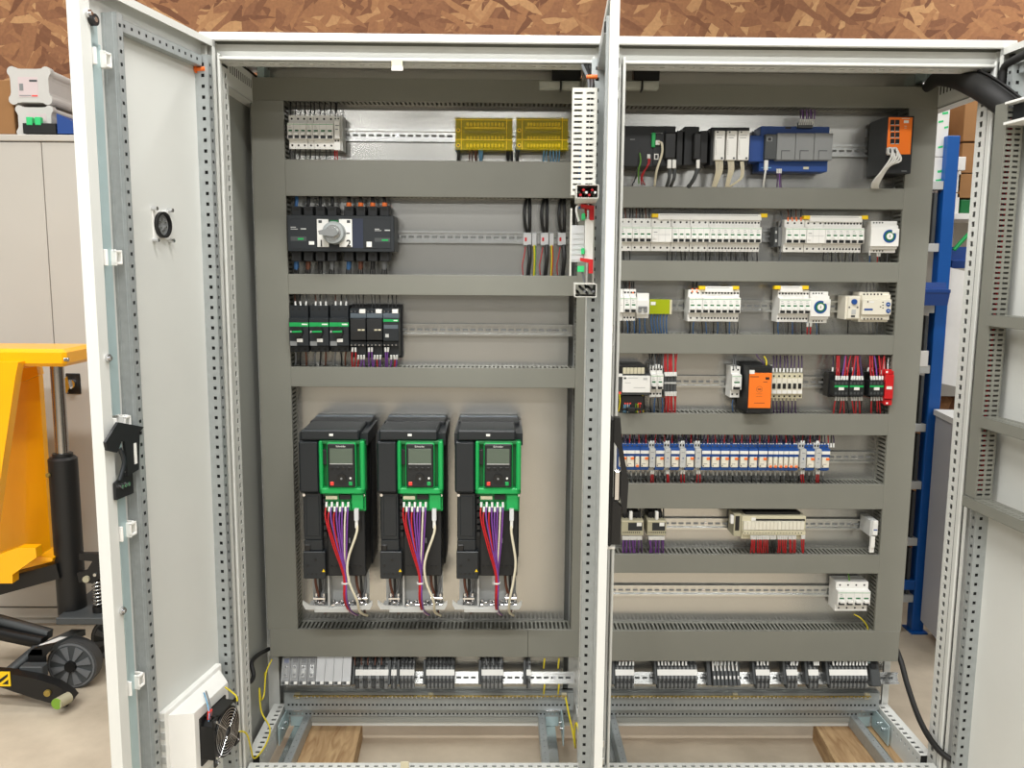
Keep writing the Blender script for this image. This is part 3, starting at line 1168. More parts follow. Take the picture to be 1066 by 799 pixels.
# red wires seen through the slots of the upright duct
t = door_thing(dr, 'wire_bundle', 'dark red wires inside the upright slotted duct of the right door', 'wires', 0.084, 0.04, 1.4)
for k in range(5):
    m = door_mb(t)
    x = dr.sx * (0.074 + 0.004 * k)
    m.tube([(x, 0.032 + 0.006 * (k % 3), zC + 0.01), (x, 0.036 + 0.005 * ((k + 1) % 3), 1.2), (x, 0.033 + 0.006 * (k % 3), 1.6), (x, 0.036, 1.88)], 0.003, ('wire_red', 'wire_violet', 'wire_red', 'wire_black', 'wire_red')[k], 5)
    t.part('wire', m)
# white terminal module on the right door just under the hose
t = door_thing(dr, 'terminal_module', 'white terminal module with dark opening on the right door below the hose', 'terminal', 0.16, 0.03, 1.86)
m = door_mb(t)
a, b = sorted((dr.sx * 0.11, dr.sx * 0.30))
m.box(a, b, 0.0, 0.012, 1.84, 1.90, 'white', 0.001)
m.box(a, b, 0.012, 0.075, 1.893, 1.898, 'white')
m.box(a, b, 0.012, 0.075, 1.846, 1.852, 'white')
t.part('housing', m)
m = door_mb(t)
m.box(a + 0.004, b - 0.002, 0.013, 0.055, 1.853, 1.892, 'anthracite')
t.part('insert', m)

# hose on the right door and the big sleeve crossing to it
def P_(u, v, y):
    x, z = U(u, v, y)
    return (x, y, z)


m = MB(dr.world(0.03, 0.0, 1.8))
pts = [dr.world(0.026, 0.03, 1.80), dr.world(0.026, 0.03, 1.90), dr.world(0.028, 0.032, 1.975), dr.world(0.05, 0.034, 2.0), dr.world(0.16, 0.034, 2.008), dr.world(0.34, 0.034, 2.008)]
m.tube(pts, 0.0095, 'rubber', 10)
one('rubber_hose', m, 'black rubber hose bending along the top of the right door', 'hose')
pts = [P_(964, 92, 0.25), P_(976, 82, 0.2), P_(994, 81, 0.12), P_(1010, 86, 0.04), P_(1026, 94, -0.03), P_(1042, 105, -0.07), P_(1062, 121, -0.1)]
m = MB(pts[0])
m.tube(pts, [0.012, 0.02, 0.027, 0.029, 0.030, 0.030, 0.026], 'rubber', 18, sub=6)
for k in range(7):
    dz = -0.018 + 0.006 * k
    q = [(p[0] + 0.006 * (k % 2), p[1] - 0.026 + abs(dz) * 0.4, p[2] + dz + 0.012) for p in pts[3:]]
    m.tube(q, 0.0028, 'rubber', 5, sub=5)
one('cable_sleeve', m, 'thick black cable sleeve arching from the cabinet top to the right door', 'cable sleeve')

# middle door: upright duct, terminal board, end trays
GM = 'pale grey ducts on the middle door'
z0d, z1d = UZ(608, 203, -0.17), UZ(608, 91, -0.17)
door_duct(dm, 'upright pale slotted duct high on the middle door', 0.075, 0.15, z0d, z1d, 0.080, True, 'pvc_light', GM, pitch=0.0128, slot=0.36)
t = door_thing(dm, 'wire_bundle', 'wires showing through the slots of the middle door duct', 'wires', 0.11, 0.05, z0d)
for k, c in enumerate(('wire_black', 'wire_black', 'wire_red', 'wire_blue')):
    m = door_mb(t)
    x = dm.sx * (0.135 - 0.006 * (k % 2))
    zt_ = z1d - 0.01 if k < 2 else z0d + 0.13
    m.tube([(x, 0.034 + 0.008 * k, z0d - 0.03), (x, 0.036 + 0.008 * k, (z0d + zt_) / 2), (x, 0.034 + 0.007 * k, zt_)], 0.0032, c, 5)
    t.part('wire', m)
z2 = UZ(608, 295, -0.17)
t = door_thing(dm, 'terminal_board', 'white module with green plugs and red clips on the middle door', 'electronics', 0.11, 0.0, z2)
s = dm.sx
m = door_mb(t)
a, b = sorted((s * 0.075, s * 0.15))
m.box(a, b, 0.0225, 0.0255, z2, z0d - 0.001, 'pvc_light')
m.box(a, b, 0.076, 0.080, z2 + 0.018, z0d - 0.03, 'pvc_light')
t.part('back_plate', m)
m = door_mb(t)
hz = z0d - z2
m.box(s * 0.12, s * 0.168, 0.026, 0.046, z2 + 0.055, z0d - 0.055, 'white', 0.001)
t.part('relay_body', m)
m = door_mb(t)
m.box(s * 0.12, s * 0.165, 0.047, 0.077, z2 + 0.05, z0d - 0.07, 'clear_white', 0.001)
for k in range(6):
    m.box(s * 0.1655, s * 0.1662, 0.048, 0.076, z2 + 0.055 + k * 0.012, z2 + 0.0565 + k * 0.012, 'light_grey')
t.part('clear_cover', m)
for zz_, w in ((z0d - 0.05, 0.008), (z2 + 0.075, 0.008), (z2 + 0.034, 0.016)):
    m = door_mb(t)
    m.box(s * 0.13, s * 0.174, 0.046, 0.046 + w, zz_ - 0.007, zz_ + 0.007, 'green_bright', 0.001)
    t.part('green_plug', m)
for zz_ in (z0d - 0.042, z2 + 0.04):
    m = door_mb(t)
    m.prism([(0.026, zz_ - 0.016), (0.036, zz_ - 0.016), (0.036, zz_ + 0.008), (0.056, zz_ + 0.013), (0.056, zz_ + 0.02), (0.026, zz_ + 0.016)], 0, s * 0.13, s * 0.175, 'red')
    t.part('red_clip', m)
for (c, p) in (('wire_white', [(s * 0.16, 0.06, z0d - 0.06), (s * 0.165, 0.066, z0d - 0.03), (s * 0.15, 0.045, z0d - 0.012)]),
               ('wire_red', [(s * 0.16, 0.044, z0d - 0.05), (s * 0.16, 0.046, z0d - 0.02), (s * 0.155, 0.05, z0d)]),
               ('wire_grey', [(s * 0.165, 0.05, z2 + 0.03), (s * 0.165, 0.045, z2 + 0.005), (s * 0.16, 0.04, z2 - 0.01)])):
    m = door_mb(t)
    m.tube(p, 0.003, c, 6)
    t.part('wire', m)
# trays above and below the board (ends of cross ducts full of wire)
for zz_, lb, wc in ((z0d - 0.006, 'pale cross duct full of red wire above the green plugs', 'wire_red'), (z2 - 0.012, 'pale cross duct full of black wire below the green plugs', 'wire_black')):
    t = door_thing(dm, 'wiring_duct', lb, 'duct', 0.19, 0.0, zz_, GM)
    m = door_mb(t)
    a, b = sorted((s * 0.151, s * 0.32))
    m.box(a, b, 0.0225, 0.0245, zz_ - 0.014, zz_ + 0.014, 'pvc_light')
    m.box(a, b, 0.024, 0.070, zz_ - 0.0145, zz_ - 0.013, 'pvc_light')
    m.box(a, b, 0.024, 0.070, zz_ + 0.013, zz_ + 0.0145, 'pvc_light')
    m.box(a, b, 0.0685, 0.0705, zz_ - 0.0145, zz_ + 0.0145, 'pvc_light', 0.0006)
    t.part('channel', m)
    for k in range(6):
        m = door_mb(t)
        yy, zq = 0.03 + 0.0062 * k, zz_ + 0.006 * math.sin(k * 2.1)
        m.tube([(s * 0.155, yy, zq), (s * 0.24, yy + 0.003, zq + 0.002), (s * 0.318, yy, zq - 0.002)], 0.003, wc if k % 3 else 'wire_white' if wc == 'wire_red' else 'wire_grey', 5)
        t.part('wire', m)

# black cable hanks at the head of the middle door
m = MB((UX(612, 80, -0.03), -0.03, UZ(612, 80, -0.03)))
for k in range(5):
    dx = 0.004 * k
    m.tube([(UX(606, 64, 0.03) + dx, 0.03, UZ(606, 64, 0.03)), (UX(607, 70, -0.02) + dx, -0.02, UZ(607, 70, -0.02) - 0.004 * (k % 2)), (UX(613, 84, -0.08) + dx * 0.6, -0.08, UZ(613, 84, -0.08)),
            (UX(613, 95, -0.12) + dx * 0.5, -0.12, UZ(613, 95, -0.12))], 0.0042, 'wire_black' if k % 3 else 'wire_grey', 6)
one('cable_loop', m, 'glossy black cable loop dropping from the head rail into the middle door duct', 'cable')

# filter fan on the left door
fx0, fz1 = 0.305, dl.hit(222, 692, 0)[1] + 0.0
fx1 = 0.07
fz0 = fz1 - 0.235
t = door_thing(dl, 'filter_fan', 'white filter fan unit low on the left door with black fan', 'fan', 0.19, 0.0, fz0)
m = door_mb(t)
m.box(fx1, fx0 + 0.02, 0.0, 0.016, fz0, fz1, 'white', 0.002)
t.part('filter_frame', m)
m = door_mb(t)
for k in range(7):
    m.box(fx0 + 0.019, fx0 + 0.0225, 0.003, 0.014, fz0 + 0.02 + k * 0.03, fz0 + 0.036 + k * 0.03, 'light_grey')
t.part('clip', m)
m = door_mb(t)
P0 = [(fx1 + 0.012, fz0 + 0.014), (fx0 + 0.008, fz0 + 0.014), (fx0 + 0.008, fz1 - 0.012), (fx1 + 0.012, fz1 - 0.012)]
cxx, czz = (fx0 + fx1) / 2 + 0.022, (fz0 + fz1) / 2 + 0.018
hw_, hh_ = 0.078, 0.084
P1 = [(cxx - hw_, czz - hh_), (cxx + hw_, czz - hh_), (cxx + hw_, czz + hh_), (cxx - hw_, czz + hh_)]
vs = [(a, 0.016, b) for a, b in P0] + [(a, 0.066, b) for a, b in P1]
m.add(vs, [(0, 1, 5, 4), (1, 2, 6, 5), (2, 3, 7, 6), (3, 0, 4, 7), (4, 5, 6, 7)], 'white')
t.part('shroud', m)
m = door_mb(t)
hw_ = 0.0595
y0, y1 = 0.066, 0.104
m.box(cxx - hw_, cxx + hw_, y0, y0 + 0.004, czz - hw_, czz + hw_, 'black')
m.ring((cxx, y0, czz), (0, 1, 0), 0.056, 0.0595, y1 - y0, 'black', 32)
for a in (-1, 1):
    for b in (-1, 1):
        m.box(cxx + a * (hw_ - 0.012), cxx + a * hw_, y0, y0 + 0.005, czz + b * (hw_ - 0.012), czz + b * hw_, 'black', 0.002)
        m.prism([(cxx + a * hw_, czz + b * (hw_ - 0.024)), (cxx + a * hw_, czz + b * hw_), (cxx + a * (hw_ - 0.024), czz + b * hw_)], 1, y1 - 0.005, y1, 'black')
m.box(cxx + hw_ - 0.003, cxx + hw_, y0, y1, czz - hw_ + 0.018, czz + hw_ - 0.018, 'black')
m.box(cxx - hw_ + 0.018, cxx + hw_ - 0.018, y0, y1, czz + hw_ - 0.003, czz + hw_, 'black')
t.part('fan_housing', m)
m = door_mb(t)
m.cyl((cxx, y0, czz), (cxx, y1 - 0.004, czz), 0.021, 'black', 20)
for k in range(7):
    a0 = 2 * pi * k / 7
    vs = []
    for rr, da in ((0.02, 0.0), (0.054, 0.12)):
        for yy, db in ((y0 + 0.01, 0.0), (y1 - 0.012, 0.55)):
            an = a0 + da + db
            vs.append((cxx + rr * math.cos(an), yy, czz + rr * math.sin(an)))
    m.add(vs, [(0, 1, 3, 2)], 'anthracite')
t.part('rotor', m)
m = door_mb(t)
for k in range(7):
    m.ring((cxx, y1 + 0.001, czz), (0, 1, 0), 0.013 + 0.0066 * k, 0.0147 + 0.0066 * k, 0.0016, 'chrome', 28)
for a in (pi / 4, 3 * pi / 4):
    c, s_ = math.cos(a), math.sin(a)
    for e in (-1, 1):
        m.tube([(cxx + e * 0.012 * c, y1 + 0.003, czz + e * 0.012 * s_), (cxx + e * 0.055 * c, y1 + 0.003, czz + e * 0.055 * s_), (cxx + e * 0.073 * c, y1 - 0.001, czz + e * 0.073 * s_)], 0.0012, 'chrome', 5, sub=1)
        m.cyl((cxx + e * 0.073 * c, y1 - 0.002, czz + e * 0.073 * s_), (cxx + e * 0.073 * c, y1 + 0.004, czz + e * 0.073 * s_), 0.0032, 'chrome', 8)
t.part('finger_guard', m, label='chrome wire finger guard')
# fan leads
for k, (c, dx) in enumerate((('wire_lightblue', 0.0), ('wire_grey', 0.009))):
    m = door_mb(t)
    bx_ = cxx + hw_ - 0.012 - dx
    m.tube([(bx_, y1 - 0.02, czz + hw_ - 0.01), (bx_, y1 - 0.018, czz + hw_ + 0.016), (bx_ - 0.03, y1 - 0.045, czz + hw_ + 0.038), (bx_ - 0.075, y1 - 0.075, czz + hw_ + 0.018)], 0.0016, c, 6)
    m.cyl((bx_, y1 - 0.02, czz + hw_ - 0.004), (bx_, y1 - 0.018, czz + hw_ + 0.016), 0.0034, 'red_bright', 8)
    t.part('lead', m)
m = door_mb(t)
m.tube([(cxx - 0.05, y1 - 0.03, czz + hw_ + 0.026), (cxx - 0.055, y1 - 0.005, czz + hw_ + 0.004), (cxx - 0.045, y1 + 0.004, czz + 0.055)], 0.0022, 'wire_yellow', 6)
t.part('lead', m)


# ================================================================== device helpers
def pb(m, u0, v0, u1, v1, yf, yb, mt, c=0.0):
    """box whose front face has this outline in the photo at depth yf"""
    um, vm = (u0 + u1) / 2, (v0 + v1) / 2
    m.box(UX(u0, vm, yf), UX(u1, vm, yf), yf, yb, UZ(um, v1, yf), UZ(um, v0, yf), mt, c)


def P3(u, v, y):
    x, z = U(u, v, y)
    return (x, y, z)


class Dev(Thing):
    """device with its base at the rail / plate behind the outline"""

    def __init__(self, name, label, cat, u0, v0, u1, v1, yf=YB, yb=YP - 0.012, group=None):
        x, z = U((u0 + u1) / 2, v1, yf)
        super().__init__(name, label, cat, (x, yb, z), group)
        self.yf, self.yb = yf, yb

    def p(self, name, *boxes, label=None, parent=None):
        if name in ('tag', 'latch', 'status_window', 'selector_window', 'port', 'test_window', 'wire_entry') and len(boxes) > 1 and self.e.name.split('.')[0] != 'network_switch':
            return [self.p(name, b, label=label, parent=parent) for b in boxes][0]
        m = self.mb()
        for b in boxes:
            u0, v0, u1, v1, yf, yb, mt = b[:7]
            pb(m, u0, v0, u1, v1, yf, yb, mt, b[7] if len(b) > 7 else 0.0)
        return self.part(name, m, parent=parent, label=label, kind='stuff' if name in ('terminal_openings', 'marking', 'vents', 'terminal_dots', 'fins') and len(boxes) > 1 else None)


def wires(label, specs, cat='wires', base=None):
    """specs: (points [(u,v,Y)...], radius, colour, ferrule colour or None); the points are places, first = the terminal"""
    p0 = P3(*specs[0][0][0])
    t = Thing('wire_bundle', label, cat, p0)
    for pts, r, col, fer in specs:
        q = [Vector(P3(*a)) for a in pts]
        m = t.mb()
        m.tube(q, r, col, 5, sub=3)
        o = t.part('wire', m)
        if fer:
            d = (q[1] - q[0]).normalized()
            f = MB(t.loc)
            f.cyl(q[0] - d * 0.001, q[0] + d * 0.011, max(r * 1.5, 0.0022), fer, 6)
            t.part('ferrule', f, parent=o)
    return t


def fan(u0, u1, n, va, vb, y, cols, r=0.0016, fer=None, spread=1.0, jit=0.8, yb=None):
    out = []
    for k in range(n):
        f = (k + 0.5) / n
        u = u0 + (u1 - u0) * f
        uu = u + random.uniform(-1, 1) * spread
        vm = (va + vb) / 2
        out.append(([(u, va, y), ((u + uu) / 2 + random.uniform(-jit, jit), vm, y + 0.006), (uu, vb, yb if yb else y + 0.014)], r,
                    cols[k % len(cols)] if not callable(cols) else cols(k), fer))
    return out


PROTO = {}


def proto(key, fn):
    if key not in PROTO:
        PROTO[key] = fn()
    return PROTO[key]


def put(parts, name, label, cat, loc, group=None):
    """a thing from shared part meshes: (name, mesh, [sub parts], offset)"""
    t = Thing(name, label, cat, loc, group)
    for nm, me, subs in parts:
        o = link(nm, me, t.e)
        if nm in ('terminal_openings', 'print', 'soft_keys'):
            o['kind'] = 'stuff'
        for sn, sm in subs:
            link(sn, sm, o)
    return t


MW = 0.0180


def breaker_proto(n, w, typ):
    """modular device, base at the rail centre, front towards -y"""
    H, NZ0, NZ1, D1, D2 = 0.0455, -0.020, 0.022, 0.052, 0.071
    parts = []
    b = MB()
    hw = w / 2 - 0.0003
    prof = [(0.0, -H), (-D1, -H), (-D1, NZ0 - 0.003), (-D2, NZ0), (-D2, NZ1), (-D1, NZ1 + 0.003), (-D1, H), (0.0, H)]
    b.prism(prof, 0, -hw, hw, 'white')
    pw = w / n
    for k in range(1, n):
        x = -w / 2 + k * pw
        b.box(x - 0.0003, x + 0.0003, -D2 - 0.0002, -D2 + 0.002, NZ0, NZ1, 'light_grey')
    b.box(-hw, hw, -D2 - 0.0004, -D2, NZ1 - 0.004, NZ1 - 0.003, 'green')
    parts.append(('body', b.mesh('body'), []))
    s = MB()
    for k in range(n):
        x = -w / 2 + (k + 0.5) * pw
        for sg in (-1, 1):
            nn = (-0.25, 0.25) if typ == 'single' else (0.0,)
            for d in nn:
                s.cyl((x + d * pw, -D1 - 0.0006, sg * 0.036), (x + d * pw, -D1 + 0.004, sg * 0.036), 0.0029, 'hollow_shade', 8)
    parts.append(('terminal_openings', s.mesh('terminal_openings'), []))
    if typ == 'rcd':
        q = MB()
        q.box(-hw + 0.004, hw - 0.004, -D2 - 0.0006, -D2, 0.0, 0.0005, 'mid_grey')
        q.box(-hw + 0.004, -hw + 0.014, -D2 - 0.0006, -D2, 0.006, 0.0075, 'dark_grey')
        q.box(-hw + 0.003, -hw + 0.011, -D2 - 0.003, -D2, -0.012, -0.004, 'white', 0.001)
        parts.append(('test_button', q.mesh('test_button'), []))
    else:
        for k in range(n):
            x = -w / 2 + (k + 0.5) * pw
            q = MB()
            q.box(x - pw * 0.36, x + pw * 0.36, -D2 - 0.0012, -D2 + 0.004, NZ0 + 0.0005, NZ0 + 0.0085, 'slate')
            q.box(x - pw * 0.30, x + pw * 0.30, -D2 - 0.010, -D2, -0.0115, -0.0035, 'white', 0.0012)
            wn = MB()
            wn.box(x - pw * 0.28, x + pw * 0.28, -D2 - 0.0006, -D2, -0.0005, 0.0035, 'green_dark')
            parts.append(('toggle', q.mesh('toggle'), [('indicator_window', wn.mesh('indicator_window'))]))
        q = MB()
        for k in range(n if typ == 'single' else 1):
            x = -w / 2 + (k + 0.5) * pw
            q.box(x - 0.005, x + 0.001, -D2 - 0.0004, -D2, 0.0135, 0.0145, 'mid_grey')
            q.box(x - 0.005, x + 0.003, -D2 - 0.0004, -D2, 0.0085, 0.0095, 'mid_grey')
        parts.append(('print', q.mesh('print'), []))
    return parts


def breaker(u0, u1, vc, zc, n, typ, label, group=None):
    x0, x1 = UX(u0, vc, YB), UX(u1, vc, YB)
    w = round((x1 - x0) / n, 4) * n
    pr = proto(('brk', n, round(w, 4), typ), lambda: breaker_proto(n, w, typ))
    return put(pr, 'circuit_breaker' if typ != 'rcd' else 'residual_current_device', label, 'breaker', ((x0 + x1) / 2, YP - 0.012, zc), group)


def busbar(u0, u1, v0, v1, label):
    t = Dev('comb_busbar', label, 'busbar', u0, v0, u1, v1, YB + 0.012)
    t.p('bar', (u0 + 6, v0, u1 - 6, v1, YB + 0.012, YB + 0.03, 'white', 0.001), (u0 + 8, v0 + 1.2, u1 - 10, v0 + 1.6, YB + 0.0115, YB + 0.013, 'mid_grey'))
    for a, b in ((u0, u0 + 6.5), (u1 - 6.5, u1)):
        t.p('end_cap', (a, v0 - 0.4, b, v0 + (v1 - v0) * 0.55, YB + 0.010, YB + 0.03, 'yellow', 0.001))
    return t


# ================================================================== left bay, first row
zc = UZ(325, 136.5, YB)
breaker(299, 318.7, 136, zc, 3, 'mcb', 'first white three pole breaker at the upper left corner of the left bay')
breaker(319, 325, 136, zc, 1, 'mcb', 'narrow white auxiliary switch between the two upper left breakers')
breaker(325.3, 347, 136, zc, 3, 'mcb', 'second white three pole breaker at the upper left corner of the left bay')
t = Dev('auxiliary_terminal', 'slim pale relay socket beside the upper left breakers', 'terminal', 347.5, 121, 356, 157)
t.p('body', (347.5, 121.5, 354, 156, YB + 0.012, YP - 0.012, 'white'), (354, 120, 356.5, 157, YB + 0.02, YP - 0.012, 'light_grey'))
t.p('face', (348, 126, 353.5, 144, YB - 0.002, YB + 0.012, 'white', 0.001))
t.p('terminal_openings', (348.4, 122.6, 350, 124.2, YB + 0.0115, YB + 0.014, 'hollow_shade'), (351.4, 122.6, 353, 124.2, YB + 0.0115, YB + 0.014, 'hollow_shade'),
    (348.4, 145.5, 350, 147.2, YB + 0.0115, YB + 0.014, 'hollow_shade'), (351.4, 145.5, 353, 147.2, YB + 0.0115, YB + 0.014, 'hollow_shade'),
    (349, 130, 353, 131, YB - 0.0026, YB, 'mid_grey'), (349, 134, 352, 135, YB - 0.0026, YB, 'mid_grey'))
wires('black wires rising from the upper left breakers into the top duct', fan(300, 346, 9, 121, 106, YB + 0.02, ['wire_black']) + fan(348, 353, 2, 122, 107, YB + 0.02, ['wire_black']))
wires('black and red wires hanging below the upper left breakers', fan(300, 346, 9, 153, 167, YB + 0.02, ['wire_black']) + fan(348, 353, 2, 152, 166, YB + 0.015, ['wire_red'], fer='wire_white'))


def yellow_block(u0, u1, label, gr):
    t = Dev('distribution_block', label, 'distribution block', u0, 122, u1, 156, YB, group=gr)
    t.p('base', (u0 + 1, 123, u1 - 1, 155.5, YB + 0.03, YP - 0.012, 'olive', 0.001))
    m = t.mb()
    n = 11
    for k in range(n):
        a = u0 + 12 + (u1 - u0 - 20) * k / n
        for v in (127.5, 141.5, 149.5):
            pb(m, a, v, a + 2.2, v + 3.2, YB + 0.010, YB + 0.03, 'yellow', 0.0005)
    t.part('screw_terminals', m, kind='stuff')
    t.p('bars', (u0 + 10, 132, u1 - 8, 134, YB + 0.02, YB + 0.03, 'yellow'), (u0 + 10, 136, u1 - 8, 139, YB + 0.02, YB + 0.03, 'slate'), (u0 + 10, 144.5, u1 - 8, 146.5, YB + 0.02, YB + 0.03, 'slate'))
    t.p('cover', (u0, 122, u1, 156, YB, YB + 0.002, 'yellow_clear'), (u0, 122, u1, 123, YB, YP - 0.03, 'yellow_clear'), (u0, 155, u1, 156, YB, YP - 0.03, 'yellow_clear'),
        (u0, 122, u0 + 0.8, 156, YB, YP - 0.03, 'yellow_clear'), (u1 - 0.8, 122, u1, 156, YB, YP - 0.03, 'yellow_clear'))
    t.p('cover_ribs', (u0 + 6.4, 122.5, u0 + 7, 155.5, YB - 0.0012, YB, 'yellow'), (u0 + 1, 145, u1 - 1, 145.7, YB - 0.0012, YB, 'yellow'), (u0 + 1, 124.4, u1 - 1, 125, YB - 0.0012, YB, 'yellow'),
        (u1 - 7, 122.5, u1 - 6.4, 155.5, YB - 0.0012, YB, 'yellow'))
    m = t.mb()
    for u, v in ((u0 + 3.5, 135.5), (u0 + 3.5, 151)):
        p = P3(u, v, YB - 0.001)
        m.cyl(p, (p[0], YB + 0.008, p[2]), 0.0055, 'yellow', 10)
        m.cyl((p[0], YB - 0.0016, p[2]), (p[0], YB, p[2]), 0.003, 'slate', 8)
    t.part('cover_screws', m)
    return t


yellow_block(473.5, 534, 'left one of the two clear yellow covered distribution blocks', 'yellow distribution blocks')
yellow_block(537, 592, 'right one of the two clear yellow covered distribution blocks', 'yellow distribution blocks')
wires('blue, brown and black wires below the left yellow block', [([(476.5, 154, YB + 0.03), (477, 160, YB + 0.02), (477.5, 168, YB + 0.03)], 0.005, 'wire_black', 'wire_blue')]
      + fan(487, 498, 4, 155, 168, YB + 0.03, ['wire_brown'], 0.0018) + fan(498, 503, 3, 155, 168, YB + 0.03, ['wire_lightblue'], 0.0018) + fan(527, 533, 3, 155, 168, YB + 0.03, ['wire_black'], 0.003))
wires('light blue wires below the right yellow block', [([(538.5, 154, YB + 0.03), (538.5, 160, YB + 0.02), (538.5, 168, YB + 0.03)], 0.005, 'wire_black', 'wire_blue')]
      + fan(565, 584, 6, 155, 168, YB + 0.03, ['wire_lightblue'], 0.002))

# ================================================================== left bay, second row: changeover switch
Ys = 0.235
t = Dev('changeover_switch', 'dark changeover switch with big round knob and white plates 1 and 2', 'switch', 299, 213, 412, 272, Ys)
t.p('body', (299, 224, 410.5, 262, Ys, YP - 0.014, 'slate', 0.002), (302, 227.5, 329, 259, Ys - 0.0015, Ys, 'slate', 0.0005), (378, 228, 406.5, 258.5, Ys - 0.0015, Ys, 'slate', 0.0005), (366, 227.5, 379, 258, Ys - 0.001, Ys, 'navy'))
for k in range(8):
    a = 308.5 + k * 12.4 + (5 if k >= 4 else 0)
    t.p('terminal_shroud', (a - 5, 214.5, a + 5, 225, Ys + 0.025, YP - 0.02, 'anthracite', 0.002), (a - 3, 216, a + 3, 219, Ys + 0.024, Ys + 0.026, 'hollow_shade'))
    t.p('terminal_shroud', (a - 5, 261, a + 5, 272, Ys + 0.02, YP - 0.02, 'anthracite', 0.002), (a - 2.6, 265, a + 2.6, 269, Ys + 0.019, Ys + 0.021, 'hollow_shade'))
lw = t.p('selector_plate', (330, 228, 342, 257, Ys - 0.003, Ys, 'white', 0.0008))
rw = t.p('selector_plate', (353, 228, 366.5, 257, Ys - 0.003, Ys, 'white', 0.0008))
t.p('selector_window', (331.5, 229, 335, 232, Ys - 0.0034, Ys, 'dark_grey'), (361, 229, 364.5, 232, Ys - 0.0034, Ys, 'dark_grey'), (343.5, 229, 352, 232, Ys - 0.002, Ys, 'green_dark'),
    (360.5, 242, 364, 243.4, Ys - 0.0034, Ys, 'dark_grey'))
for s, u in (('1', 334.5), ('2', 363)):
    o = link('numeral', text_mesh(s, 0.026, 'black', bold=0.0006), lw if s == '1' else rw)
    o.location = Vector(P3(u, 253.5, Ys - 0.0036)) - t.loc
t.p('marking', (302.5, 236, 308, 236.7, Ys - 0.002, Ys, 'light_grey'), (302.5, 238, 310, 238.6, Ys - 0.002, Ys, 'light_grey'), (313, 237.5, 318.5, 238.7, Ys - 0.002, Ys, 'light_grey'),
    (390, 238, 395, 238.7, Ys - 0.002, Ys, 'light_grey'), (390, 239.6, 397, 240.2, Ys - 0.002, Ys, 'light_grey'), (400.5, 239, 406, 240.2, Ys - 0.002, Ys, 'light_grey'),
    (302.5, 246, 319, 250.5, Ys - 0.0018, Ys, 'dark_grey'), (390, 247.5, 406, 251.5, Ys - 0.0018, Ys, 'dark_grey'))
t.p('status_window', (310, 247.7, 316, 249.4, Ys - 0.0024, Ys, 'green'), (397.5, 249, 404, 250.6, Ys - 0.0024, Ys, 'green'))
t.p('tag', (321.5, 251, 327, 254.6, Ys - 0.003, Ys, 'white', 0.0005), (381.5, 251.5, 387, 257, Ys - 0.003, Ys, 'white', 0.0005))
kx, _, kz = P3(346.5, 242, Ys - 0.03)
m = t.mb()
m.cyl((kx, Ys, kz), (kx, Ys - 0.022, kz), 0.032, 'zinc_dull', 36, r2=0.031)
m.cyl((kx, Ys - 0.022, kz), (kx, Ys - 0.030, kz), 0.0315, 'zinc_dull', 36, r2=0.029)
m.cyl((kx, Ys - 0.030, kz), (kx, Ys - 0.0305, kz), 0.022, 'zinc', 30)
m.cyl((kx, Ys - 0.0305, kz), (kx, Ys - 0.040, kz), 0.016, 'zinc', 8)
kn = t.part('knob', m, label='round metallic selector knob')
m = t.mb()
m.prism([(kx - 0.036, kz + 0.004), (kx - 0.034, kz - 0.006), (kx + 0.004, kz - 0.012), (kx + 0.016, kz - 0.006), (kx + 0.014, kz + 0.008), (kx - 0.002, kz + 0.012)], 1, Ys - 0.040, Ys - 0.052, 'mid_grey')
t.part('pointer', m, parent=kn)
wires('thick black cables entering the top of the changeover switch', [([(308.5 + k * 12.4 + (5 if k >= 4 else 0), 215, Ys + 0.05), (308.5 + k * 12.4 + (5 if k >= 4 else 0) + 0.5, 209, Ys + 0.05), (309 + k * 12.2 + (5 if k >= 4 else 0), 203, Ys + 0.055)], 0.0052,
       'wire_blue' if k == 0 else 'wire_black', None if k < 4 else 'orange_dot') for k in range(8)])
sp = []
for k in range(8):
    a = 308.5 + k * 12.4 + (5 if k >= 4 else 0)
    c = ['wire_blue', 'wire_brown', 'wire_black', 'wire_grey'][k % 4]
    sp.append(([(a, 271, Ys + 0.04), (a, 276, Ys + 0.04), (a, 280, Ys + 0.042)], 0.0075, c, None))
    for j in range(3):
        sp.append(([(a - 2 + 2 * j, 279, Ys + 0.038), (a - 2.5 + 2.2 * j, 284, Ys + 0.04), (a - 3 + 2.4 * j, 288, Ys + 0.05)], 0.002, 'wire_black', None))
wires('blue, brown and black cables below the changeover switch', sp)

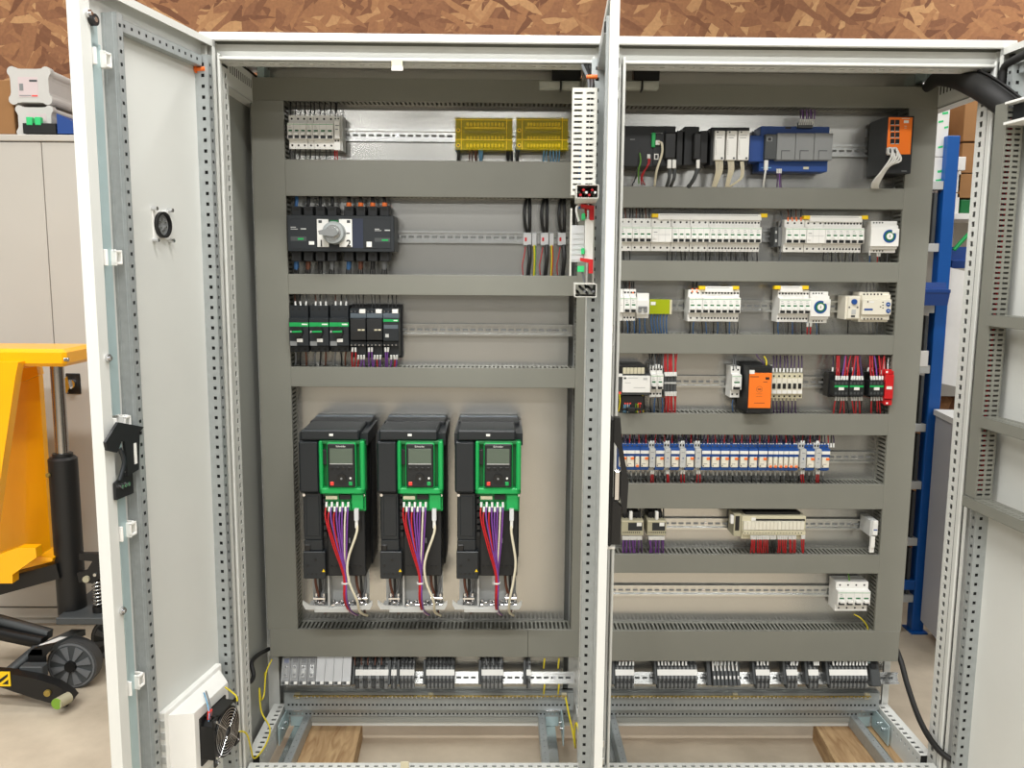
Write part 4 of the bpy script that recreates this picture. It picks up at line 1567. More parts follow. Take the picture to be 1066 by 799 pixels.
# cable clamps with black cables
for k, u in enumerate((550, 568, 586)):
    t = Dev('cable_clamp', ['left', 'middle', 'right'][k] + ' clear cable clamp on the rail beside the middle door', 'clamp', u - 5, 241, u + 8, 257, YRF - 0.03, group='clear cable clamps')
    t.p('clip', (u - 5, 242, u + 3, 255, YRF - 0.028, YRF, 'clear_white', 0.001))
    if k < 2:
        t.p('clip', (u + 4, 242.5, u + 8.5, 256, YRF - 0.024, YRF, 'clear_white', 0.001))
    t.p('clamp_screw', (u - 3.6, 247, u - 1.6, 251, YRF - 0.030, YRF - 0.02, 'red', 0.0005))
    sp = []
    yy = YRF - 0.03
    for j in (-1, 1):
        sp.append(([(u + j * 1.2, 243, yy + 0.01), (u - 1 + j * 2.6, 232, yy - 0.01), (u - 1 + j * 2.8, 218, yy - 0.008), (u + j * 1.4, 206, yy + 0.01)], 0.0048, 'wire_black', None))
    sp.append(([(u + 1, 255, yy), (u + 1.5, 268, yy - 0.01), (u + 0.5, 278, yy), (u - 0.5, 287, yy + 0.01)], 0.0062, 'wire_black', None))
    sp.append(([(u - 3, 257, yy), (u - 4.5, 267, yy - 0.004), (u - 6.2, 276, yy), (u - 5.5, 286, yy + 0.01)], 0.0014, 'wire_red', None))
    if k < 2:
        sp.append(([(u + 6, 255, yy), (u + 6.3, 270, yy), (u + 5.6, 287, yy + 0.01)], 0.0022, 'wire_yellow', None))
        sp.append(([(u + 7.2, 255, yy), (u + 7.6, 270, yy), (u + 6.8, 287, yy + 0.01)], 0.0013, 'wire_green' if k == 0 else 'wire_red', None))
    wires('black cable with thin red wire at the ' + ['left', 'middle', 'right'][k] + ' clear clamp beside the middle door', sp, 'cable')

# ================================================================== left bay, third row
Ym = 0.245


def motor_breaker(u0, i):
    t = Dev('motor_breaker', ORD[i] + ' black motor breaker with green pointer knob from the left', 'breaker', u0, 317, u0 + 20.5, 366, Ym, group='motor breakers')
    t.p('body', (u0 + 1, 318, u0 + 20.3, 366, Ym + 0.02, YP - 0.012, 'slate', 0.0015), (u0, 331, u0 + 20.3, 360, Ym, Ym + 0.02, 'slate', 0.0015))
    t.p('stripe', (u0 + 0.2, 335.5, u0 + 20.2, 339.8, Ym - 0.0008, Ym, 'green'), (u0 + 13, 336.8, u0 + 19, 338.2, Ym - 0.0012, Ym, 'wire_white'))
    x, _, z = P3(u0 + 9.5, 345, Ym)
    m = t.mb()
    m.cyl((x, Ym, z), (x, Ym - 0.012, z), 0.0148, 'black', 24)
    k = t.part('knob', m)
    m = t.mb()
    m.prism([(x - 0.014, z + 0.003), (x - 0.014, z - 0.002), (x + 0.013, z - 0.001), (x + 0.013, z + 0.004)], 1, Ym - 0.012, Ym - 0.016, 'green')
    t.part('pointer', m, parent=k)
    t.p('trip_button', (u0 + 1, 344, u0 + 2.4, 346, Ym - 0.002, Ym, 'light_grey'))
    t.p('tag', (u0 + 8, 352.4, u0 + 14, 356, Ym - 0.002, Ym, 'white', 0.0004))
    t.p('test_window', (u0 + 1, 355, u0 + 8, 359.6, Ym - 0.001, Ym, 'mid_grey'))
    m = t.mb()
    for j in range(3):
        for v in (321.5, 363.5):
            x, _, z = P3(u0 + 4 + j * 6.4, v, Ym + 0.02)
            m.cyl((x, Ym + 0.0196, z), (x, Ym + 0.03, z), 0.0042, 'hollow_shade', 10)
    t.part('terminal_openings', m, kind='stuff')
    return t


for i in range(3):
    motor_breaker(301 + i * 20.9, i)
    u0 = 301 + i * 20.9
    wires('white tipped wires into the top of the ' + ORD[i] + ' motor breaker', fan(u0 + 4, u0 + 20, 3, 317.5, 306, Ym + 0.03, ['wire_brown', 'wire_black', 'wire_grey'], 0.0018, 'wire_white'))
    wires('black and grey wires below the ' + ORD[i] + ' motor breaker', fan(u0 + 4, u0 + 20, 3, 366, 380, Ym + 0.03, ['wire_grey', 'wire_black', 'wire_brown'], 0.0026))

for i in range(3):
    u0 = 364.5 + i * 17.1
    v0 = 320
    t = Dev('contactor', ['first', 'second', 'third'][i] + ' dark contactor right of the green motor breakers', 'contactor', u0, v0, u0 + 16.8, 372, Ym - 0.004, group='contactors beside the motor breakers')
    t0 = t
    t.p('body', (u0, 321, u0 + 16.6, 371, Ym + 0.025, Ym + 0.0715, 'slate', 0.0012), (u0, 326, u0 + 16.6, 331, Ym + 0.004, Ym + 0.03, 'slate_light', 0.001), (u0, 355, u0 + 16.6, 360, Ym + 0.01, Ym + 0.03, 'slate', 0.001))
    if i < 2:
        t.p('auxiliary_block', (u0, 331.5, u0 + 16.4, 354, Ym - 0.006, Ym + 0.03, 'anthracite', 0.0015), (u0 + 8, 342.5, u0 + 11, 344, Ym - 0.0066, Ym, 'beige'), (u0 + 12, 342.5, u0 + 15, 344, Ym - 0.0066, Ym, 'beige'))
        t.p('auxiliary_socket', (u0 + 1, 345, u0 + 15.8, 353, Ym - 0.0068, Ym, 'black'))
    else:
        t.p('front_cover', (u0, 331, u0 + 16.4, 355, Ym - 0.006, Ym + 0.03, 'slate', 0.0015), (u0 + 1, 338, u0 + 15.6, 342, Ym - 0.0066, Ym, 'slate_light'), (u0 + 2.4, 347.5, u0 + 6, 351, Ym - 0.007, Ym, 'light_grey'))
        t.p('stripe', (u0 + 0.3, 332.2, u0 + 16.2, 334.8, Ym - 0.0068, Ym, 'green'), (u0 + 11, 333, u0 + 15, 334, Ym - 0.0072, Ym, 'wire_white'))
    t.p('tag', (u0 + 9.5, 321.8, u0 + 15.5, 326, Ym + 0.002, Ym + 0.02, 'white', 0.0004))
    m = t.mb()
    for j in range(4):
        for v in (324, 358.5):
            x, _, z = P3(u0 + 2.4 + j * 4, v, Ym + 0.02)
            m.cyl((x, Ym + 0.003, z), (x, Ym + 0.02, z), 0.0024, 'chrome', 8)
    t.part('screws', m, kind='stuff')
    wires('thin black wires above the ' + ['first', 'second', 'third'][i] + ' dark contactor', fan(u0 + 4, u0 + 15, 3, 321, 306, Ym + 0.03, ['wire_black'], 0.0014))
    cols = [['wire_red', 'wire_red', 'wire_purple', 'wire_purple'], ['wire_purple', 'wire_purple', 'wire_red', 'wire_purple'], ['wire_purple', 'wire_purple', 'wire_red', 'wire_purple']][i]
    wires('red and purple wires with white ferrules below the ' + ['first', 'second', 'third'][i] + ' dark contactor',
          fan(u0 + 1, u0 + 7, 2, 362, 382, Ym + 0.008, cols[:2], 0.0022, 'wire_white', yb=Ym + 0.03) + fan(u0 + 7, u0 + 16, 3, 370, 382, Ym + 0.016, cols[1:], 0.0022, 'wire_white', yb=Ym + 0.03))
    if i == 2:
        t0.p('rear_plate', (u0 - 32, 316.5, u0 + 20.5, 372, Ym + 0.072, YP - 0.012, 'anthracite', 0.001))

# ================================================================== frequency drives
def drive_proto():
    W = 0.0875
    parts = []

    def ZS(me):
        for v in me.vertices:
            if v.co.z > 0:
                v.co.z *= 1.056
        return me

    def P(name, m, subs=()):
        parts.append((name, ZS(m.mesh(name)), [(a, ZS(b.mesh(a) if isinstance(b, MB) else b)) for a, b in subs]))
    F = -0.230                                  # front plane
    m = MB()
    m.box(-W, W, -0.10, -0.002, 0.0, 0.405, 'anthracite', 0.003)
    m.box(-W + 0.004, W - 0.004, F + 0.03, -0.10, 0.0, 0.385, 'anthracite', 0.003)
    for k in range(6):                         # cooling ribs on the flanks
        for s in (-1, 1):
            m.box(s * W, s * (W + 0.002), -0.095 + 0.014 * k, -0.09 + 0.014 * k, 0.02, 0.36, 'anthracite')
    P('housing', m)
    m = MB()
    m.box(-W + 0.004, W - 0.012, F - 0.006, -0.03, 0.377, 0.404, 'slate', 0.004)
    m.prism([(F + 0.02, 0.360), (-0.02, 0.360), (-0.02, 0.395), (F + 0.02, 0.392)], 0, W - 0.012, W + 0.008, 'slate')
    m.prism([(F + 0.02, 0.360), (-0.02, 0.360), (-0.02, 0.395), (F + 0.02, 0.392)], 0, -W - 0.006, -W + 0.006, 'slate')
    m.box(-0.006, 0.006, F - 0.0066, F, 0.388, 0.395, 'white', 0.001)
    P('hood', m)
    m = MB()
    m.box(-W, W - 0.002, -0.03, -0.002, 0.385, 0.407, 'slate_light', 0.003)
    m.cyl((W - 0.008, -0.031, 0.398), (W - 0.008, -0.026, 0.398), 0.004, 'black', 10)
    P('mounting_flange', m)
    m = MB()
    m.box(-W - 0.004, -0.036, F - 0.002, F + 0.05, 0.236, 0.374, 'slate', 0.005)
    P('front_panel', m)
    m = MB()
    m.box(-W + 0.002, -0.034, F + 0.012, F + 0.06, 0.105, 0.234, 'slate', 0.003)
    m.box(-W + 0.010, -0.040, F + 0.0105, F + 0.02, 0.115, 0.226, 'slate', 0.002)
    P('lower_panel', m)
    for xx, e in ((-W + 0.006, 0.02), (W - 0.004, 0.03)):
        m = MB()
        m.cyl((xx, F + 0.008, 0.228), (xx, F + e, 0.228), 0.004, 'chrome', 8)
        P('cover_screw', m)
    m = MB()
    m.box(-W, -0.026, F + 0.006, F + 0.06, 0.0, 0.075, 'slate', 0.002)
    m.box(-W + 0.002, -0.034, F + 0.014, F + 0.06, 0.075, 0.105, 'slate', 0.002)
    m.box(-W + 0.003, -W + 0.02, F + 0.012, F + 0.03, 0.072, 0.092, 'black', 0.002)
    m.cyl((-W + 0.034, F + 0.005, 0.052), (-W + 0.034, F + 0.01, 0.052), 0.004, 'black', 8)
    m.cyl((-W + 0.012, F + 0.005, 0.036), (-W + 0.012, F + 0.01, 0.036), 0.004, 'black', 8)
    for k in range(4):
        m.cyl((-W + 0.012 + 0.012 * k, F + 0.005, 0.014), (-W + 0.012 + 0.012 * k, F + 0.01, 0.014), 0.003, 'black', 8)
    m.prism([(-0.036, 0.020), (-0.027, 0.020), (-0.0315, 0.028)], 1, F + 0.005, F + 0.007, 'yellow')
    P('terminal_cover', m)
    m = MB()
    m.box(-0.022, W - 0.004, F + 0.022, F + 0.05, 0.004, 0.19, 'anthracite', 0.002)
    for k in range(7):
        m.box(-0.03, -0.022, F + 0.014, F + 0.04, 0.115 + 0.018 * k, 0.127 + 0.018 * k, 'anthracite')
    m.box(0.062, 0.074, F + 0.018, F + 0.03, 0.13, 0.17, 'black', 0.001)
    for x in (0.005, 0.038):
        m.box(x, x + 0.004, F + 0.019, F + 0.024, 0.095, 0.108, 'mid_grey')
    for k in range(3):
        m.cyl((-0.012 + 0.014 * k, F + 0.020, 0.028), (-0.012 + 0.014 * k, F + 0.026, 0.028), 0.0042, 'black', 8)
        m.cyl((0.04 + 0.014 * k, F + 0.020, 0.028), (0.04 + 0.014 * k, F + 0.026, 0.028), 0.0042, 'black', 8)
    P('control_bay', m)
    # green frame with keypad
    m = MB()
    x0, x1, z0, z1 = -0.034, W + 0.003, 0.236, 0.376
    m.box(x0, x0 + 0.010, F - 0.012, F + 0.03, z0, z1, 'green', 0.003)
    m.box(x1 - 0.013, x1, F - 0.012, F + 0.03, z0, z1, 'green', 0.003)
    m.box(x0, x1, F - 0.012, F + 0.03, z0, z0 + 0.016, 'green', 0.003)
    m.box(x0, x1, F - 0.004, F + 0.03, z1 - 0.010, z1, 'green_dark', 0.002)
    m.box(x0 + 0.009, x1 - 0.012, F + 0.010, F + 0.014, z0 + 0.014, z1 - 0.008, 'green_dark')
    m.box(-0.026, -0.012, F - 0.001, F + 0.012, 0.312, 0.352, 'anthracite', 0.001)
    P('green_frame', m)
    m = MB()
    m.box(-0.0115, 0.0675, F - 0.014, F + 0.01, 0.252, 0.372, 'green', 0.003)
    m.box(-0.0095, 0.0655, F - 0.0165, F, 0.2545, 0.370, 'anthracite', 0.003)
    scr = MB()
    scr.box(-0.003, 0.059, F - 0.0172, F, 0.3185, 0.358, 'screen', 0.0005)
    scr.box(-0.003, 0.059, F - 0.0175, F, 0.3165, 0.3185, 'light_grey')
    bt = MB()
    for k in range(4):
        bt.box(-0.003 + 0.0165 * k, 0.007 + 0.0165 * k, F - 0.0175, F, 0.301, 0.309, 'black', 0.001)
    wh = MB()
    wh.cyl((0.028, F - 0.0165, 0.279), (0.028, F - 0.0195, 0.279), 0.0128, 'black', 24)
    wh.cyl((0.028, F - 0.0195, 0.279), (0.028, F - 0.0198, 0.279), 0.003, 'mid_grey', 10)
    rb = MB()
    rb.box(-0.003, 0.007, F - 0.0185, F, 0.2605, 0.2705, 'red_bright', 0.001)
    gb = MB()
    gb.box(0.0475, 0.0575, F - 0.0185, F, 0.2605, 0.2705, 'green', 0.001)
    wd_ = MB()
    wd_.cyl((0.0525, F - 0.0165, 0.280), (0.0525, F - 0.018, 0.280), 0.003, 'white', 8)
    tm = text_mesh('Schneider', 0.0068, 'wire_white')
    tm.transform(Matrix.Translation((0.028, F - 0.0168, 0.3635)))
    P('keypad', m, (('display', scr), ('soft_keys', bt), ('jog_wheel', wh), ('stop_button', rb), ('run_button', gb), ('home_button', wd_), ('lettering', tm)))
    # terminal card
    m = MB()
    m.box(-0.024, 0.088, F + 0.016, F + 0.022, 0.184, 0.236, 'green', 0.001)
    m.box(0.052, 0.084, F - 0.002, F + 0.02, 0.192, 0.234, 'green', 0.002)
    m.box(-0.022, 0.016, F + 0.004, F + 0.018, 0.214, 0.232, 'pcb', 0.001)
    m.box(-0.020, 0.012, F + 0.001, F + 0.006, 0.219, 0.228, 'beige')
    m.box(0.018, 0.048, F + 0.004, F + 0.018, 0.218, 0.230, 'anthracite')
    m.box(-0.022, 0.016, F + 0.002, F + 0.018, 0.190, 0.206, 'pcb', 0.001)
    m.box(0.018, 0.048, F + 0.002, F + 0.018, 0.190, 0.206, 'green', 0.001)
    P('terminal_card', m)
    # EMC plate below
    m = MB()
    m.box(-W + 0.004, W - 0.006, -0.135, -0.130, -0.105, -0.002, 'light_grey', 0.001)
    m.box(-W - 0.002, W - 0.002, F + 0.045, -0.13, -0.105, -0.100, 'light_grey', 0.001)
    m.box(-0.03, -0.025, F + 0.05, -0.13, -0.1, -0.004, 'light_grey')
    m.prism([(-W - 0.014, -0.078), (-W + 0.006, -0.092), (-W + 0.06, -0.096), (-W + 0.06, -0.105), (-W - 0.006, -0.105), (-W - 0.014, -0.09)], 1, F + 0.043, F + 0.047, 'light_grey')
    m.prism([(W + 0.01, -0.078), (W - 0.006, -0.092), (W - 0.1, -0.096), (W - 0.1, -0.105), (W + 0.002, -0.105), (W + 0.01, -0.09)], 1, F + 0.043, F + 0.047, 'light_grey')
    m.box(-0.068, 0.03, F + 0.041, F + 0.044, -0.113, -0.100, 'light_grey', 0.001)
    m.box(0.012, 0.027, -0.138, -0.135, -0.05, -0.02, 'white')
    m.prism([(0.0145, -0.046), (0.0245, -0.046), (0.0195, -0.036)], 1, -0.139, -0.138, 'yellow')
    m.box(0.05, 0.064, -0.138, -0.135, -0.06, -0.02, 'white')
    P('shield_plate', m)
    for x, hh in ((-0.055, 0.045), (-0.005, 0.03), (0.028, 0.03), (0.066, 0.045)):
        m = MB()
        for dz in ((0.0,) if hh < 0.04 else (0.0, 0.02)):
            m.box(x - 0.017, x + 0.017, F + 0.05, F + 0.085, -0.099 + dz, -0.092 + dz, 'chrome', 0.001)
            for e in (-1, 1):
                m.cyl((x + e * 0.011, F + 0.06, -0.094 + dz), (x + e * 0.011, F + 0.06, -0.082 + dz), 0.0055, 'chrome', 8)
        m.tube([(x - 0.012, F + 0.056, -0.09), (x, F + 0.047, -0.086), (x + 0.012, F + 0.056, -0.09)], 0.004, 'chrome', 6)
        P('shield_clamp', m)
    return parts


DP = drive_proto()
DRX = []
for i, u in enumerate((348.5, 428.2, 507.6)):
    x, z = U(u, 603, YP - 0.230)
    DRX.append((x, z))
    put(DP, 'frequency_drive', ['left', 'middle', 'right'][i] + ' one of the three dark and green frequency drives', 'drive', (x, YP - 0.002, z), 'frequency drives')
    nm = ['left', 'middle', 'right'][i]
    F = YP - 0.232
    t = Thing('wire_bundle', 'red and purple control wires tied together on the ' + nm + ' drive', 'wires', (x, F, z - 0.06))
    cols = ['wire_red', 'wire_red', 'wire_purple', 'wire_red', 'wire_purple', 'wire_purple', 'wire_purple', 'wire_cream', 'wire_purple']
    bx = x + 0.026 + (0.004 if i == 0 else 0.0)
    for k, c in enumerate(cols):
        xs = x - 0.018 + 0.0075 * k
        zs = z + (0.203 if k % 2 else 0.216)
        m = t.mb()
        gx = bx + 0.0032 * ((k % 3) - 1)
        gy = F - 0.010 + 0.0035 * (k // 3)
        m.tube([(xs, F, zs), (xs - 0.001, F - 0.012, zs - 0.035), (xs * 0.55 + gx * 0.45, F - 0.016, z + 0.10), (gx, gy, z + 0.015), (gx, gy, z - 0.05), (gx + 0.001, F + 0.05, z - 0.11), (gx + 0.012, F + 0.10, z - 0.145)], 0.0024, c, 6)
        o = t.part('wire', m)
        f = t.mb()
        f.cyl((xs, F + 0.001, zs + 0.008), (xs, F - 0.003, zs - 0.006), 0.0034, 'wire_white', 8)
        t.part('ferrule', f, parent=o)
    m = t.mb()
    m.ring((bx, F - 0.006, z - 0.008), (0, 0, 1), 0.0075, 0.010, 0.004, 'wire_white', 16)
    t.part('cable_tie', m)
    t = Thing('patch_cable', 'cream network cable plugged into the ' + nm + ' drive', 'cable', (x + 0.066, F, z + 0.19))
    bow = (-0.02, -0.02, 0.018)[i]
    m = t.mb()
    m.tube([(x + 0.066, F - 0.008, z + 0.17), (x + 0.066, F - 0.014, z + 0.14), (x + 0.060 + bow, F - 0.014, z + 0.06), (x + 0.058 + bow * 0.8, F - 0.01, z + 0.0), (x + 0.062, F - 0.002, z - 0.06),
            (x + 0.062, F + 0.04, z - 0.11), (x + 0.075, F + 0.09, z - 0.142)], 0.0036, 'wire_cream', 8)
    t.part('cable', m)
    m = t.mb()
    m.box(x + 0.060, x + 0.072, F - 0.016, F - 0.002, z + 0.175, z + 0.208, 'clear_white', 0.001)
    m.box(x + 0.062, x + 0.070, F - 0.014, F - 0.004, z + 0.153, z + 0.176, 'wire_white', 0.001)
    t.part('plug', m)
    t = Thing('wire_bundle', 'brown, black and grey power cables below the ' + nm + ' drive', 'wires', (x - 0.055, F + 0.07, z - 0.1))
    for k, c in enumerate(('wire_brown', 'wire_black', 'wire_grey', 'wire_brown', 'wire_black', 'wire_grey')):
        xb = x + (-0.068 + 0.012 * k if k < 3 else 0.05 + 0.012 * (k - 3))
        m = t.mb()
        m.tube([(xb, F + 0.06, z + 0.005), (xb + 0.002, F + 0.062, z - 0.04), ((x - 0.055) if k < 3 else (x + 0.066), F + 0.068, z - 0.09), ((x - 0.05) if k < 3 else (x + 0.066), F + 0.1, z - 0.14)], 0.0042, c, 6)
        t.part('wire', m)

# ================================================================== right bay, first row
Y1 = 0.238
t = Dev('controller', 'wide dark programmable controller at the left end of the top row', 'controller', 640, 131, 703, 174, Y1)
t.p('body', (636, 131, 703, 173.5, Y1, YP - 0.012, 'anthracite', 0.002), (680, 134, 692, 172, Y1 - 0.003, Y1, 'anthracite', 0.001))
t.p('vents', *[(655 + 2.4 * k, 137.5, 656.2 + 2.4 * k, 140, Y1 - 0.0006, Y1, 'black') for k in range(6)])
t.p('marking', (656, 144.6, 661, 145.4, Y1 - 0.0006, Y1, 'mid_grey'), (678, 138, 690, 139, Y1 - 0.0036, Y1, 'mid_grey'))
t.p('status_strip', (678.5, 138, 682.4, 153, Y1 - 0.008, Y1, 'green', 0.001))
t.p('port', (684, 138.5, 688, 144, Y1 - 0.0045, Y1, 'black'), (681, 160, 685.5, 166, Y1 - 0.004, Y1, 'white'), (682, 161, 684.6, 165, Y1 - 0.0045, Y1, 'black'), (664, 153, 668, 160, Y1 - 0.0015, Y1, 'black'), (672, 157, 676, 163, Y1 - 0.0015, Y1, 'black'))
t = Dev('expansion_module', 'dark module with bulky black plug right of the controller', 'module', 692, 137, 712, 173, Y1 - 0.01)
t.p('body', (704, 136, 711, 172, Y1 + 0.016, YP - 0.012, 'black', 0.002))
t.p('plug', (692, 138, 704, 165, Y1 - 0.02, Y1 - 0.0035, 'black', 0.003), (694, 164, 702, 168, Y1 - 0.012, Y1 - 0.0035, 'black'))
t = Dev('expansion_module', 'second dark module with black plug nearer the white fronted modules', 'module', 712, 131, 737, 173, Y1)
t.p('body', (712, 131.5, 727.5, 172, Y1 + 0.012, YP - 0.012, 'anthracite', 0.002), (727.8, 136, 737, 170, Y1 + 0.022, YP - 0.012, 'black', 0.002))
t.p('plug', (722, 138, 730, 166, Y1 - 0.012, Y1 + 0.0115, 'black', 0.003))
for i, (u0, u1) in enumerate(((744, 754.5), (756.5, 767), (768.5, 780))):
    t = Dev('interface_module', ['left', 'middle', 'right'][i] + ' one of the three white fronted interface modules beside the blue unit', 'module', u0, 132, u1, 172, Y1 - 0.006, group='white fronted modules')
    t.p('body', (u0 - 4.5, 132.5, u1 - 0.5, 172, Y1 + 0.012, YP - 0.012, 'anthracite', 0.0015))
    t.p('front_label', (u0, 136, u1, 166.5, Y1 - 0.006, Y1 + 0.012, 'white', 0.001), (u0 + 2, 143, u1 - 3, 143.6, Y1 - 0.0064, Y1, 'mid_grey'), (u0 + 2, 140.6, u1 - 2, 141.1, Y1 - 0.0064, Y1, 'mid_grey'))
    t.p('terminal_openings', (u0 + 2.4, 136.6, u0 + 4, 138.2, Y1 - 0.0066, Y1, 'dark_grey'), (u1 - 4, 163.6, u1 - 2, 165.6, Y1 - 0.0066, Y1, 'dark_grey'), *[(u0 + 1, 146 + 2 * k, u0 + 1.5, 147 + 2 * k, Y1 - 0.0064, Y1, 'mid_grey') for k in range(8)])
for i, (ua, ub, va) in enumerate(((748, 741, 167), (761, 755, 167), (774, 757.5, 168))):
    wires('pale cable strands below the ' + ['left', 'middle', 'right'][i] + ' white fronted module',
          [([(ua - 3 + 1.4 * k, va, Y1 + 0.004), (ua - 2.4 + 1.3 * k, va + 10, Y1), (ua - 4 + 1.0 * k, va + 18, Y1 + 0.01), (ub + 0.8 * k, 195, Y1 + 0.03)], 0.0017, 'wire_cream', None) for k in range((6, 5, 3)[i])])
wires('green yellow and red leads under the controller', [([(666, 159, Y1), (667, 168, Y1 - 0.004), (664.5, 178, Y1), (665, 191, Y1 + 0.03)], 0.0022, 'wire_green', None), ([(665, 160, Y1), (664, 172, Y1), (662, 184, Y1), (658, 193, Y1 + 0.03)], 0.0018, 'wire_black', None),
      ([(674.5, 161, Y1), (674.8, 170, Y1 - 0.004), (668.5, 184, Y1), (671, 192, Y1 + 0.03)], 0.0019, 'wire_red', 'wire_white'), ([(676, 161, Y1), (676, 170, Y1), (668, 182, Y1), (668, 192, Y1 + 0.03)], 0.0019, 'wire_red', 'wire_white')])
t = Thing('patch_cable', 'cream patch cable looping from the controller port', 'cable', P3(684, 148, Y1))
m = t.mb()
m.tube([P3(*q) for q in ((684, 148.5, Y1 - 0.008), (688.5, 148.5, Y1 - 0.018), (689.5, 156, Y1 - 0.016), (688, 164, Y1 - 0.012), (683.5, 178, Y1 - 0.004), (681.5, 193, Y1 + 0.03))], 0.0034, 'wire_cream', 8)
t.part('cable', m)
t.p = None
m = t.mb()
pb(m, 682.6, 145.8, 687, 150.6, Y1 - 0.014, Y1 - 0.0065, 'wire_white', 0.001)
t.part('plug', m)
t = Thing('connector_cable', 'thick grey cables with white clips below the black plug', 'cable', P3(698, 168, Y1))
for k, (a, b) in enumerate(((697, 694), (702, 698))):
    m = t.mb()
    m.tube([P3(*q) for q in ((a, 168, Y1 - 0.008), (a + 0.5, 176, Y1 - 0.01), (a - 0.5, 186, Y1 - 0.004), (b, 194, Y1 + 0.03))], 0.005, 'dark_grey', 8)
    t.part('cable', m)
    m = t.mb()
    pb(m, a - 2, 166, a + 2, 175, Y1 - 0.018, Y1 - 0.011, 'white', 0.001)
    t.part('clip', m)
t = Thing('connector_cable', 'dark cable with white clip below the second black plug', 'cable', P3(727, 168, Y1))
m = t.mb()
m.tube([P3(*q) for q in ((726.5, 166, Y1 - 0.004), (726, 176, Y1 - 0.006), (722, 187, Y1), (716, 195, Y1 + 0.03))], 0.0055, 'dark_grey', 8)
t.part('cable', m)
m = t.mb()
pb(m, 725, 166, 728.6, 175, Y1 - 0.014, Y1 - 0.008, 'white', 0.001)
t.part('clip', m)

# blue carrier with grey modules
t = Dev('interface_unit', 'blue carrier with three light grey modules in the top row', 'module', 780, 131, 868, 180, Y1)
t.p('carrier', (791, 131.5, 862.5, 178.5, Y1 + 0.02, YP - 0.012, 'blue', 0.0015))
t.p('carrier_step', (780, 141, 796, 168, Y1 + 0.012, YP - 0.03, 'blue', 0.001))
t.p('processor', (796.5, 139.5, 808.5, 165.5, Y1 - 0.004, Y1 + 0.0195, 'dark_grey', 0.001), (798.5, 142.5, 804, 147, Y1 - 0.0046, Y1, 'mid_grey'), (799.5, 143.2, 803, 146.4, Y1 - 0.005, Y1, 'black'))
for k in range(3):
    a = 809 + 19.4 * k
    t.p('grey_module', (a, 138.5, a + 19, 166.5, Y1 - 0.006, Y1 + 0.0195, 'mid_grey', 0.001), (a + 4.5, 157, a + 13.5, 166, Y1 - 0.0066, Y1, 'mid_grey', 0.0003), (a + 4.5, 156.4, a + 13.5, 157.2, Y1 - 0.0072, Y1, 'dark_grey'), (a + 4.2, 157, a + 4.8, 166, Y1 - 0.0072, Y1, 'dark_grey'))
t.p('latch', (817.5, 132, 823.5, 134, Y1 + 0.019, Y1 + 0.021, 'black'), (836.5, 173.6, 842, 176, Y1 + 0.017, Y1 + 0.021, 'beige'), (792.5, 174, 803, 175, Y1 + 0.0195, Y1 + 0.021, 'wire_lightblue'))
t.p('terminal_strip', (831, 127.5, 846, 133, Y1 + 0.008, Y1 + 0.0195, 'dark_grey'), *[(831.5 + 2.2 * k, 127, 833 + 2.2 * k, 130, Y1 + 0.007, Y1 + 0.009, 'light_grey') for k in range(7)])
wires('purple wires above the blue carrier', fan(832, 848, 8, 128, 114, Y1 + 0.012, ['wire_violet', 'wire_purple'], 0.0014, 'wire_white'))
wires('purple wires below the blue carrier', fan(808, 814, 3, 176, 195, Y1 + 0.015, ['wire_violet', 'wire_purple'], 0.0016, 'wire_white'))
t = Thing('patch_cable', 'white network plug hanging under the blue carrier', 'cable', P3(797, 167, Y1))
m = t.mb()
m.tube([P3(*q) for q in ((797.5, 175, Y1 + 0.004), (796, 183, Y1 + 0.004), (794.5, 195, Y1 + 0.03))], 0.0028, 'wire_white', 8)
t.part('cable', m)
m = t.mb()
pb(m, 796, 166.5, 799.8, 177, Y1 - 0.002, Y1 + 0.008, 'wire_white', 0.001)
t.part('plug', m)

# orange ethernet switch
Yo = 0.205
t = Dev('network_switch', 'dark network switch with orange face and eight ports', 'network switch', 924, 120, 949, 181, Yo)
t.p('body', (922.5, 120.5, 950, 180.5, Yo, YP - 0.014, 'anthracite', 0.001))
t.p('orange_face', (924, 122, 949, 160.5, Yo - 0.0012, Yo, 'orange', 0.0005))
for c in range(2):
    for r in range(4):
        a, b = 927 + 5 * c, 124.6 + 6.6 * r
        t.p('port', (a, b, a + 4.4, b + 5.6, Yo - 0.0018, Yo, 'black', 0.0003), (a + 0.4, b + 4.8, a + 4, b + 5.5, Yo - 0.0022, Yo, 'light_grey'))
t.p('tag', (941, 125.2, 946, 128, Yo - 0.002, Yo, 'white'))
t.p('marking', (939, 123, 947, 123.7, Yo - 0.0016, Yo, 'wire_cream'), (941.5, 131, 944, 131.5, Yo - 0.0016, Yo, 'wire_cream'), (941.5, 133, 944, 133.5, Yo - 0.0016, Yo, 'wire_cream'), (938.5, 177.6, 944, 178.3, Yo - 0.0012, Yo, 'mid_grey'))
t.p('fins', *[(902.5, 134 + 12 * k, 903, 142 + 12 * k, Yo + 0.08, Yo + 0.09, 'black') for k in range(2)])
t = Thing('cable_bundle', 'bundle of white network cables hanging from the orange switch', 'cable', P3(930, 160, Yo))
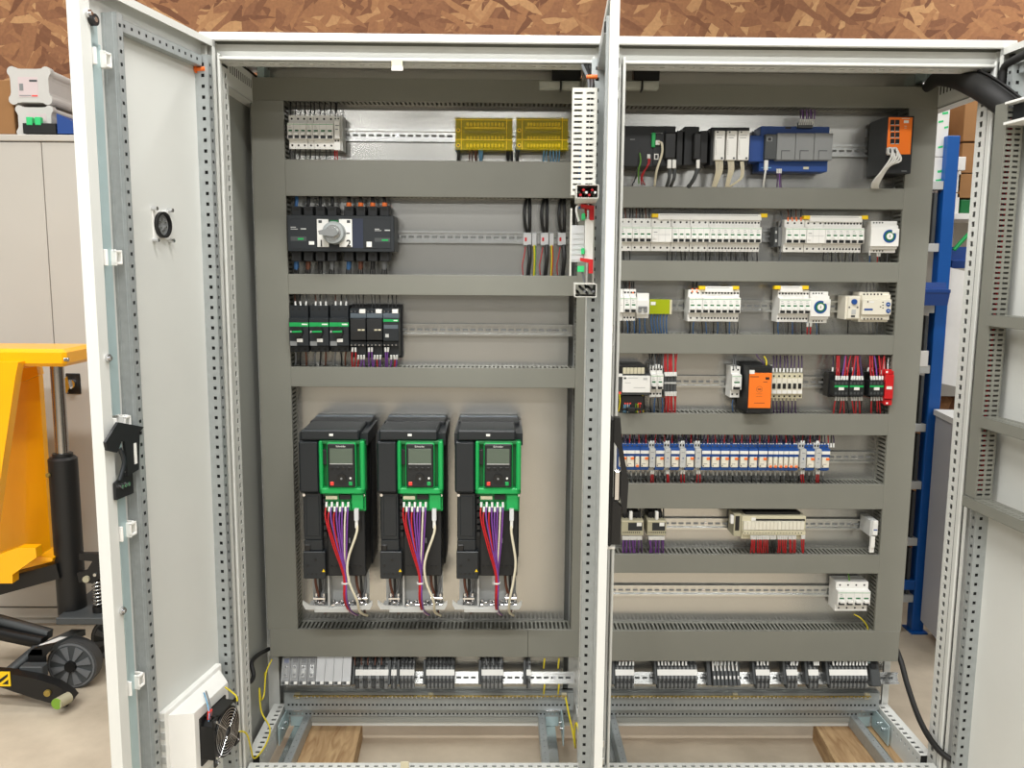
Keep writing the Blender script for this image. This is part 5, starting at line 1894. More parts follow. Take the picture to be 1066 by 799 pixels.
for k in range(6):
    m = t.mb()
    a, b = 926.5 + 5 * (k % 2) + 0.6 * (k // 2), 156 + 1.5 * (k // 2)
    m.tube([P3(*q) for q in ((a, b, Yo - 0.004), (a + 2, b - 1, Yo - 0.026), (a + 1 + k * 0.8, b + 8, Yo - 0.028), (918 + 1.5 * k, 178 - k, Yo - 0.01), (908.5 + 1.3 * k, 190, Yo + 0.02), (908 + 1.2 * k, 197, Yo + 0.07))], 0.0027, 'wire_white', 7)
    o = t.part('cable', m)
    if k < 4:
        m = t.mb()
        pb(m, a - 1.6, b - 3, a + 2.2, b + 3.4, Yo - 0.016, Yo - 0.0022, 'wire_white', 0.001)
        t.part('plug', m, parent=o)

# ================================================================== right bay, second row
z2r = UZ(800, 245, YB)
spec = [(645, 658.6, 2, 'mcb', 'two pole white breaker half hidden by the middle door in the long row'), (658.8, 678.6, 3, 'mcb', 'three pole white breaker just before the yellow busbar cap in the long row'),
        (679, 699.6, 3, 'rcd', 'blank fronted residual current device in the long breaker row'), (700, 719, 3, 'mcb', 'three pole white breaker right of the blank fronted device in the long row'),
        (719.4, 738.8, 3, 'mcb', 'three pole white breaker next to the eight slim breakers in the long row')]
for u0, u1, n, ty, lb in spec:
    breaker(u0, u1, 245, z2r, n, ty, lb)
for k in range(8):
    breaker(739 + 6.72 * k, 739 + 6.72 * (k + 1), 246, z2r, 1, 'single', ORD[k] + ' slim single breaker from the left at the right end of the long row', 'slim breakers of the long row')
busbar(679, 799, 222.6, 229, 'long white comb busbar with yellow ends above the long breaker row')
breaker(818, 839.4, 247, z2r, 3, 'mcb', 'three pole white breaker at the left of the second breaker group in that row')
breaker(839.8, 859, 247, z2r, 3, 'rcd', 'blank fronted residual current device in the second breaker group near the dial timer')
for k in range(6):
    breaker(859.3 + 6.7 * k, 859.3 + 6.7 * (k + 1), 247, z2r, 1, 'single', ORD[k] + ' slim breaker from the left beside the upper dial timer', 'slim breakers beside the upper timer')
busbar(837, 904, 224.6, 231, 'white comb busbar with yellow ends left of the upper dial timer')
t = Dev('terminal_block', 'grey rail terminal between the two upper breaker groups', 'terminal', 806, 236, 815, 256, YB + 0.03)
t.p('body', (806, 236, 809.5, 257, YB + 0.03, YP - 0.012, 'dark_grey', 0.001), (810, 236.5, 814, 256.5, YB + 0.034, YP - 0.012, 'mid_grey', 0.001))
t.p('terminal_openings', (807, 240, 809, 243, YB + 0.029, YB + 0.032, 'light_grey'), (807, 249, 809, 252, YB + 0.029, YB + 0.032, 'light_grey'))
wires('grey blue wires at the rail terminal between the upper breaker groups', [([(811, 237, YB + 0.05), (814, 230, YB + 0.04), (813, 220, YB + 0.05)], 0.003, 'wire_grey', None), ([(811, 256, YB + 0.05), (813, 262, YB + 0.04), (811, 271, YB + 0.05)], 0.003, 'wire_grey', None)])
wires('dark wires above the left part of the long breaker row', fan(646, 678, 9, 229, 217, YB + 0.02, ['wire_black', 'wire_brown', 'wire_black']))
wires('dark wires below the long breaker row', fan(646, 658, 2, 261, 272, YB + 0.02, ['wire_black']) + fan(693, 790, 22, 260, 272, YB + 0.02, ['wire_black', 'wire_black', 'wire_grey']))
wires('brown and black wires with orange sleeves above the second breaker group', fan(818, 836, 4, 230, 217, YB + 0.02, ['wire_brown', 'wire_black'], 0.0018, 'orange_dot'))
wires('dark wires below the second breaker group', fan(856, 894, 10, 262, 273, YB + 0.02, ['wire_black', 'wire_grey']))


def timer(u0, v0, u1, v1, label, du, dv, dr_, yf):
    t = Dev('timer', label, 'timer', u0, v0, u1, v1, yf)
    h = v1 - v0
    t.p('body', (u0, v0, u1 - 3, v1, yf + 0.02, YP - 0.012, 'white', 0.001), (u0 + 0.5, v0 + h * 0.13, u1 - 1.5, v1 - h * 0.12, yf + 0.009, yf + 0.02, 'white', 0.001))
    t.p('face', (u0 + 1, v0 + h * 0.24, u1, v1 - h * 0.2, yf, yf + 0.009, 'white', 0.001))
    x, _, z = P3(du, dv, yf)
    for nm, r, mt_, dz in (('dial_ring', dr_, 'blue_base', 0.0012), ('dial_scale', dr_ * 0.74, 'green_dark', 0.0018), ('dial', dr_ * 0.5, 'white', 0.003)):
        m = t.mb()
        m.cyl((x, yf, z), (x, yf - dz, z), r, mt_, 28)
        t.part(nm, m)
    m = t.mb()
    m.prism([(x - 0.0012, z - 0.003), (x + 0.0012, z - 0.003), (x, z + 0.006)], 1, yf - 0.003, yf - 0.0036, 'black')
    t.part('pointer', m)
    t.p('tag', (u1 - 7, v0 + h * 0.27, u1 - 1.2, v0 + h * 0.38, yf - 0.002, yf, 'white'))
    t.p('terminal_openings', *[(u0 + 3 + 3 * k, v0 + 1, u0 + 4.4 + 3 * k, v0 + 2.4, yf + 0.0194, yf + 0.022, 'hollow_shade') for k in range(4)], *[(u0 + 3 + 3 * k, v1 - 2.8, u0 + 4.4 + 3 * k, v1 - 1.2, yf + 0.0194, yf + 0.022, 'hollow_shade') for k in range(4)])
    return t


timer(906, 230, 936, 263, 'white timer with blue and green dial at the end of the upper breaker row', 926, 245.8, 0.0185, YB - 0.004)
wires('red and black wires with white sleeves below the upper dial timer', fan(903, 907, 1, 262, 273, YB + 0.02, ['wire_blue'], 0.0018, 'wire_white') + fan(912, 917, 2, 263, 273, YB + 0.02, ['wire_red', 'wire_black'], 0.0018, 'wire_white') + fan(918, 926, 2, 263, 273, YB + 0.02, ['wire_black', 'wire_grey']))

# ================================================================== right bay, third row
z3r = UZ(800, 318.6, YB)
breaker(638, 649.5, 318, z3r, 1, 'rcd', 'white device edge showing beside the middle door in the third row')
for k in range(2):
    breaker(649.8 + 6.6 * k, 656.2 + 6.6 * k, 318, z3r, 1, 'single', ['left', 'right'][k] + ' one of two slim breakers beside the lime terminal block')
t = Dev('isolator', 'white switch with two grey levers touching the lime terminal block', 'switch', 663, 304, 676, 332)
t.p('body', (663, 305, 675.6, 331, YB + 0.015, YP - 0.012, 'white', 0.001), (663, 312, 676, 327, YB, YB + 0.016, 'white', 0.001))
t.p('lever', (664.6, 319, 668, 325, YB - 0.006, YB, 'mid_grey', 0.001))
t.p('lever', (670.6, 319, 674, 325, YB - 0.006, YB, 'mid_grey', 0.001))
t.p('lever_bridge', (664.6, 318.6, 674, 320.6, YB - 0.008, YB - 0.006, 'mid_grey', 0.0008))
t = Dev('terminal_block', 'lime green clear terminal block right of the small isolator', 'terminal', 676, 311, 699, 327, YB + 0.02)
t.p('bars', (678, 314, 697, 316, YB + 0.03, YB + 0.036, 'brass'), (678, 321, 697, 323, YB + 0.03, YB + 0.036, 'brass'), (677, 312, 698, 326, YB + 0.04, YP - 0.012, 'green_dark'))
t.p('cover', (676.3, 311.5, 698.4, 326.6, YB + 0.016, YB + 0.018, 'lime_clear'), (676.3, 311.5, 698.4, 312.4, YB + 0.018, YP - 0.03, 'lime_clear'), (676.3, 325.7, 698.4, 326.6, YB + 0.018, YP - 0.03, 'lime_clear'))
t.p('end_plate', (697.4, 312, 699.4, 327, YB + 0.014, YP - 0.012, 'beige'))
t.p('tag', (677.6, 314, 682.5, 317.4, YB + 0.0145, YB + 0.016, 'white'))
wires('blue wires curling below the lime terminal block', [([(679 + 3.1 * k, 326, YB + 0.03), (677.6 + 3.2 * k, 334, YB + 0.02), (680 + 2.8 * k, 347.5, YB + 0.03)], 0.0019, 'wire_blue', None) for k in range(6)])
wires('dark and orange sleeved wires above the slim breakers beside the middle door', fan(648, 661, 5, 304, 293, YB + 0.02, ['wire_black', 'wire_black', 'wire_brown'], 0.0018, None) + fan(657, 661, 1, 305, 296, YB + 0.02, ['wire_brown'], 0.002, 'orange_dot'))
wires('blue and black wires below the slim breakers beside the middle door', fan(646, 664, 7, 333, 347, YB + 0.02, ['wire_black', 'wire_grey', 'wire_blue'], 0.0018) + fan(664, 676, 4, 331, 347, YB + 0.02, ['wire_blue', 'wire_grey'], 0.0018))
breaker(717.5, 731, 319, z3r, 2, 'mcb', 'two pole white breaker at the left of the middle group in the third row')
for k in range(6):
    breaker(731.3 + 6.62 * k, 731.3 + 6.62 * (k + 1), 319, z3r, 1, 'single', ORD[k] + ' slim breaker from the left in the middle group of the third row', 'slim breakers of the middle group')
busbar(728, 769.5, 298, 304, 'short white comb busbar with yellow ends over the middle group of the third row')
wires('dark wires below the middle breaker group of the third row', fan(716, 770, 13, 335, 347.5, YB + 0.02, ['wire_black', 'wire_blue', 'wire_grey']))
wires('orange sleeved wires above the middle breaker group of the third row', fan(718, 728, 2, 304, 293, YB + 0.02, ['wire_black'], 0.0022, 'orange_dot'))
for k in range(5):
    breaker(811.5 + 6.5 * k, 811.5 + 6.5 * (k + 1), 319, z3r, 1, 'single', ORD[k] + ' slim breaker from the left beside the lower dial timer', 'slim breakers beside the lower timer')
busbar(806.5, 842, 297.6, 304, 'short white comb busbar with yellow ends left of the lower dial timer')
timer(843, 303.5, 864.5, 336, 'white timer with blue and green dial in the third row', 854, 319.5, 0.0185, YB - 0.004)
wires('blue and black wires below the slim breakers beside the lower dial timer', fan(803, 842, 8, 335, 348, YB + 0.02, ['wire_black', 'wire_blue', 'wire_grey']))
wires('two red and one blue wire below the lower dial timer', fan(839, 846, 2, 336, 348, YB + 0.015, ['wire_red'], 0.0022, 'wire_white') + fan(848, 854, 2, 336, 348, YB + 0.02, ['wire_blue', 'wire_black'], 0.0016))
t = Dev('push_switch', 'narrow pale switch with round blue button near the right duct', 'switch', 880, 308, 895, 333)
t.p('body', (880, 308, 894.4, 332.5, YB + 0.012, YP - 0.012, 'white_warm', 0.001), (883, 309, 895, 331.5, YB + 0.004, YB + 0.012, 'white_warm', 0.001))
m = t.mb()
x, _, z = P3(889.5, 314, YB)
m.cyl((x, YB + 0.004, z), (x, YB - 0.002, z), 0.0078, 'blue_base', 20)
t.part('button', m)
t.p('window', (886.5, 322, 891, 327, YB + 0.003, YB + 0.006, 'light_grey'), (886, 328, 890, 330, YB + 0.003, YB + 0.006, 'dark_grey'), (883.5, 319, 885, 320.6, YB + 0.003, YB + 0.006, 'dark_grey'), (892, 319, 893.5, 320.6, YB + 0.003, YB + 0.006, 'dark_grey'))
t = Dev('control_relay', 'pale relay with blue stripe and two blue knobs at the right duct', 'relay', 896, 304, 928, 335)
t.p('body', (894, 304, 925, 335, YB + 0.02, YP - 0.012, 'white_warm', 0.001), (897, 306.5, 926.5, 333, YB + 0.010, YB + 0.02, 'white_warm', 0.001))
t.p('face', (898, 311.5, 928, 327.5, YB, YB + 0.01, 'white_warm', 0.001))
t.p('name_stripe', (899.6, 321, 908.6, 323, YB - 0.0004, YB, 'blue_base'), (903, 313, 904, 315, YB - 0.0004, YB, 'black'), (905.4, 313.4, 909.8, 315.2, YB - 0.0006, YB, 'white'))
for v in (316.6, 323.4):
    m = t.mb()
    x, _, z = P3(924.4, v, YB)
    m.cyl((x, YB, z), (x, YB - 0.003, z), 0.0062, 'blue_base', 18)
    m.box(x - 0.0035, x + 0.0035, YB - 0.0034, YB - 0.003, z - 0.0006, z + 0.0006, 'white')
    t.part('knob', m)
t.p('terminal_openings', *[(899 + 3.6 * k, 305.4, 900.4 + 3.6 * k, 307, YB + 0.0095, YB + 0.012, 'hollow_shade') for k in range(6)], *[(899 + 3.6 * k, 331, 900.4 + 3.6 * k, 332.6, YB + 0.0095, YB + 0.012, 'hollow_shade') for k in range(6)], (918.5, 314, 920, 315, YB - 0.0004, YB, 'black'), (918.5, 317, 920, 318, YB - 0.0004, YB, 'black'), (918.5, 320, 920, 321, YB - 0.0004, YB, 'black'), (916, 318.6, 917.4, 319.8, YB - 0.0004, YB, 'black'))
wires('grey wires around the pale relay with blue knobs', fan(882, 884, 1, 333, 347, YB + 0.02, ['wire_black'], 0.0018) + fan(902, 916, 3, 335, 347, YB + 0.03, ['wire_grey']) + fan(900, 912, 3, 304, 294, YB + 0.03, ['wire_grey']))

# ================================================================== right bay, fourth row
z4r = UZ(800, 398.5, YB)
Yt = 0.235
t = Dev('transformer', 'transformer with white label, cream terminals and dark core', 'transformer', 645, 379, 678, 430, Yt)
t.p('core', (641, 390, 677, 411, Yt + 0.004, YP - 0.005, 'dark_grey', 0.001))
t.p('label_plate', (648, 391, 677, 408.4, Yt - 0.001, Yt + 0.004, 'white', 0.0005), (649.4, 392.6, 652, 394.4, Yt - 0.0014, Yt, 'dark_grey'), (653.6, 393, 664, 393.6, Yt - 0.0014, Yt, 'light_grey'), (669.6, 393, 673.8, 395.4, Yt - 0.0014, Yt, 'light_grey'), (659.6, 403, 671.6, 403.7, Yt - 0.0014, Yt, 'light_grey'), (650.6, 398, 656.6, 398.6, Yt - 0.0014, Yt, 'light_grey'))
t.p('coil_top', (645, 380, 672, 390, Yt + 0.016, YP - 0.01, 'black', 0.002))
t.p('terminal_row', *[(648.6 + 3.8 * k, 382.6, 652 + 3.8 * k, 389, Yt + 0.012, Yt + 0.02, 'beige', 0.0006) for k in range(6)])
t.p('coil_bottom', (646, 411, 671, 427, Yt + 0.01, YP - 0.01, 'black', 0.003), (653, 424, 662, 429, Yt + 0.0, Yt + 0.03, 'black', 0.003))
t.p('tag', (643, 389, 648, 392, Yt - 0.002, Yt + 0.004, 'white'))
t.p('terminal_dots', *[(u, 419, u + 1.6, 420.6, Yt + 0.009, Yt + 0.012, 'red_bright') for u in (650, 652.6, 655.4, 664, 666)], (644.2, 407.6, 646.6, 410, Yt + 0.002, Yt + 0.006, 'red_bright'))
wires('yellow, light blue and green leads below the transformer', [([(645, 410, Yt), (645.5, 418, Yt), (644, 428, Yt + 0.01)], 0.002, 'wire_yellow', None)] + fan(649, 656, 4, 421, 429, Yt + 0.006, ['wire_lightblue', 'wire_lightblue', 'wire_white']) + fan(661, 667, 3, 420, 429, Yt + 0.006, ['wire_green', 'wire_yellow', 'wire_red']) + fan(668, 672, 2, 410, 429, Yt + 0.01, ['wire_yellow', 'wire_black']))
for k in range(2):
    breaker(677.4 + 6.7 * k, 683.9 + 6.7 * k, 398, z4r, 1, 'single', ['left', 'right'][k] + ' slim white breaker right of the transformer', 'breakers beside the transformer')
wires('dark wires above the slim breakers beside the transformer', fan(674, 692, 6, 383, 368, YB + 0.015, ['wire_black', 'wire_black', 'wire_grey'], 0.0018, None) + fan(682, 687, 2, 383, 368, YB + 0.015, ['wire_black'], 0.0018, 'wire_white'))
wires('grey and blue wires below the slim breakers beside the transformer', fan(676, 693, 7, 414, 429, YB + 0.015, ['wire_black', 'wire_grey', 'wire_blue'], 0.0018))
t = Dev('terminal_block', 'small dark terminal strip full of red wires beside the transformer breakers', 'terminal', 691, 388, 704.5, 413, YB + 0.01)
t.p('body', *[(691 + 3.4 * k, 390, 694 + 3.4 * k, 412, YB + 0.014, YP - 0.012, 'dark_grey', 0.0008) for k in range(4)])
t.p('marker_strip', (691.5, 397.6, 704, 399.4, YB + 0.012, YB + 0.015, 'light_grey'))
wires('red wires with white sleeves above the small terminal strip', fan(692, 704.5, 7, 391, 368, YB + 0.012, ['wire_red'], 0.002, 'wire_white', spread=1.2))
wires('red wires with white sleeves below the small terminal strip', fan(692, 704.5, 7, 408, 429, YB + 0.012, ['wire_red', 'wire_red', 'wire_red'], 0.002, 'wire_white', spread=1.2))
breaker(762, 772, 399.5, z4r, 1, 'single', 'single white breaker left of the orange power supply')
wires('thin dark wires at the breaker left of the orange power supply', fan(762, 768, 2, 384, 369, YB + 0.015, ['wire_grey']) + fan(762, 766, 2, 416, 428, YB + 0.015, ['wire_blue', 'wire_black']))
Yp_ = 0.205
t = Dev('power_supply', 'orange fronted power supply with black body', 'power supply', 779, 381, 803, 431, Yp_)
t.p('body', (778.6, 380.6, 803, 430, Yp_ + 0.004, YP - 0.012, 'anthracite', 0.001))
t.p('front', (779.6, 388, 803, 424.6, Yp_, Yp_ + 0.004, 'orange', 0.0008))
t.p('tag', (780.6, 385, 785.6, 389, Yp_ - 0.001, Yp_ + 0.004, 'white'))
t.p('marking', (781, 391.6, 790, 392.3, Yp_ - 0.0004, Yp_, 'wire_brown'), (797, 392.4, 801, 395, Yp_ - 0.0006, Yp_, 'black', 0.0003), (794.6, 397, 799, 397.6, Yp_ - 0.0004, Yp_, 'wire_brown'), (785, 419, 796, 419.5, Yp_ - 0.0004, Yp_, 'wire_brown'))
x, _, z = P3(790.6, 405, Yp_)
m = t.mb()
m.ring((x, Yp_, z), (0, -1, 0), 0.0082, 0.0088, 0.0004, 'wire_brown', 24)
m.box(x - 0.005, x + 0.005, Yp_ - 0.0004, Yp_, z - 0.0015, z + 0.0015, 'wire_brown')
m.box(x - 0.0085, x + 0.0085, Yp_ - 0.0004, Yp_, z - 0.021, z - 0.0205, 'wire_brown')
m.box(x - 0.0085, x + 0.0085, Yp_ - 0.0004, Yp_, z - 0.0135, z - 0.013, 'wire_brown')
t.part('emblem', m)
t.p('terminal_row', (780, 382.4, 802, 386, Yp_ + 0.002, Yp_ + 0.006, 'black'), (780, 426, 801, 429, Yp_ + 0.001, Yp_ + 0.006, 'black'))
wires('yellow and violet leads on top of the orange power supply', [([(793, 384, Yp_ + 0.02), (795, 378, Yp_ + 0.02), (790, 373, Yp_ + 0.04), (787, 368, Yp_ + 0.06)], 0.0018, 'wire_violet', 'wire_white'), ([(797, 384, Yp_ + 0.02), (798, 376, Yp_ + 0.02), (795.5, 371, Yp_ + 0.04)], 0.0022, 'wire_yellow', None), ([(799, 385, Yp_ + 0.02), (802, 383, Yp_ + 0.03), (803, 380, Yp_ + 0.05)], 0.002, 'wire_white', None)])
for k in range(6):
    u0 = 803.2 + 5.4 * k
    t = Dev('fuse_module', ORD[k] + ' beige fuse module from the left beside the orange power supply', 'fuse', u0, 388, u0 + 5.2, 415, YB + 0.004, group='beige fuse modules')
    t.p('body', (u0, 388.6, u0 + 5.2, 414.4, YB + 0.014, YP - 0.012, 'beige', 0.0006), (u0 + 0.1, 394, u0 + 5.1, 410, YB + 0.004, YB + 0.014, 'white_warm', 0.0008))
    t.p('rocker', (u0 + 1, 399, u0 + 4.2, 404.6, YB + 0.0015, YB + 0.006, 'black', 0.0006))
    t.p('label_strip', (u0 + 0.4, 406.2, u0 + 4.8, 409.6, YB + 0.003, YB + 0.006, 'white'))
    t.p('terminal_openings', (u0 + 1.6, 390.4, u0 + 3.4, 392.2, YB + 0.0134, YB + 0.016, 'hollow_shade'), (u0 + 1.6, 411.4, u0 + 3.4, 413.2, YB + 0.0134, YB + 0.016, 'hollow_shade'))
wires('violet wires with white sleeves above the beige fuse modules', fan(803, 836, 9, 387, 370, YB + 0.02, ['wire_violet'], 0.002, 'wire_white'))
wires('violet wires with pale sleeves below the beige fuse modules', fan(803, 830, 7, 413, 430, YB + 0.02, ['wire_violet'], 0.0019, 'beige'))
for k, u0 in enumerate((868.2, 884.2, 905)):
    t = Dev('contactor', ['left', 'middle', 'right'][k] + ' black contactor with green stripe in the row of the orange power supply', 'contactor', u0, 390, u0 + 15.6, 414, YB - 0.006, group='black contactors of the right bay')
    t.p('body', (u0 - (6 if k == 0 else 0), 388, u0 + 15.2, 413, YB + 0.03, YP - 0.012, 'black', 0.001), (u0, 396.6, u0 + 15.4, 412, YB - 0.006, YB + 0.03, 'anthracite', 0.001))
    t.p('stripe', (u0 + 0.6, 401, u0 + 14.8, 403, YB - 0.0068, YB, 'green'))
    t.p('tag', (u0 + 5, 403, u0 + 10.6, 406, YB - 0.0076, YB - 0.006, 'white', 0.0003))
    t.p('terminal_openings', *[(u0 + 1 + 3.6 * j, 397.4, u0 + 3 + 3.6 * j, 400, YB - 0.0066, YB, 'dark_grey') for j in range(4)], *[(u0 + 1 + 3.6 * j, 408, u0 + 3 + 3.6 * j, 410.4, YB - 0.0066, YB, 'dark_grey') for j in range(4)])
    cc = ['wire_red', 'wire_red', 'wire_purple'] if k != 1 else ['wire_red', 'wire_violet', 'wire_red']
    wires('red and purple wires with white sleeves above the ' + ['left', 'middle', 'right'][k] + ' black contactor', fan(u0 + 1, u0 + 15, 5, 395, 370, YB + 0.004, cc, 0.0023, 'wire_white', spread=4) + fan(u0 - 4, u0 + 6, 2, 386, 370, YB + 0.03, ['wire_violet', 'wire_red'], 0.0018, 'wire_white', spread=2))
    wires('dark red wires with pale sleeves below the ' + ['left', 'middle', 'right'][k] + ' black contactor', fan(u0 + 1, u0 + 14, 5, 413, 430, YB + 0.01, ['wire_red', 'wire_black', 'wire_red'], 0.002, 'light_grey', spread=3))
t = Dev('safety_relay', 'bright red relay at the right end of the contactor row', 'relay', 920.6, 384, 930, 422, YB - 0.01)
t.p('body', (920.6, 386, 929.6, 420, YB + 0.004, YP - 0.012, 'red', 0.001), (921.6, 390, 930.2, 415, YB - 0.008, YB + 0.004, 'red', 0.001))
t.p('plug', (921, 384.4, 928.6, 389.6, YB - 0.002, YB + 0.01, 'red', 0.001))
t.p('plug', (921, 416, 928.6, 421.6, YB - 0.002, YB + 0.01, 'red', 0.001))
t.p('tag', (923, 402, 928.6, 405, YB - 0.009, YB, 'white'))
t.p('terminal_openings', (922.4, 386, 924.4, 388, YB - 0.0026, YB, 'white'), (922.4, 418.6, 924.4, 420.4, YB - 0.0026, YB, 'white'))
wires('red wires fanning from the top of the bright red relay', fan(916, 926, 4, 389, 372, YB + 0.02, ['wire_red', 'wire_white'], 0.0022, 'wire_white', spread=2))

# ================================================================== right bay, fifth row: relays
Yl = 0.25


def relay_proto(w, kind):
    p = []
    zs = 0.0027                                # metres for one photo pixel at this depth

    def V(v):
        return (476.5 - v) * zs
    y = -(YP - 0.012 - Yl)
    m = MB()
    if kind != 'timer':
        m.box(-w / 2, w / 2, y + 0.020, 0.0, V(492), V(463), 'blue_base', 0.0006)
        m.box(-w / 2, w / 2, y + 0.006, y + 0.02, V(476), V(466.5), 'blue_base', 0.0006)
        m.box(-w / 2, w / 2, y + 0.008, y + 0.02, V(490.5), V(487), 'blue_base', 0.0006)
        p.append(('socket', m.mesh('socket'), []))
        b = MB()
        b.box(-w * 0.40, w * 0.40, y + 0.002, y + 0.02, V(487), V(475.5), 'white_warm', 0.001)
        b.box(-w * 0.3, w * 0.1, y + 0.0016, y + 0.003, V(483.6), V(483), 'mid_grey')
        if kind == 'wide':
            b.box(w * 0.02, w * 0.38, y - 0.0006, y + 0.004, V(478.6), V(476), 'orange_dot', 0.0004)
            b.box(-w * 0.34, -w * 0.24, y + 0.0014, y + 0.003, V(486), V(484.6), 'black')
        else:
            b.box(-w * 0.26, w * 0.26, y - 0.0006, y + 0.004, V(487), V(484.6), 'orange_dot', 0.0004)
        p.append(('relay', b.mesh('relay'), []))
        l = MB()
        l.box(-w * 0.47, w * 0.47, y + 0.003, y + 0.006, V(472.4), V(469), 'white', 0.0003)
        p.append(('marker', l.mesh('marker'), []))
        d = MB()
        for k in range(2 if kind == 'wide' else 1):
            x = (k - 0.5) * w * 0.5 if kind == 'wide' else 0
            d.box(x - 0.0024, x + 0.0024, y + 0.0194, y + 0.022, V(465.6), V(464), 'dark_grey')
            d.box(x - 0.002, x + 0.002, y + 0.005, y + 0.007, V(475), V(473.4), 'blue')
        p.append(('terminal_openings', d.mesh('terminal_openings'), []))
    else:
        m.box(-w / 2, w / 2, y + 0.016, 0.0, V(490), V(461), 'light_grey', 0.0006)
        m.box(-w / 2, w / 2, y - 0.006, y + 0.016, V(487), V(466), 'light_grey', 0.001)
        p.append(('body', m.mesh('body'), []))
        d = MB()
        for s in (-1, 1):
            d.box(s * w * 0.24 - 0.002, s * w * 0.24 + 0.002, y + 0.0154, y + 0.018, V(465), V(462.6), 'hollow_shade')
            d.box(s * w * 0.24 - 0.002, s * w * 0.24 + 0.002, y + 0.0154, y + 0.018, V(489.4), V(487.6), 'hollow_shade')
        d.box(-0.0016, 0.0016, y - 0.0068, y - 0.004, V(477), V(475.8), 'blue_base')
        d.box(-w * 0.3, w * 0.3, y - 0.0064, y - 0.004, V(470.4), V(469.8), 'mid_grey')
        d.box(-w * 0.3, w * 0.1, y - 0.0064, y - 0.004, V(481), V(480.5), 'mid_grey')
        p.append(('terminal_openings', d.mesh('terminal_openings'), []))
    return p


z5r = UZ(750, 476.5, Yl)
RW = UX(760, 476, Yl) - UX(750.6, 476, Yl)
NW = UX(760, 476, Yl) - UX(754.8, 476, Yl)
TW = UX(760, 476, Yl) - UX(754, 476, Yl)
rels = [(648.6, 'w'), (656.6, 'w'), (663.8, 'n'), (671.4, 'w'), (679, 't'), (687.4, 'w'), (694.7, 't'), (703.2, 'w'), (710.7, 't'), (718.8, 'w'), (726.6, 't'), (735.6, 'w'), (745.4, 'w'), (755.2, 'w'), (765, 'w'), (774.9, 'w'),
        (784.8, 'w'), (794.8, 'w'), (802.6, 'n'), (808.0, 'n'), (813.4, 'n'), (818.8, 'n'), (824.2, 'n'), (829.4, 'n'), (835.6, 't'), (844.4, 'w'), (851.4, 't'), (860, 'w')]
cnt = {'w': 0, 'n': 0, 't': 0}
tot = {k: sum(1 for r in rels if r[1] == k) for k in cnt}
for u, k in rels:
    i = cnt[k]
    cnt[k] += 1
    x = UX(u, 476.5, Yl)
    pr = proto(('rel', k), lambda: relay_proto({'w': RW, 'n': NW, 't': TW}[k], {'w': 'wide', 'n': 'slim', 't': 'timer'}[k]))
    lb = {'w': ' wide plug-in relay on blue socket, counted from the middle door', 'n': ' slim orange tipped relay on blue socket, counted from the middle door', 't': ' tall grey module among the blue relays, counted from the middle door'}[k]
    put(pr, {'w': 'plug_in_relay', 'n': 'slim_relay', 't': 'relay_module'}[k], ORD[i] + lb, 'relay', (x, YP - 0.012, z5r), {'w': 'wide relays on blue sockets', 'n': 'slim relays on blue sockets', 't': 'tall grey relay modules'}[k])
    if k == 't':
        wires('pair of white sleeved wires at the ' + ORD[i] + ' tall grey relay module', fan(u - 2.4, u + 2.4, 2, 489.5, 502, Yl + 0.014, ['wire_red'], 0.0021, 'wire_white') + fan(u - 2.4, u + 2.4, 2, 462.5, 452, Yl + 0.02, ['wire_black'], 0.0019, 'wire_white'))
wires('dark red and black wires with white sleeves above the blue relays', [q for a in range(645, 866, 9) for q in fan(a, a + 8, 3, 465, 452, Yl + 0.026, ['wire_red', 'wire_black', 'wire_violet', 'wire_red'], 0.0018, 'wire_white')])
wires('dark wires with grey sleeves below the blue relays', [q for a in range(650, 858, 10) for q in fan(a, a + 9, 2, 491, 503, Yl + 0.03, ['wire_black', 'wire_grey', 'wire_red'], 0.0018, 'light_grey')])

# ================================================================== right bay, sixth row
Y6 = 0.25
for k, (u0, u1) in enumerate(((647, 670), (674, 693.6))):
    t = Dev('input_module', ['left', 'right'][k] + ' beige input module with dark window over purple wires', 'module', u0, 537, u1, 558, Y6, group='beige input modules')
    t.p('body', (u0, 541.6, u1, 557, Y6, YP - 0.012, 'beige_dark', 0.001), (u0 + 0.5, 541.8, u1 - 0.5, 543, Y6 - 0.001, Y6, 'beige'))
    t.p('window', (u0 + (7 if k == 0 else 5), 544, u1 - 1.2, 552, Y6 - 0.0008, Y6, 'slate'))
    t.p('tag', (u1 - 7, 543.8, u1 - 2, 547.4, Y6 - 0.0016, Y6, 'white'))
    t.p('terminal_openings', *[(u0 + 1.4 + 2.1 * j, 553.4, u0 + 2.4 + 2.1 * j, 554.6, Y6 - 0.0006, Y6, 'hollow_shade') for j in range(9)])
    t.p('top_board', (u0 + 1, 532.5, u1 - 4, 541, Y6 + 0.03, YP - 0.012, 'black', 0.001))
    t.p('top_plug', (u0 + 8.5, 532.6, u0 + 11.6, 541, Y6 + 0.006, Y6 + 0.02, 'white', 0.001))
    wires('dense purple wires with white sleeves under the ' + ['left', 'right'][k] + ' beige input module', fan(u0 + 1, u1 - 2, 12, 558, 575, Y6 + 0.004, ['wire_purple', 'wire_violet'], 0.0021, 'wire_white', spread=1.6, yb=Y6 + 0.02))
    wires('black leads on top of the ' + ['left', 'right'][k] + ' beige input module', fan(u0 + 2, u1 - 2, 5, 541, 529, Y6 + 0.024, ['wire_black'], 0.0022))
t = Dev('output_module', 'long beige output module with white relays over red wires', 'module', 772, 533, 839, 561, Y6)
t.p('body', (772, 537, 838.6, 560.6, Y6 + 0.012, YP - 0.012, 'beige', 0.001), (773.6, 552.6, 838.6, 556.6, Y6 - 0.002, Y6 + 0.012, 'beige', 0.0008))
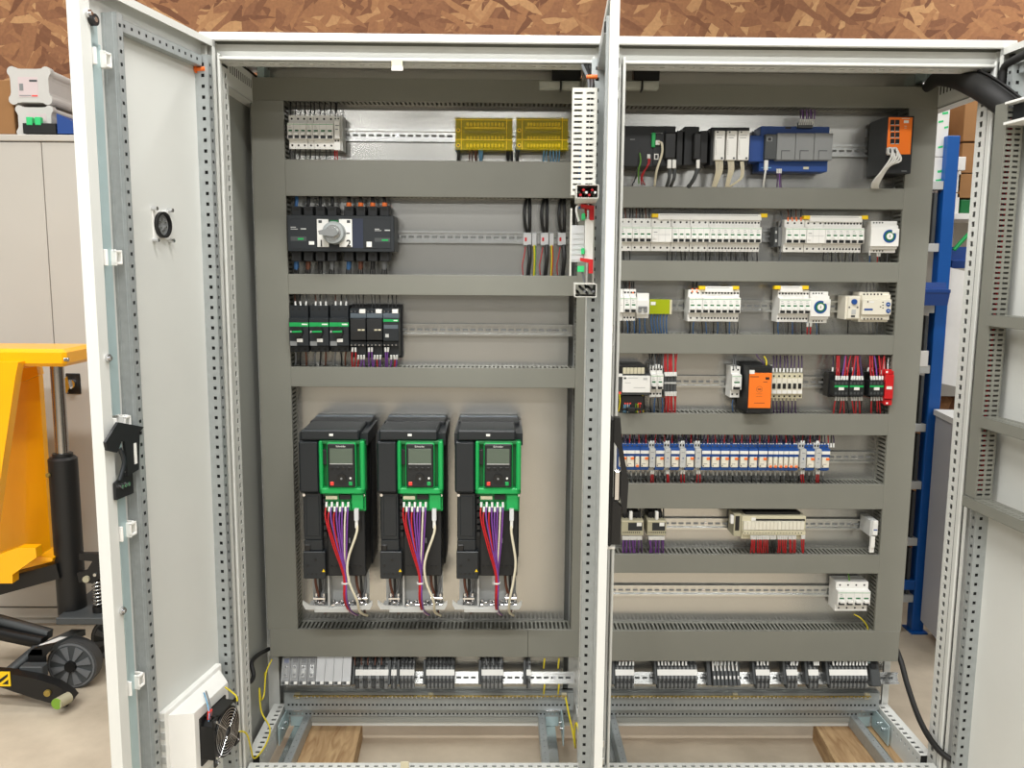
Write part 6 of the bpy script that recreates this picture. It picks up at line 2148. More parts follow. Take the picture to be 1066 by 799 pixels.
t.p('rear_board', (776, 532.4, 833, 537, Y6 + 0.03, YP - 0.02, 'black', 0.001))
for j in range(16):
    a = 774.4 + 3.95 * j
    t.p('relay_block', (a, 543, a + 3.7, 551.6, Y6, Y6 + 0.012, 'white_warm', 0.0006))
t.p('slot_line', (787, 540, 838, 541.8, Y6 + 0.011, Y6 + 0.013, 'black'))
t.p('terminal_openings', *[(775 + 3.1 * j, 554, 776 + 3.1 * j, 555.2, Y6 - 0.0026, Y6, 'hollow_shade') for j in range(20)])
t.p('tag', (782.4, 538.6, 786.8, 541.6, Y6 + 0.010, Y6 + 0.013, 'white'))
t = Dev('end_module', 'beige end holder with dark slot left of the long output module', 'module', 763, 535, 772, 558, Y6 + 0.006)
t.p('body', (764, 535, 771.6, 558, Y6 + 0.01, YP - 0.012, 'beige_dark', 0.001))
t.p('slot', (765.4, 537, 769.8, 552, Y6 + 0.0094, Y6 + 0.012, 'black'))
t.p('plug', (760.8, 536.6, 764, 545, Y6 + 0.006, Y6 + 0.02, 'white', 0.001))
wires('red wires with white sleeves under the left half of the long output module', fan(781, 800, 9, 557.5, 575, Y6, ['wire_red'], 0.0021, 'wire_white', yb=Y6 + 0.02) + fan(799, 808, 4, 557.5, 575, Y6, ['wire_black'], 0.0021, 'wire_white', yb=Y6 + 0.02))
wires('red wires with white sleeves under the right half of the long output module', fan(809, 829, 9, 557.5, 575, Y6, ['wire_red'], 0.0021, 'wire_white', yb=Y6 + 0.02) + fan(834, 838, 2, 557, 575, Y6, ['wire_red'], 0.0024, 'wire_white', yb=Y6 + 0.02))
t = Dev('surge_module', 'slim grey plug module at the right end above the lone breaker', 'module', 901, 537, 914, 576, Y6)
t.p('body', (905.6, 541.6, 913.6, 558, Y6, YP - 0.012, 'light_grey', 0.001), (909, 542, 914, 557, Y6 - 0.006, Y6, 'white', 0.0008))
t.p('label_strip', (909.6, 550.8, 913.4, 552, Y6 - 0.0066, Y6, 'blue_base'), (909.4, 545, 913.6, 550, Y6 - 0.0064, Y6, 'wire_white'))
t.p('plug', (906.8, 558.4, 911, 570, Y6 - 0.004, Y6 + 0.008, 'white', 0.001), (905.6, 569, 910, 575, Y6 + 0.001, Y6 + 0.01, 'white', 0.001))

# ================================================================== right bay, seventh row
z7r = UZ(885, 623, YB)
breaker(872, 906, 623, z7r, 4, 'mcb', 'four pole white breaker alone on the lowest rail at the right end')
wires('green and yellow earth leads at the lone four pole breaker', [([(884, 607, YB + 0.03), (884, 602, YB + 0.03), (883, 596, YB + 0.04)], 0.002, 'wire_green', None), ([(889, 639, YB + 0.03), (896, 643, YB + 0.02), (902, 650, YB + 0.03), (904, 657, YB + 0.03)], 0.002, 'wire_yellow', None)])

# ================================================================== bottom terminal strips
Yb = YTB - 0.012


TILT = math.radians(-26)


def tilt(e):
    """lean a thing on the bottom rails back about the rail's axis, as the rails stand"""
    c = Vector((e.location.x, YTB, zbt))
    e.location = c + Matrix.Rotation(TILT, 3, 'X') @ (e.location - c)
    e.location.z -= 0.013
    e.rotation_euler.x = TILT


def strip(u0, u1, label, gr, white=True, pitch=2.05, tall=(688.5, 718), grey='mid_grey', Yf=None):
    Yf = Yf or Yb - 0.038
    t = Dev('terminal_strip', label, 'terminal strip', u0, tall[0], u1, tall[1], Yf, Yb, gr)
    m = t.mb()
    n = max(1, int(round((u1 - u0 - 3) / pitch)))
    p = (u1 - u0 - 3) / n
    for k in range(n):
        a = u0 + 3 + p * k
        x0, x1 = UX(a, 704, Yf), UX(a + p * 0.86, 704, Yf)
        zc = UZ((u0 + u1) / 2, 704.5, Yf)
        hz = (UZ(450, tall[0], Yf) - UZ(450, tall[1], Yf)) / 2
        prof = [(Yb, zc - hz * 0.8), (Yf + 0.018, zc - hz), (Yf + 0.012, zc - hz * 0.86), (Yf + 0.006, zc - hz * 0.5), (Yf, zc - hz * 0.36), (Yf, zc + hz * 0.36), (Yf + 0.006, zc + hz * 0.5), (Yf + 0.012, zc + hz * 0.86), (Yf + 0.018, zc + hz), (Yb, zc + hz * 0.8)]
        m.prism(prof, 0, x0, x1, grey if k % 2 else 'dark_grey')
        for s in (-1, 1):
            m.box(x0 + (x1 - x0) * 0.15, x1 - (x1 - x0) * 0.15, Yf + 0.004, Yf + 0.011, zc + s * hz * 0.58 - 0.0028, zc + s * hz * 0.58 + 0.0028, 'black')
    t.part('terminals', m, kind='stuff')
    t.p('end_stop', (u0, tall[0] + 3, u0 + 2.6, tall[1] - 3, Yf + 0.002, Yb, 'dark_grey', 0.001))
    if white:
        t.p('marker_strip', (u0 + 3.2, 701.6, u1 - 0.2, 707.2, Yf - 0.0016, Yf, 'white'))
    tilt(t.e)
    return t


GT = 'grey terminal strips at the cabinet bottom'
for k in range(8):
    u0 = 291.5 + 9.15 * k
    t = Dev('power_terminal', ORD[k] + ' of the eight clear covered power terminals from the left at the bottom', 'terminal', u0, 689, u0 + 9, 717, Yb - 0.045, Yb, 'clear covered power terminals')
    t.p('body', (u0 + 0.2, 690, u0 + 8.9, 716, Yb - 0.036, Yb, 'mid_grey', 0.001))
    t.p('screw_plate', (u0 + 2.4, 697, u0 + 6.6, 709, Yb - 0.039, Yb - 0.036, 'zinc', 0.0006))
    m = t.mb()
    for v in (699.4, 706.6):
        x, _, z = P3(u0 + 4.5, v, Yb - 0.039)
        m.cyl((x, Yb - 0.039, z), (x, Yb - 0.042, z), 0.0036, 'dark_grey', 10)
    t.part('screws', m, kind='stuff')
    t.p('wire_entry', (u0 + 2, 690.6, u0 + 7, 694.8, Yb - 0.037, Yb - 0.034, 'blue' if k == 0 else 'dark_grey'), (u0 + 2, 711, u0 + 7, 715, Yb - 0.037, Yb - 0.034, 'dark_grey'))
    t.p('clear_cover', (u0, 689, u0 + 8.9, 714, Yb - 0.046, Yb - 0.044, 'clear' if k < 4 else 'clear_white', 0.0004))  # last four covers whiter: a highlight put into their colour
    t.p('cover_tab', (u0 + 5, 714, u0 + 8.6, 716.6, Yb - 0.047, Yb - 0.042, 'white', 0.0005))
    tilt(t.e)
for a, b, lb in ((366, 404, 'longest grey terminal strip right after the clear power terminals'), (403.5, 412.5, 'first tiny terminal group after the longest left strip'), (412.5, 431, 'grey strip between the tiny terminal group and the gap'),
                 (440, 473, 'grey terminal strip under the middle drive'), (498, 524, 'grey terminal strip under the right drive'), (545, 553, 'lone narrow terminal before the green yellow wires'),
                 (638, 661, 'grey terminal strip beside the middle door in the right bay'), (682, 727, 'widest grey terminal strip of the right bay'),
                 (785, 803, 'short grey strip right of the lever terminals'), (817, 832, 'second short grey strip right of the lever terminals'), (840, 854, 'tiny terminal group before the long right strip'), (862, 905, 'long grey strip near the right end of the bay')):
    wide = b - a > 30 and a < 400
    strip(a, b, lb, GT, pitch=4.2 if wide else 2.05)
for a, b, lb, col, fer in ((368, 402, 'the longest left terminal strip', ['wire_brown', 'wire_black'], None), (415, 430, 'the strip beside the tiny terminal group', ['wire_black'], None), (444, 472, 'the strip under the middle drive', ['wire_black'], None), (501, 523, 'the strip under the right drive', ['wire_black', 'wire_grey'], None),
                     (643, 661, 'the strip beside the middle door', ['wire_red'], 'wire_white'), (684, 716, 'the widest strip of the right bay', ['wire_black'], 'wire_white'), (742, 768, 'the lever terminals', ['wire_black'], 'light_grey'), (787, 801, 'the first short right strip', ['wire_black'], 'wire_white'), (822, 831, 'the second short right strip', ['wire_black'], 'wire_white'), (847, 853, 'the tiny right terminal group', ['wire_black'], 'wire_white'), (866, 904, 'the long right strip', ['wire_grey', 'light_grey'], 'wire_white')):
    wires('short wires dropping from the duct into ' + lb, fan(a, b, max(3, int((b - a) / 3.4)), 692, 683, Yb - 0.022, col, 0.002, fer))
# lever terminals
t = Dev('terminal_strip', 'row of white lever terminals right of the widest strip', 'terminal strip', 740, 688, 772, 718, Yb - 0.04, Yb, GT)
t.p('end_stop', (737, 691, 741, 715, Yb - 0.03, Yb, 'dark_grey', 0.001))
for j in range(7):
    a = 743 + 4.15 * j
    t.p('lever_terminal', (a, 690, a + 3.4, 716, Yb - 0.034, Yb, 'dark_grey', 0.0008), (a + 0.4, 694, a + 1.8, 703, Yb - 0.04, Yb - 0.034, 'white', 0.0004), (a + 0.6, 707, a + 2.2, 710, Yb - 0.036, Yb - 0.034, 'white'))
tilt(t.e)
t = Dev('end_terminal', 'dark end bracket at the right tip of the terminal rail', 'terminal', 907, 690, 919, 717, Yb - 0.03, Yb)
t.p('body', (908, 692, 918, 716, Yb - 0.03, Yb, 'dark_grey', 0.003), (910, 694, 916, 700, Yb - 0.036, Yb - 0.03, 'anthracite', 0.001))
tilt(t.e)
t.p('clamp_screw', (907, 691, 910.4, 695, Yb - 0.034, Yb - 0.028, 'blue_zinc', 0.0006))
for o in BOTTOM_RAILS:
    o.rotation_euler.x = TILT
    o.location.z -= 0.007
# earth bars
for x0, x1, lb in ((-0.9, -0.05, 'long brass earth bar low in the left bay'), (0.05, 0.9, 'long brass earth bar low in the right bay')):
    z = UZ(600, 724.5, 0.305)
    t = Thing('earth_bar', lb, 'busbar', ((x0 + x1) / 2, 0.316, z))
    m = t.mb()
    m.box(x0, x1, 0.303, 0.309, z - 0.003, z + 0.002, 'brass', 0.001)
    t.part('bar', m)
    m = t.mb()
    for k in range(int((x1 - x0) / 0.0125)):
        x = x0 + 0.006 + k * 0.0125
        m.cyl((x, 0.303, z - 0.001), (x, 0.2995, z - 0.001), 0.003, 'zinc', 6)
    t.part('screws', m, kind='stuff')
    for x in (x0 + 0.01, (x0 + x1) / 2, x1 - 0.01):
        m = t.mb()
        m.box(x - 0.008, x + 0.008, 0.309, 0.316, z - 0.012, z + 0.008, 'beige', 0.001)
        t.part('holder', m)

# ================================================================== loose cables and small fittings of the cabinet
def cable(name, label, pts, r, col, cat='cable', n=8):
    q = [P3(*p) for p in pts]
    m = MB(q[0])
    m.tube(q, r, col, n, sub=5)
    return one(name, m, label, cat)


cable('power_cable', 'thick black cable curving over the right door sill to the floor', [(930, 668, 0.30), (938, 688, 0.27), (945, 714, 0.2), (957, 748, 0.09), (972, 774, 0.0), (988, 789, -0.05), (1012, 801, -0.09), (1040, 812, -0.12)], 0.0085, 'rubber')
cable('door_cable', 'black cable from the fan across the left hinge side', [(232, 712, -0.06), (240, 711, -0.03), (252, 711, 0.03), (261, 709, 0.09), (264, 702, 0.12), (262, 690, 0.14), (268, 682, 0.2), (280, 675, 0.3)], 0.0062, 'rubber')
cable('earth_wire', 'green yellow earth wire looping at the left side panel', [(283, 686, 0.28), (277, 700, 0.25), (275, 722, 0.22), (272, 728, 0.2), (270, 716, 0.18), (272, 740, 0.16), (281, 758, 0.13), (276, 776, 0.07), (265, 789, 0.02), (261, 778, -0.01), (257, 764, -0.03), (250, 761, -0.05), (246, 767, -0.07)], 0.0024, 'wire_yellow', 'wire', 6)
cable('earth_wire', 'green and yellow wire hanging at the foot of the middle door', [(589, 726, 0.29), (592, 742, 0.24), (596, 760, 0.18), (599, 778, 0.1), (598, 764, 0.08), (600, 752, 0.06), (605, 770, 0.02), (612, 802, -0.04)], 0.0028, 'wire_yellow', 'wire', 6)
wires('four short green yellow earth wires on the left terminal rail', [([(u, v, 0.27), (u - 0.5, v + 5, 0.27), (u - 1, v + 10, 0.28)], 0.0028, 'wire_yellow', None) for u in (567, 582) for v in (685, 712)])
wires('yellow earth lead with lug on the left side panel', [([(276, 700, 0.3), (275, 712, 0.3), (275, 722, 0.3)], 0.0026, 'wire_yellow', 'wire_yellow')])

for u0, u1, lb in ((561, 604, 'clear cabinet lamp under the roof left of the middle door'), (646, 686, 'clear cabinet lamp under the roof right of the middle door')):
    t = Dev('cabinet_lamp', lb, 'lamp', u0, 70, u1, 94, 0.16, 0.2)
    t.p('lens', (u0, 84, u1, 92.5, 0.16, 0.185, 'led_lens', 0.002))
    t.p('tube', (u0 + 5, 85.5, u1 - 4, 90.5, 0.164, 0.18, 'white', 0.002))
    t.p('bracket', (u0 + 14, 69, u1 + 1, 83.6, 0.165, 0.2, 'black', 0.002))
    t.p('retainer', (u0 + 22, 83, u0 + 23.8, 94, 0.155, 0.185, 'black', 0.001))
t = Dev('label_clip', 'small metal clip with white label on the left head rail', 'clip', 407, 61, 420, 73, -0.016, 0.0)
t.p('clip', (407.5, 61.5, 419, 70, -0.016, -0.0145, 'beige', 0.0004))
t.p('label', (407.5, 69, 419.5, 73.4, -0.018, -0.0146, 'white', 0.0004))
t = Dev('label_clip', 'small cream clip on the bottom front rail', 'clip', 417, 791, 426, 799, -0.016, 0.0)
t.p('clip', (417, 792.5, 425.6, 801, -0.017, -0.0148, 'beige', 0.0006))
p = cab.mb()
for u in (271, 968):
    pb(p, u - 3.5, 68, u + 3.5, 82, 0.27, 0.34, 'blue_zinc', 0.001)
    cab.part('corner_bracket', p)
    p = cab.mb()

# ------------------------------------------------------------------ timber under the cabinet
m = MB((-0.79, 0.2, 0))
m.prism([(-0.90, 0.02), (-0.684, 0.02), (-0.7015, 0.385), (-0.90, 0.385)], 2, 0.0, ZB - 0.001, 'wood')
one('timber_block', m, 'left wooden block carrying the cabinet', 'timber')
m = MB((0.83, 0.2, 0))
m.prism([(0.723, 0.02), (0.95, 0.02), (0.95, 0.376), (0.7515, 0.376)], 2, 0.0, ZB - 0.001, 'wood')
one('timber_block', m, 'right wooden block carrying the cabinet', 'timber')

# ================================================================== white cupboard and what lies on it
YC = 1.25
t = Thing('cupboard', 'white cupboard with black framed lever lock behind the lift', 'cupboard', (-2.1, YC + 0.2, 0))
ztop = UZ(30, 140, YC)
zd1, zd0 = UZ(30, 148, YC), UZ(30, 631, YC)
xs = UX(50, 260, YC)
m = t.mb()
m.box(-3.4, -1.1, YC + 0.02, YC + 0.42, 0.09, ztop - 0.03, 'cupboard')
t.part('carcass', m)
m = t.mb()
m.box(-3.42, -1.08, YC - 0.004, YC + 0.43, zd1 + 0.004, ztop, 'cupboard', 0.003)
t.part('top', m)
for x0, x1 in ((-3.4, xs - 0.0015), (xs + 0.0015, -1.1)):
    m = t.mb()
    m.box(x0, x1, YC, YC + 0.019, zd0, zd1, 'cupboard', 0.0015)
    d = t.part('door', m)
    if x1 > -1.2:
        lx, lz = U(77.5, 399, YC)
        m = t.mb()
        m.box(lx - 0.032, lx + 0.026, YC - 0.006, YC, lz - 0.042, lz + 0.042, 'black', 0.003)
        m.cyl((lx - 0.008, YC - 0.006, lz), (lx - 0.008, YC - 0.02, lz), 0.019, 'chrome', 18)
        m.prism([(lx - 0.024, lz + 0.024), (lx - 0.010, lz + 0.034), (lx - 0.004, lz - 0.01), (lx - 0.016, lz - 0.036), (lx - 0.026, lz - 0.03)], 1, YC - 0.02, YC - 0.034, 'chrome')
        t.part('lever_lock', m, parent=d)
m = t.mb()
m.box(-3.4, -1.1, YC + 0.004, YC + 0.019, UZ(30, 643, YC), zd0 - 0.008, 'cupboard', 0.001)
t.part('plinth_rail', m)
m = t.mb()
m.box(-3.4, -1.1, YC + 0.03, YC + 0.05, 0.0, 0.095, 'cupboard')
t.part('plinth', m)


def foam_pack(u0, v0, u1, v1, label, y0, dep, lab, lines=True):
    x0, x1 = UX(u0, (v0 + v1) / 2, y0), UX(u1, (v0 + v1) / 2, y0)
    z0, z1 = UZ((u0 + u1) / 2, v1, y0), UZ((u0 + u1) / 2, v0, y0)
    cx_, cz_, a, b = (x0 + x1) / 2, (z0 + z1) / 2, (x1 - x0) / 2, (z1 - z0) / 2
    pts = []
    rho = 0.27 * min(a, b)
    for q in range(4):
        sx_, sz_ = ((1, 1), (-1, 1), (-1, -1), (1, -1))[q]
        base = q * pi / 2 + pi / 4
        for k in range(9):
            th = base + (k - 4) / 4 * math.radians(98)
            pts.append((cx_ + sx_ * (a - rho) + rho * math.cos(th), cz_ + sz_ * (b - rho) + rho * math.sin(th)))
        nx = base + pi / 4
        for f_ in (0.35, 0.0, -0.35):
            side = Vector((math.cos(nx), math.sin(nx)))
            tan = Vector((-side.y, side.x))
            pts.append((cx_ + side.x * a * 0.87 - tan.x * a * f_, cz_ + side.y * b * 0.87 - tan.y * b * f_))
    t = Thing('foam_package', label, 'package', (cx_, y0 + dep / 2, z0))
    m = t.mb()
    m.prism(pts, 1, y0, y0 + 0.03, 'foam')
    m.prism([(cx_ + (p[0] - cx_) * 0.93, cz_ + (p[1] - cz_) * 0.93) for p in pts], 1, y0 + 0.03, y0 + dep, 'foam')
    t.part('block', m)
    m = t.mb()
    pb(m, *lab, y0 - 0.001, y0, 'label_pink')
    o = t.part('label', m)
    if lines:
        m = t.mb()
        l0, l1, l2, l3 = lab
        w, h = l2 - l0, l3 - l1
        pb(m, l0 + w * 0.05, l1 + h * 0.33, l0 + w * 0.25, l1 + h * 0.68, y0 - 0.0016, y0 - 0.001, 'mid_grey')
        pb(m, l0 + w * 0.55, l1 + h * 0.14, l0 + w * 0.95, l1 + h * 0.24, y0 - 0.0016, y0 - 0.001, 'dark_grey')
        pb(m, l0 + w * 0.05, l1 + h * 0.9, l0 + w * 0.65, l1 + h * 0.94, y0 - 0.0016, y0 - 0.001, 'mid_grey')
        pb(m, l0 + w * 0.68, l1 + h * 0.9, l0 + w * 0.98, l1 + h * 0.97, y0 - 0.0016, y0 - 0.001, 'red_bright')
        t.part('print', m, parent=o)
    return t


foam_pack(8, 69, 53.5, 109, 'upper white foam package with pink label on the cupboard', 1.30, 0.30, (19, 80, 39.5, 101))
foam_pack(16.5, 109.5, 56, 142, 'lower white foam package behind the black tray on the cupboard', 1.30, 0.30, (27.5, 118, 48, 126), False)
t = Thing('terminal_tray', 'black tray with two green connectors on the cupboard', 'tray', P3(40, 139, 1.27))
m = t.mb()
pb(m, 23.5, 128, 58, 139, 1.262, 1.297, 'black', 0.002)
t.part('tray', m)
for u in (27, 35.8):
    m = t.mb()
    pb(m, u, 121.5, u + 6.2, 130, 1.258, 1.28, 'green_bright', 0.002)
    t.part('connector', m)
x0, z0 = U(60, 139, 1.262)
x1, z1 = U(77, 118, 1.262)
m = MB((x0, 1.3, z0))
m.prism([(x0, z0), (x1 + 0.05, z0), (x1 + 0.05, z0 + 0.03), (x0 + 0.06, z0 + 0.046), (x0, z1)], 1, 1.262, 1.42, 'blue')
one('storage_bin', m, 'blue open bin at the right end of the cupboard top', 'bin')
m = MB((UX(2, 139, 1.32), 1.32, UZ(2, 139, 1.32)))
pb(m, -30, 83, 14, 139.5, 1.32, 1.5, 'card', 0.003)
one('cardboard_box', m, 'brown cardboard box at the left edge on the cupboard', 'box')

# ================================================================== lift truck
t = Thing('lift_truck', 'orange and black hydraulic lift truck at the left edge', 'lift', (-1.9, 0.75, 0))


def poly(m, pts, ya, yb, mt):
    m.prism([U(u, v, ya) for u, v in pts], 1, ya, yb, mt)


m = t.mb()
pb(m, -60, 363, 68, 381.5, 0.70, 0.92, 'orange_paint', 0.012)
m.cyl(P3(67, 374, 0.70), (P3(69.6, 374, 0.70)[0] + 0.006, 0.70, P3(68, 374, 0.70)[2]), 0.007, 'steel_rod', 8)
t.part('mast_head', m)
m = t.mb()
poly(m, [(-60, 377), (19, 377), (16, 392), (2, 486), (-14, 600), (-60, 600)], 0.66, 0.70, 'orange_paint')
t.part('mast_plate', m)
m = t.mb()
poly(m, [(-60, 384), (39.5, 380), (54, 588), (50, 600), (-60, 606)], 0.94, 0.97, 'orange_paint')
t.part('rear_plate', m)
m = t.mb()
poly(m, [(16, 384), (38, 381), (40, 390), (22, 398)], 0.90, 0.938, 'orange_paint')
t.part('gusset', m)
m = t.mb()
poly(m, [(-50, 612), (-50, 594), (19, 570), (37, 570), (38, 580), (13, 598), (13, 607), (0, 607)], 0.68, 0.72, 'orange_paint')
t.part('fork_arm', m)
m = t.mb()
poly(m, [(30, 584), (40, 579), (55, 581), (54, 584)], 0.74, 0.90, 'orange_paint')
t.part('foot', m)
m = t.mb()
poly(m, [(-50, 618), (-50, 606), (10, 599), (58, 587), (62, 602), (0, 619)], 0.74, 0.80, 'black')
t.part('link_arm', m)
c = P3(76, 642, 0.80)
c1 = P3(68, 477, 0.80)
m = t.mb()
m.cyl(c, (c[0], 0.80, c1[2]), 0.0485, 'black', 28)
m.cyl((c[0], 0.80, c1[2]), (c[0], 0.80, c1[2] + 0.008), 0.0485, 'black', 28, r2=0.04)
m.cyl((c[0], 0.80, c1[2] + 0.008), (c[0], 0.80, c1[2] + 0.02), 0.034, 'black', 24)
m.cyl((c[0] - 0.03, 0.757, c1[2] - 0.05), (c[0] - 0.033, 0.75, c1[2] - 0.05), 0.008, 'brass', 10)
t.part('cylinder', m)
m = t.mb()
m.cyl((c[0], 0.80, c1[2] + 0.01), (c[0], 0.80, UZ(66, 378, 0.80)), 0.0225, 'steel_rod', 24)
t.part('piston_rod', m)
m = t.mb()
z0, z1 = UZ(80, 650, 0.70), UZ(80, 643, 0.70)
m.box(UX(58, 645, 0.70), UX(112, 645, 0.70), 0.70, 0.98, z0, z1, 'dark_grey', 0.002)
t.part('base_plate', m)
m = t.mb()
m.cyl((c[0] + 0.01, 0.83, z0), (c[0] + 0.01, 0.83, z0 - 0.03), 0.035, 'dark_grey', 18)
t.part('swivel', m)
# castor fork and wheels
for i, (wx, wy) in enumerate(((-1.789, 0.735), (-1.735, 0.95))):
    R = 0.088
    m = t.mb()
    m.cyl((wx, wy - 0.024, R), (wx, wy + 0.024, R), R, 'tyre', 36)
    m.ring((wx, wy - 0.025, R), (0, -1, 0), R - 0.012, R - 0.006, 0.003, 'wheel', 36)
    w = t.part('wheel', m)
    h = t.mb()
    h.cyl((wx, wy - 0.0245, R), (wx, wy - 0.028, R), R - 0.012, 'dark_grey', 32)
    for k in range(8):
        a0, a1 = 2 * pi * k / 8 + 0.1, 2 * pi * k / 8 + 0.5
        h.prism([(wx + 0.022 * math.cos(a0), R + 0.022 * math.sin(a0)), (wx + 0.072 * math.cos(a0), R + 0.072 * math.sin(a0)), (wx + 0.072 * math.cos(a1), R + 0.072 * math.sin(a1)), (wx + 0.022 * math.cos(a1), R + 0.022 * math.sin(a1))], 1, wy - 0.028, wy - 0.033, 'wheel')
    t.part('hub', h, parent=w)
    h = t.mb()
    h.cyl((wx, wy - 0.028, R), (wx, wy - 0.042, R), 0.019, 'black', 18)
    t.part('axle_cap', h, parent=w)
m = t.mb()
fx = UX(41, 690, 0.66)
zf = UZ(45, 675, 0.66)
m.prism([(fx - 0.035, 0.02), (fx + 0.02, 0.02), (fx + 0.02, zf - 0.03), (fx + 0.06, zf + 0.02), (fx + 0.02, zf + 0.012), (fx - 0.02, zf), (fx - 0.035, zf - 0.02)], 1, 0.655, 0.672, 'black')
t.part('castor_fork', m)
m = t.mb()
A, B = Vector((fx - 0.02, 0.655, zf)), Vector((UX(76, 657, 0.78), 0.80, UZ(76, 657, 0.78)))
for s in (0,):
    wv = Vector((0.035, 0.0, 0.0))
    dn = Vector((0, 0, -0.022))
    vs = [A - wv * 0.4, A + wv, B + wv, B - wv * 0.4]
    vs += [q + dn for q in vs]
    m.add(vs, [(0, 1, 2, 3), (7, 6, 5, 4), (0, 4, 5, 1), (1, 5, 6, 2), (2, 6, 7, 3), (3, 7, 4, 0)], 'dark_grey')
t.part('castor_arm', m)
m = t.mb()
k0 = A + (B - A) * 0.18 + Vector((-0.006, 0, 0.0012))
k1 = A + (B - A) * 0.6 + Vector((0.004, 0, 0.0012))
m.add([k0, k0 + Vector((0.034, 0, 0)), k1 + Vector((0.028, 0, 0)), k1], [(0, 1, 2, 3)], 'white')
t.part('sticker', m)
# straddle legs
m = t.mb()
poly(m, [(-60, 694), (8, 701), (36, 706), (58, 713), (72, 722), (76, 727), (70, 735), (54, 732), (36, 727), (0, 715), (-60, 706)], 0.56, 0.60, 'black')
leg = t.part('straddle_leg', m)
m = t.mb()
x, _, z = P3(50, 720.5, 0.56)
m.cyl((x, 0.56, z), (x, 0.552, z), 0.0115, 'brass', 12)
t.part('bolt', m, parent=leg)
m = t.mb()
q = P3(70, 727, 0.55)
m.cyl((q[0], 0.56, q[2]), (q[0] - 0.016, 0.515, q[2] + 0.001), 0.0195, 'beige_dark', 12)
m.cyl((q[0] - 0.016, 0.515, q[2] + 0.001), (q[0] - 0.0163, 0.512, q[2] + 0.001), 0.0195, 'lime_cap', 12)
t.part('roller', m, parent=leg, label='steel roller with green cap')
m = t.mb()
pb(m, -14, 699, 10.6, 714, 0.557, 0.5595, 'yellow')
for d in (0, 14):
    m.prism([U(u - d, v, 0.5565) for u, v in ((-2, 712), (-2, 708), (8, 701), (8, 704))], 1, 0.5565, 0.558, 'black')
m.prism([U(u, v, 0.5565) for u, v in ((2, 712), (8.6, 707), (8.6, 712))], 1, 0.5565, 0.558, 'black')
t.part('hazard_sticker', m, parent=leg)
m = t.mb()
q0, q1 = P3(-20, 640, 0.8), P3(52, 660, 0.75)
m.tube([q0, q1], 0.022, 'dark_grey', 4, sub=1)
t.part('cross_arm', m)
m = t.mb()
m.tube([P3(-40, 650, 0.78), P3(46, 668, 0.72)], 0.026, 'black', 4, sub=1)
t.part('cross_arm', m)
m = t.mb()
m.tube([P3(6, 702, 0.60), P3(42, 672, 0.72)], 0.018, 'dark_grey', 4, sub=1)
t.part('side_brace', m)
m = t.mb()
pb(m, 20, 694, 44, 707, 0.60, 0.64, 'dark_grey', 0.003)
t.part('front_cross_bar', m)
# pump linkage right of the cylinder
m = t.mb()
poly(m, [(82, 576), (104, 576), (106, 600), (96, 607), (82, 606), (80, 596), (90, 594), (96, 584), (83, 583)], 0.74, 0.76, 'black')
lk = t.part('pump_bracket', m)
m = t.mb()
q = P3(90.5, 602, 0.74)
m.cyl(q, (q[0], 0.73, q[2]), 0.012, 'beige_dark', 12)
q = P3(99.5, 597.5, 0.74)
m.cyl(q, (q[0], 0.732, q[2]), 0.006, 'zinc', 8)
t.part('pivot_bolts', m, parent=lk)
m = t.mb()
q = P3(103, 630, 0.76)
zt_ = UZ(103, 604, 0.76)
pts = []
for k in range(7 * 8 + 1):
    a = 2 * pi * k / 8
    pts.append((q[0] + 0.018 * math.cos(a), 0.76 + 0.018 * math.sin(a), q[2] + (zt_ - q[2]) * k / 56))
m.tube(pts, 0.0032, 'zinc', 5, sub=1)
t.part('spring', m)
m = t.mb()
m.cyl((q[0], 0.76, q[2]), (q[0], 0.76, UZ(103, 642, 0.76)), 0.022, 'black', 14)
m.cyl((q[0], 0.76, q[2]), (q[0], 0.76, zt_ + 0.07), 0.009, 'black', 10)
t.part('pump_rod', m)

# ================================================================== blue rack on the right
YK = 1.2
t = Thing('storage_rack', 'tall blue rack with grey shelves seen through the open right side', 'rack', (1.3, 1.4, 0))
xa, xb = UX(968, 400, YK), UX(980.5, 400, YK)
zk = UZ(990, 141, YK)
for y in (YK, YK + 0.42):
    m = t.mb()
    m.box(xa, xb, y, y + 0.05, 0.0, zk, 'blue_rack', 0.002)
    t.part('upright', m)
m = t.mb()
m.box(xa - 0.01, xb + 0.01, YK - 0.02, YK + 0.07, 0.0, 0.006, 'blue_rack')
t.part('foot_plate', m)
SH = []
for v in (192, 257, 321, 384, 445, 505, 564, 623):
    z = UZ(965, v, YK)
    SH.append(z)
    m = t.mb()
    m.box(xa - 0.75, xa - 0.001, YK + 0.005, YK + 0.46, z - 0.018, z + 0.014, 'shelf_grey', 0.001)
    t.part('shelf', m)
m = t.mb()
z = UZ(955, 609, YK)
m.box(xa - 0.75, xa - 0.0005, YK, YK + 0.04, z - 0.02, z + 0.02, 'blue_rack', 0.001)
t.part('cross_beam', m)
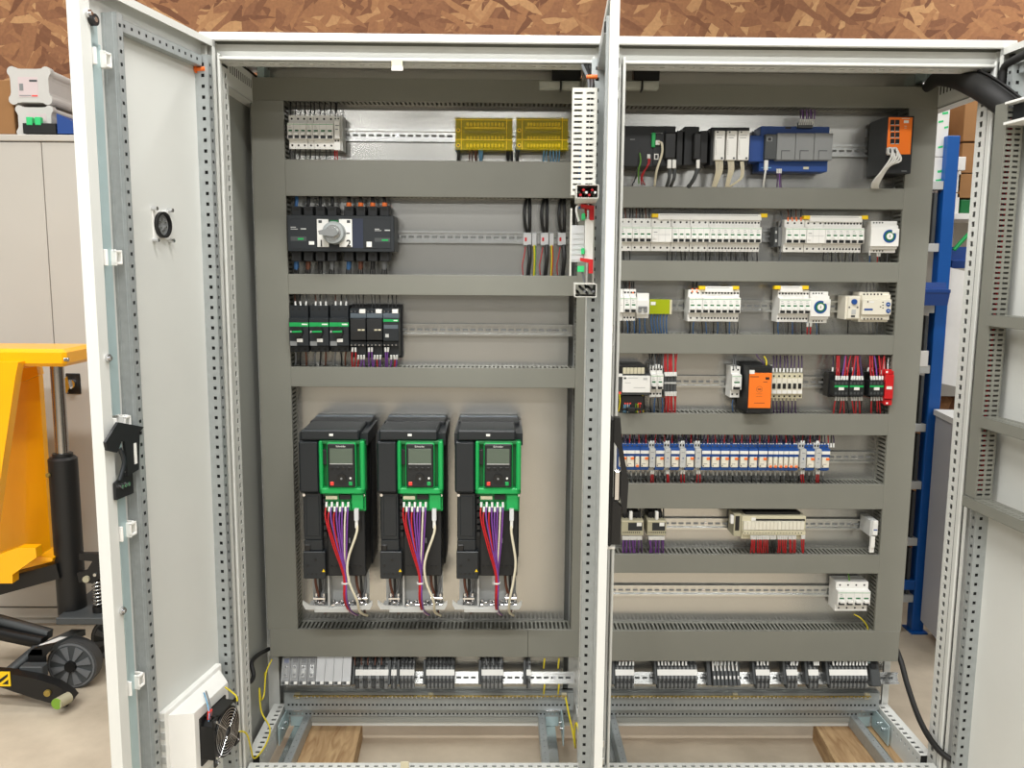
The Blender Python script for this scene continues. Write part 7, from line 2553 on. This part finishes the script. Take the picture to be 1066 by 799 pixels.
# goods on the rack
for k, (v, lb) in enumerate(((222, 'black box on the second rack shelf beside the blue upright'), (290, None), (352, 'dark box on the rack shelf under the blue bin'), (416, 'black box on the rack shelf level with the red relay'), (476, 'black box on the rack shelf level with the blue relays'), (536, 'black box on the rack shelf level with the beige modules'), (590, 'black box on the lowest visible rack shelf'))):
    if lb is None:
        continue
    zb_ = SH[k + 1] + 0.014
    m = MB((xa - 0.2, YK + 0.2, zb_))
    zt2 = SH[k] - 0.03
    m.box(xa - 0.6, xa - 0.025, YK + 0.02, YK + 0.42, zb_, zt2, 'black', 0.004)
    m.box(xa - 0.03, xa - 0.018, YK + 0.012, YK + 0.42, zb_, zt2, 'dark_grey', 0.001)
    one('storage_box', m, lb, 'box', 'black boxes on the rack')
m = MB((UX(960, 318, YK), YK - 0.05, UZ(960, 318, YK)))
x0, x1 = UX(940, 306, 1.1), UX(989, 306, 1.1)
z0, z1 = UZ(975, 318, 1.1), UZ(975, 294, 1.1)
m.prism([(1.1 + 0.012, z0), (1.1, z0 + 0.05), (1.1 - 0.004, z0 + 0.05), (1.1 - 0.004, z0 + 0.062), (1.1 + 0.03, z0 + 0.064), (1.1 + 0.035, z1), (YK - 0.002, z1), (YK - 0.002, z0)], 0, x0, x1, 'blue')
m.o = Vector(((x0 + x1) / 2, 1.15, z0))
m = MB(((x0 + x1) / 2, 1.15, z0))
m.prism([(1.112, z0), (1.1, z0 + 0.05), (1.096, z0 + 0.05), (1.096, z0 + 0.062), (1.13, z0 + 0.064), (1.135, z1), (YK - 0.002, z1), (YK - 0.002, z0)], 0, x0, x1, 'blue')
one('storage_bin', m, 'blue bin hung on the front of the blue rack', 'bin')


def carton(u0, v0, u1, v1, label, y0, dep, mt='paper', marks=()):
    m0 = U((u0 + u1) / 2, v1, y0)
    t = Thing('carton', label, 'box', (m0[0], y0 + dep / 2, m0[1]))
    m = t.mb()
    pb(m, u0, v0, u1, v1, y0, y0 + dep, mt, 0.002)
    t.part('box', m)
    if marks:
        m = t.mb()
        for (a, b, c_, d) in marks:
            m.prism([U(a, b, y0), U(c_, b - 1.0, y0), U(c_, d - 1.0, y0), U(a, d, y0)], 1, y0 - 0.0008, y0, 'green_bright')
        t.part('print', m)
    return t


carton(952, 163.5, 983.5, 190, 'lowest white carton with green print beside the blue upright', YK + 0.03, 0.3, marks=((976, 177.5, 982, 180), (974, 187, 980, 189)))
carton(953, 112.5, 987.5, 163, 'large white carton with green print behind the upright duct', YK + 0.03, 0.3, marks=((981, 117, 987, 119.4), (977, 126, 982, 128), (983, 132, 987, 134), (976.5, 152.5, 981.5, 154.5), (985, 142, 987.4, 144)))
carton(958, 86, 992, 112, 'top white carton with a green leaf print', YK + 0.03, 0.3, marks=((987.5, 95, 990, 104),))
carton(950, 365, 966.5, 381.5, 'white labelled carton on the rack level with the fuse modules', YK + 0.0, 0.011)

# ------------------------------------------------------------------ grey side cabinet with shelf right of the rack
t = Thing('side_cabinet', 'pale grey workshop cabinet right of the blue rack', 'cabinet', (1.75, 1.2, 0))
m = t.mb()
zs0, zs1 = 0.065, 0.93
A, B = (1.455, 0.95), (1.490, 1.18)
m.prism([A, (A[0] + 0.02, A[1]), (B[0] + 0.02, B[1]), B], 2, zs0, zs1, 'panel_lilac')
t.part('side_panel', m)
m = t.mb()
m.prism([(1.475, 0.95), (2.2, 0.84), (2.235, 1.07), (1.510, 1.18)], 2, zs0, zs1 - 0.002, 'panel_lilac')
t.part('carcass', m)
m = t.mb()
m.prism([(1.445, 0.94), (2.2, 0.83), (2.24, 1.08), (1.485, 1.19)], 2, zs1, zs1 + 0.022, 'white', )
t.part('worktop', m)
for x, y in ((1.56, 1.0), (1.58, 1.12), (2.1, 0.92)):
    m = t.mb()
    m.box(x - 0.015, x + 0.015, y - 0.015, y + 0.015, 0, zs0, 'black')
    t.part('leg', m)
m = t.mb()
zu = UZ(1003, 225, 1.42)
m.box(1.56, 2.2, 1.42, 1.70, zu - 0.012, zu + 0.012, 'white', 0.001)
m.box(1.6, 1.63, 1.42, 1.45, zs1 + 0.02, zu, 'white')
m.box(1.57, 2.2, 1.70, 1.71, zs1, zu, 'cupboard')
t.part('upper_shelf', m)
# things on the shelf
carton(1004, 96, 1040, 147, 'tall brown cardboard box near the cable sleeve', 1.45, 0.2, 'card')
carton(1001, 149, 1036, 180, 'middle brown cardboard box behind the right front post', 1.45, 0.2, 'card')
carton(997, 181, 1036, 206, 'dark brown cardboard box above the green box', 1.45, 0.2, 'card')
carton(1000, 208, 1030, 222, 'green box on the upper shelf at the right', 1.45, 0.2, 'green_dark')
carton(986, 163, 1005.5, 177, 'white lid box sticking out right of the blue upright', 1.40, 0.15)
carton(986, 178, 1000, 200, 'upper white box in the stack behind the blue upright', 1.45, 0.15)
carton(984, 201, 998.6, 222, 'lower white box in the stack behind the blue upright', 1.45, 0.15)
x0, z0 = U(990, 279, 1.3)
x1, z1 = U(1012, 262, 1.3)
m = MB((x0, 1.34, z0))
m.prism([(1.29, z0 + 0.03), (1.3, z0), (1.45, z0), (1.45, z1 + 0.02), (1.33, z1 + 0.02), (1.325, z0 + 0.034)], 0, x0, x1 + 0.05, 'blue')
one('storage_bin', m, 'small blue bin above the hanging paper', 'bin')
m = MB(P3(994, 340, 1.24))
pa = [(988, 278), (1012, 284), (1008, 405), (976, 398), (984, 340)]
m.prism([U(u, v, 1.24) for u, v in pa], 1, 1.24, 1.2415, 'paper')
one('paper_sheet', m, 'white paper sheet hanging right of the blue upright', 'paper')
cable('green_strap', 'green strap hanging by the small blue bin', [(1012, 240, 1.27), (1003, 249, 1.27), (993, 260, 1.27)], 0.008, 'green', 'strap')
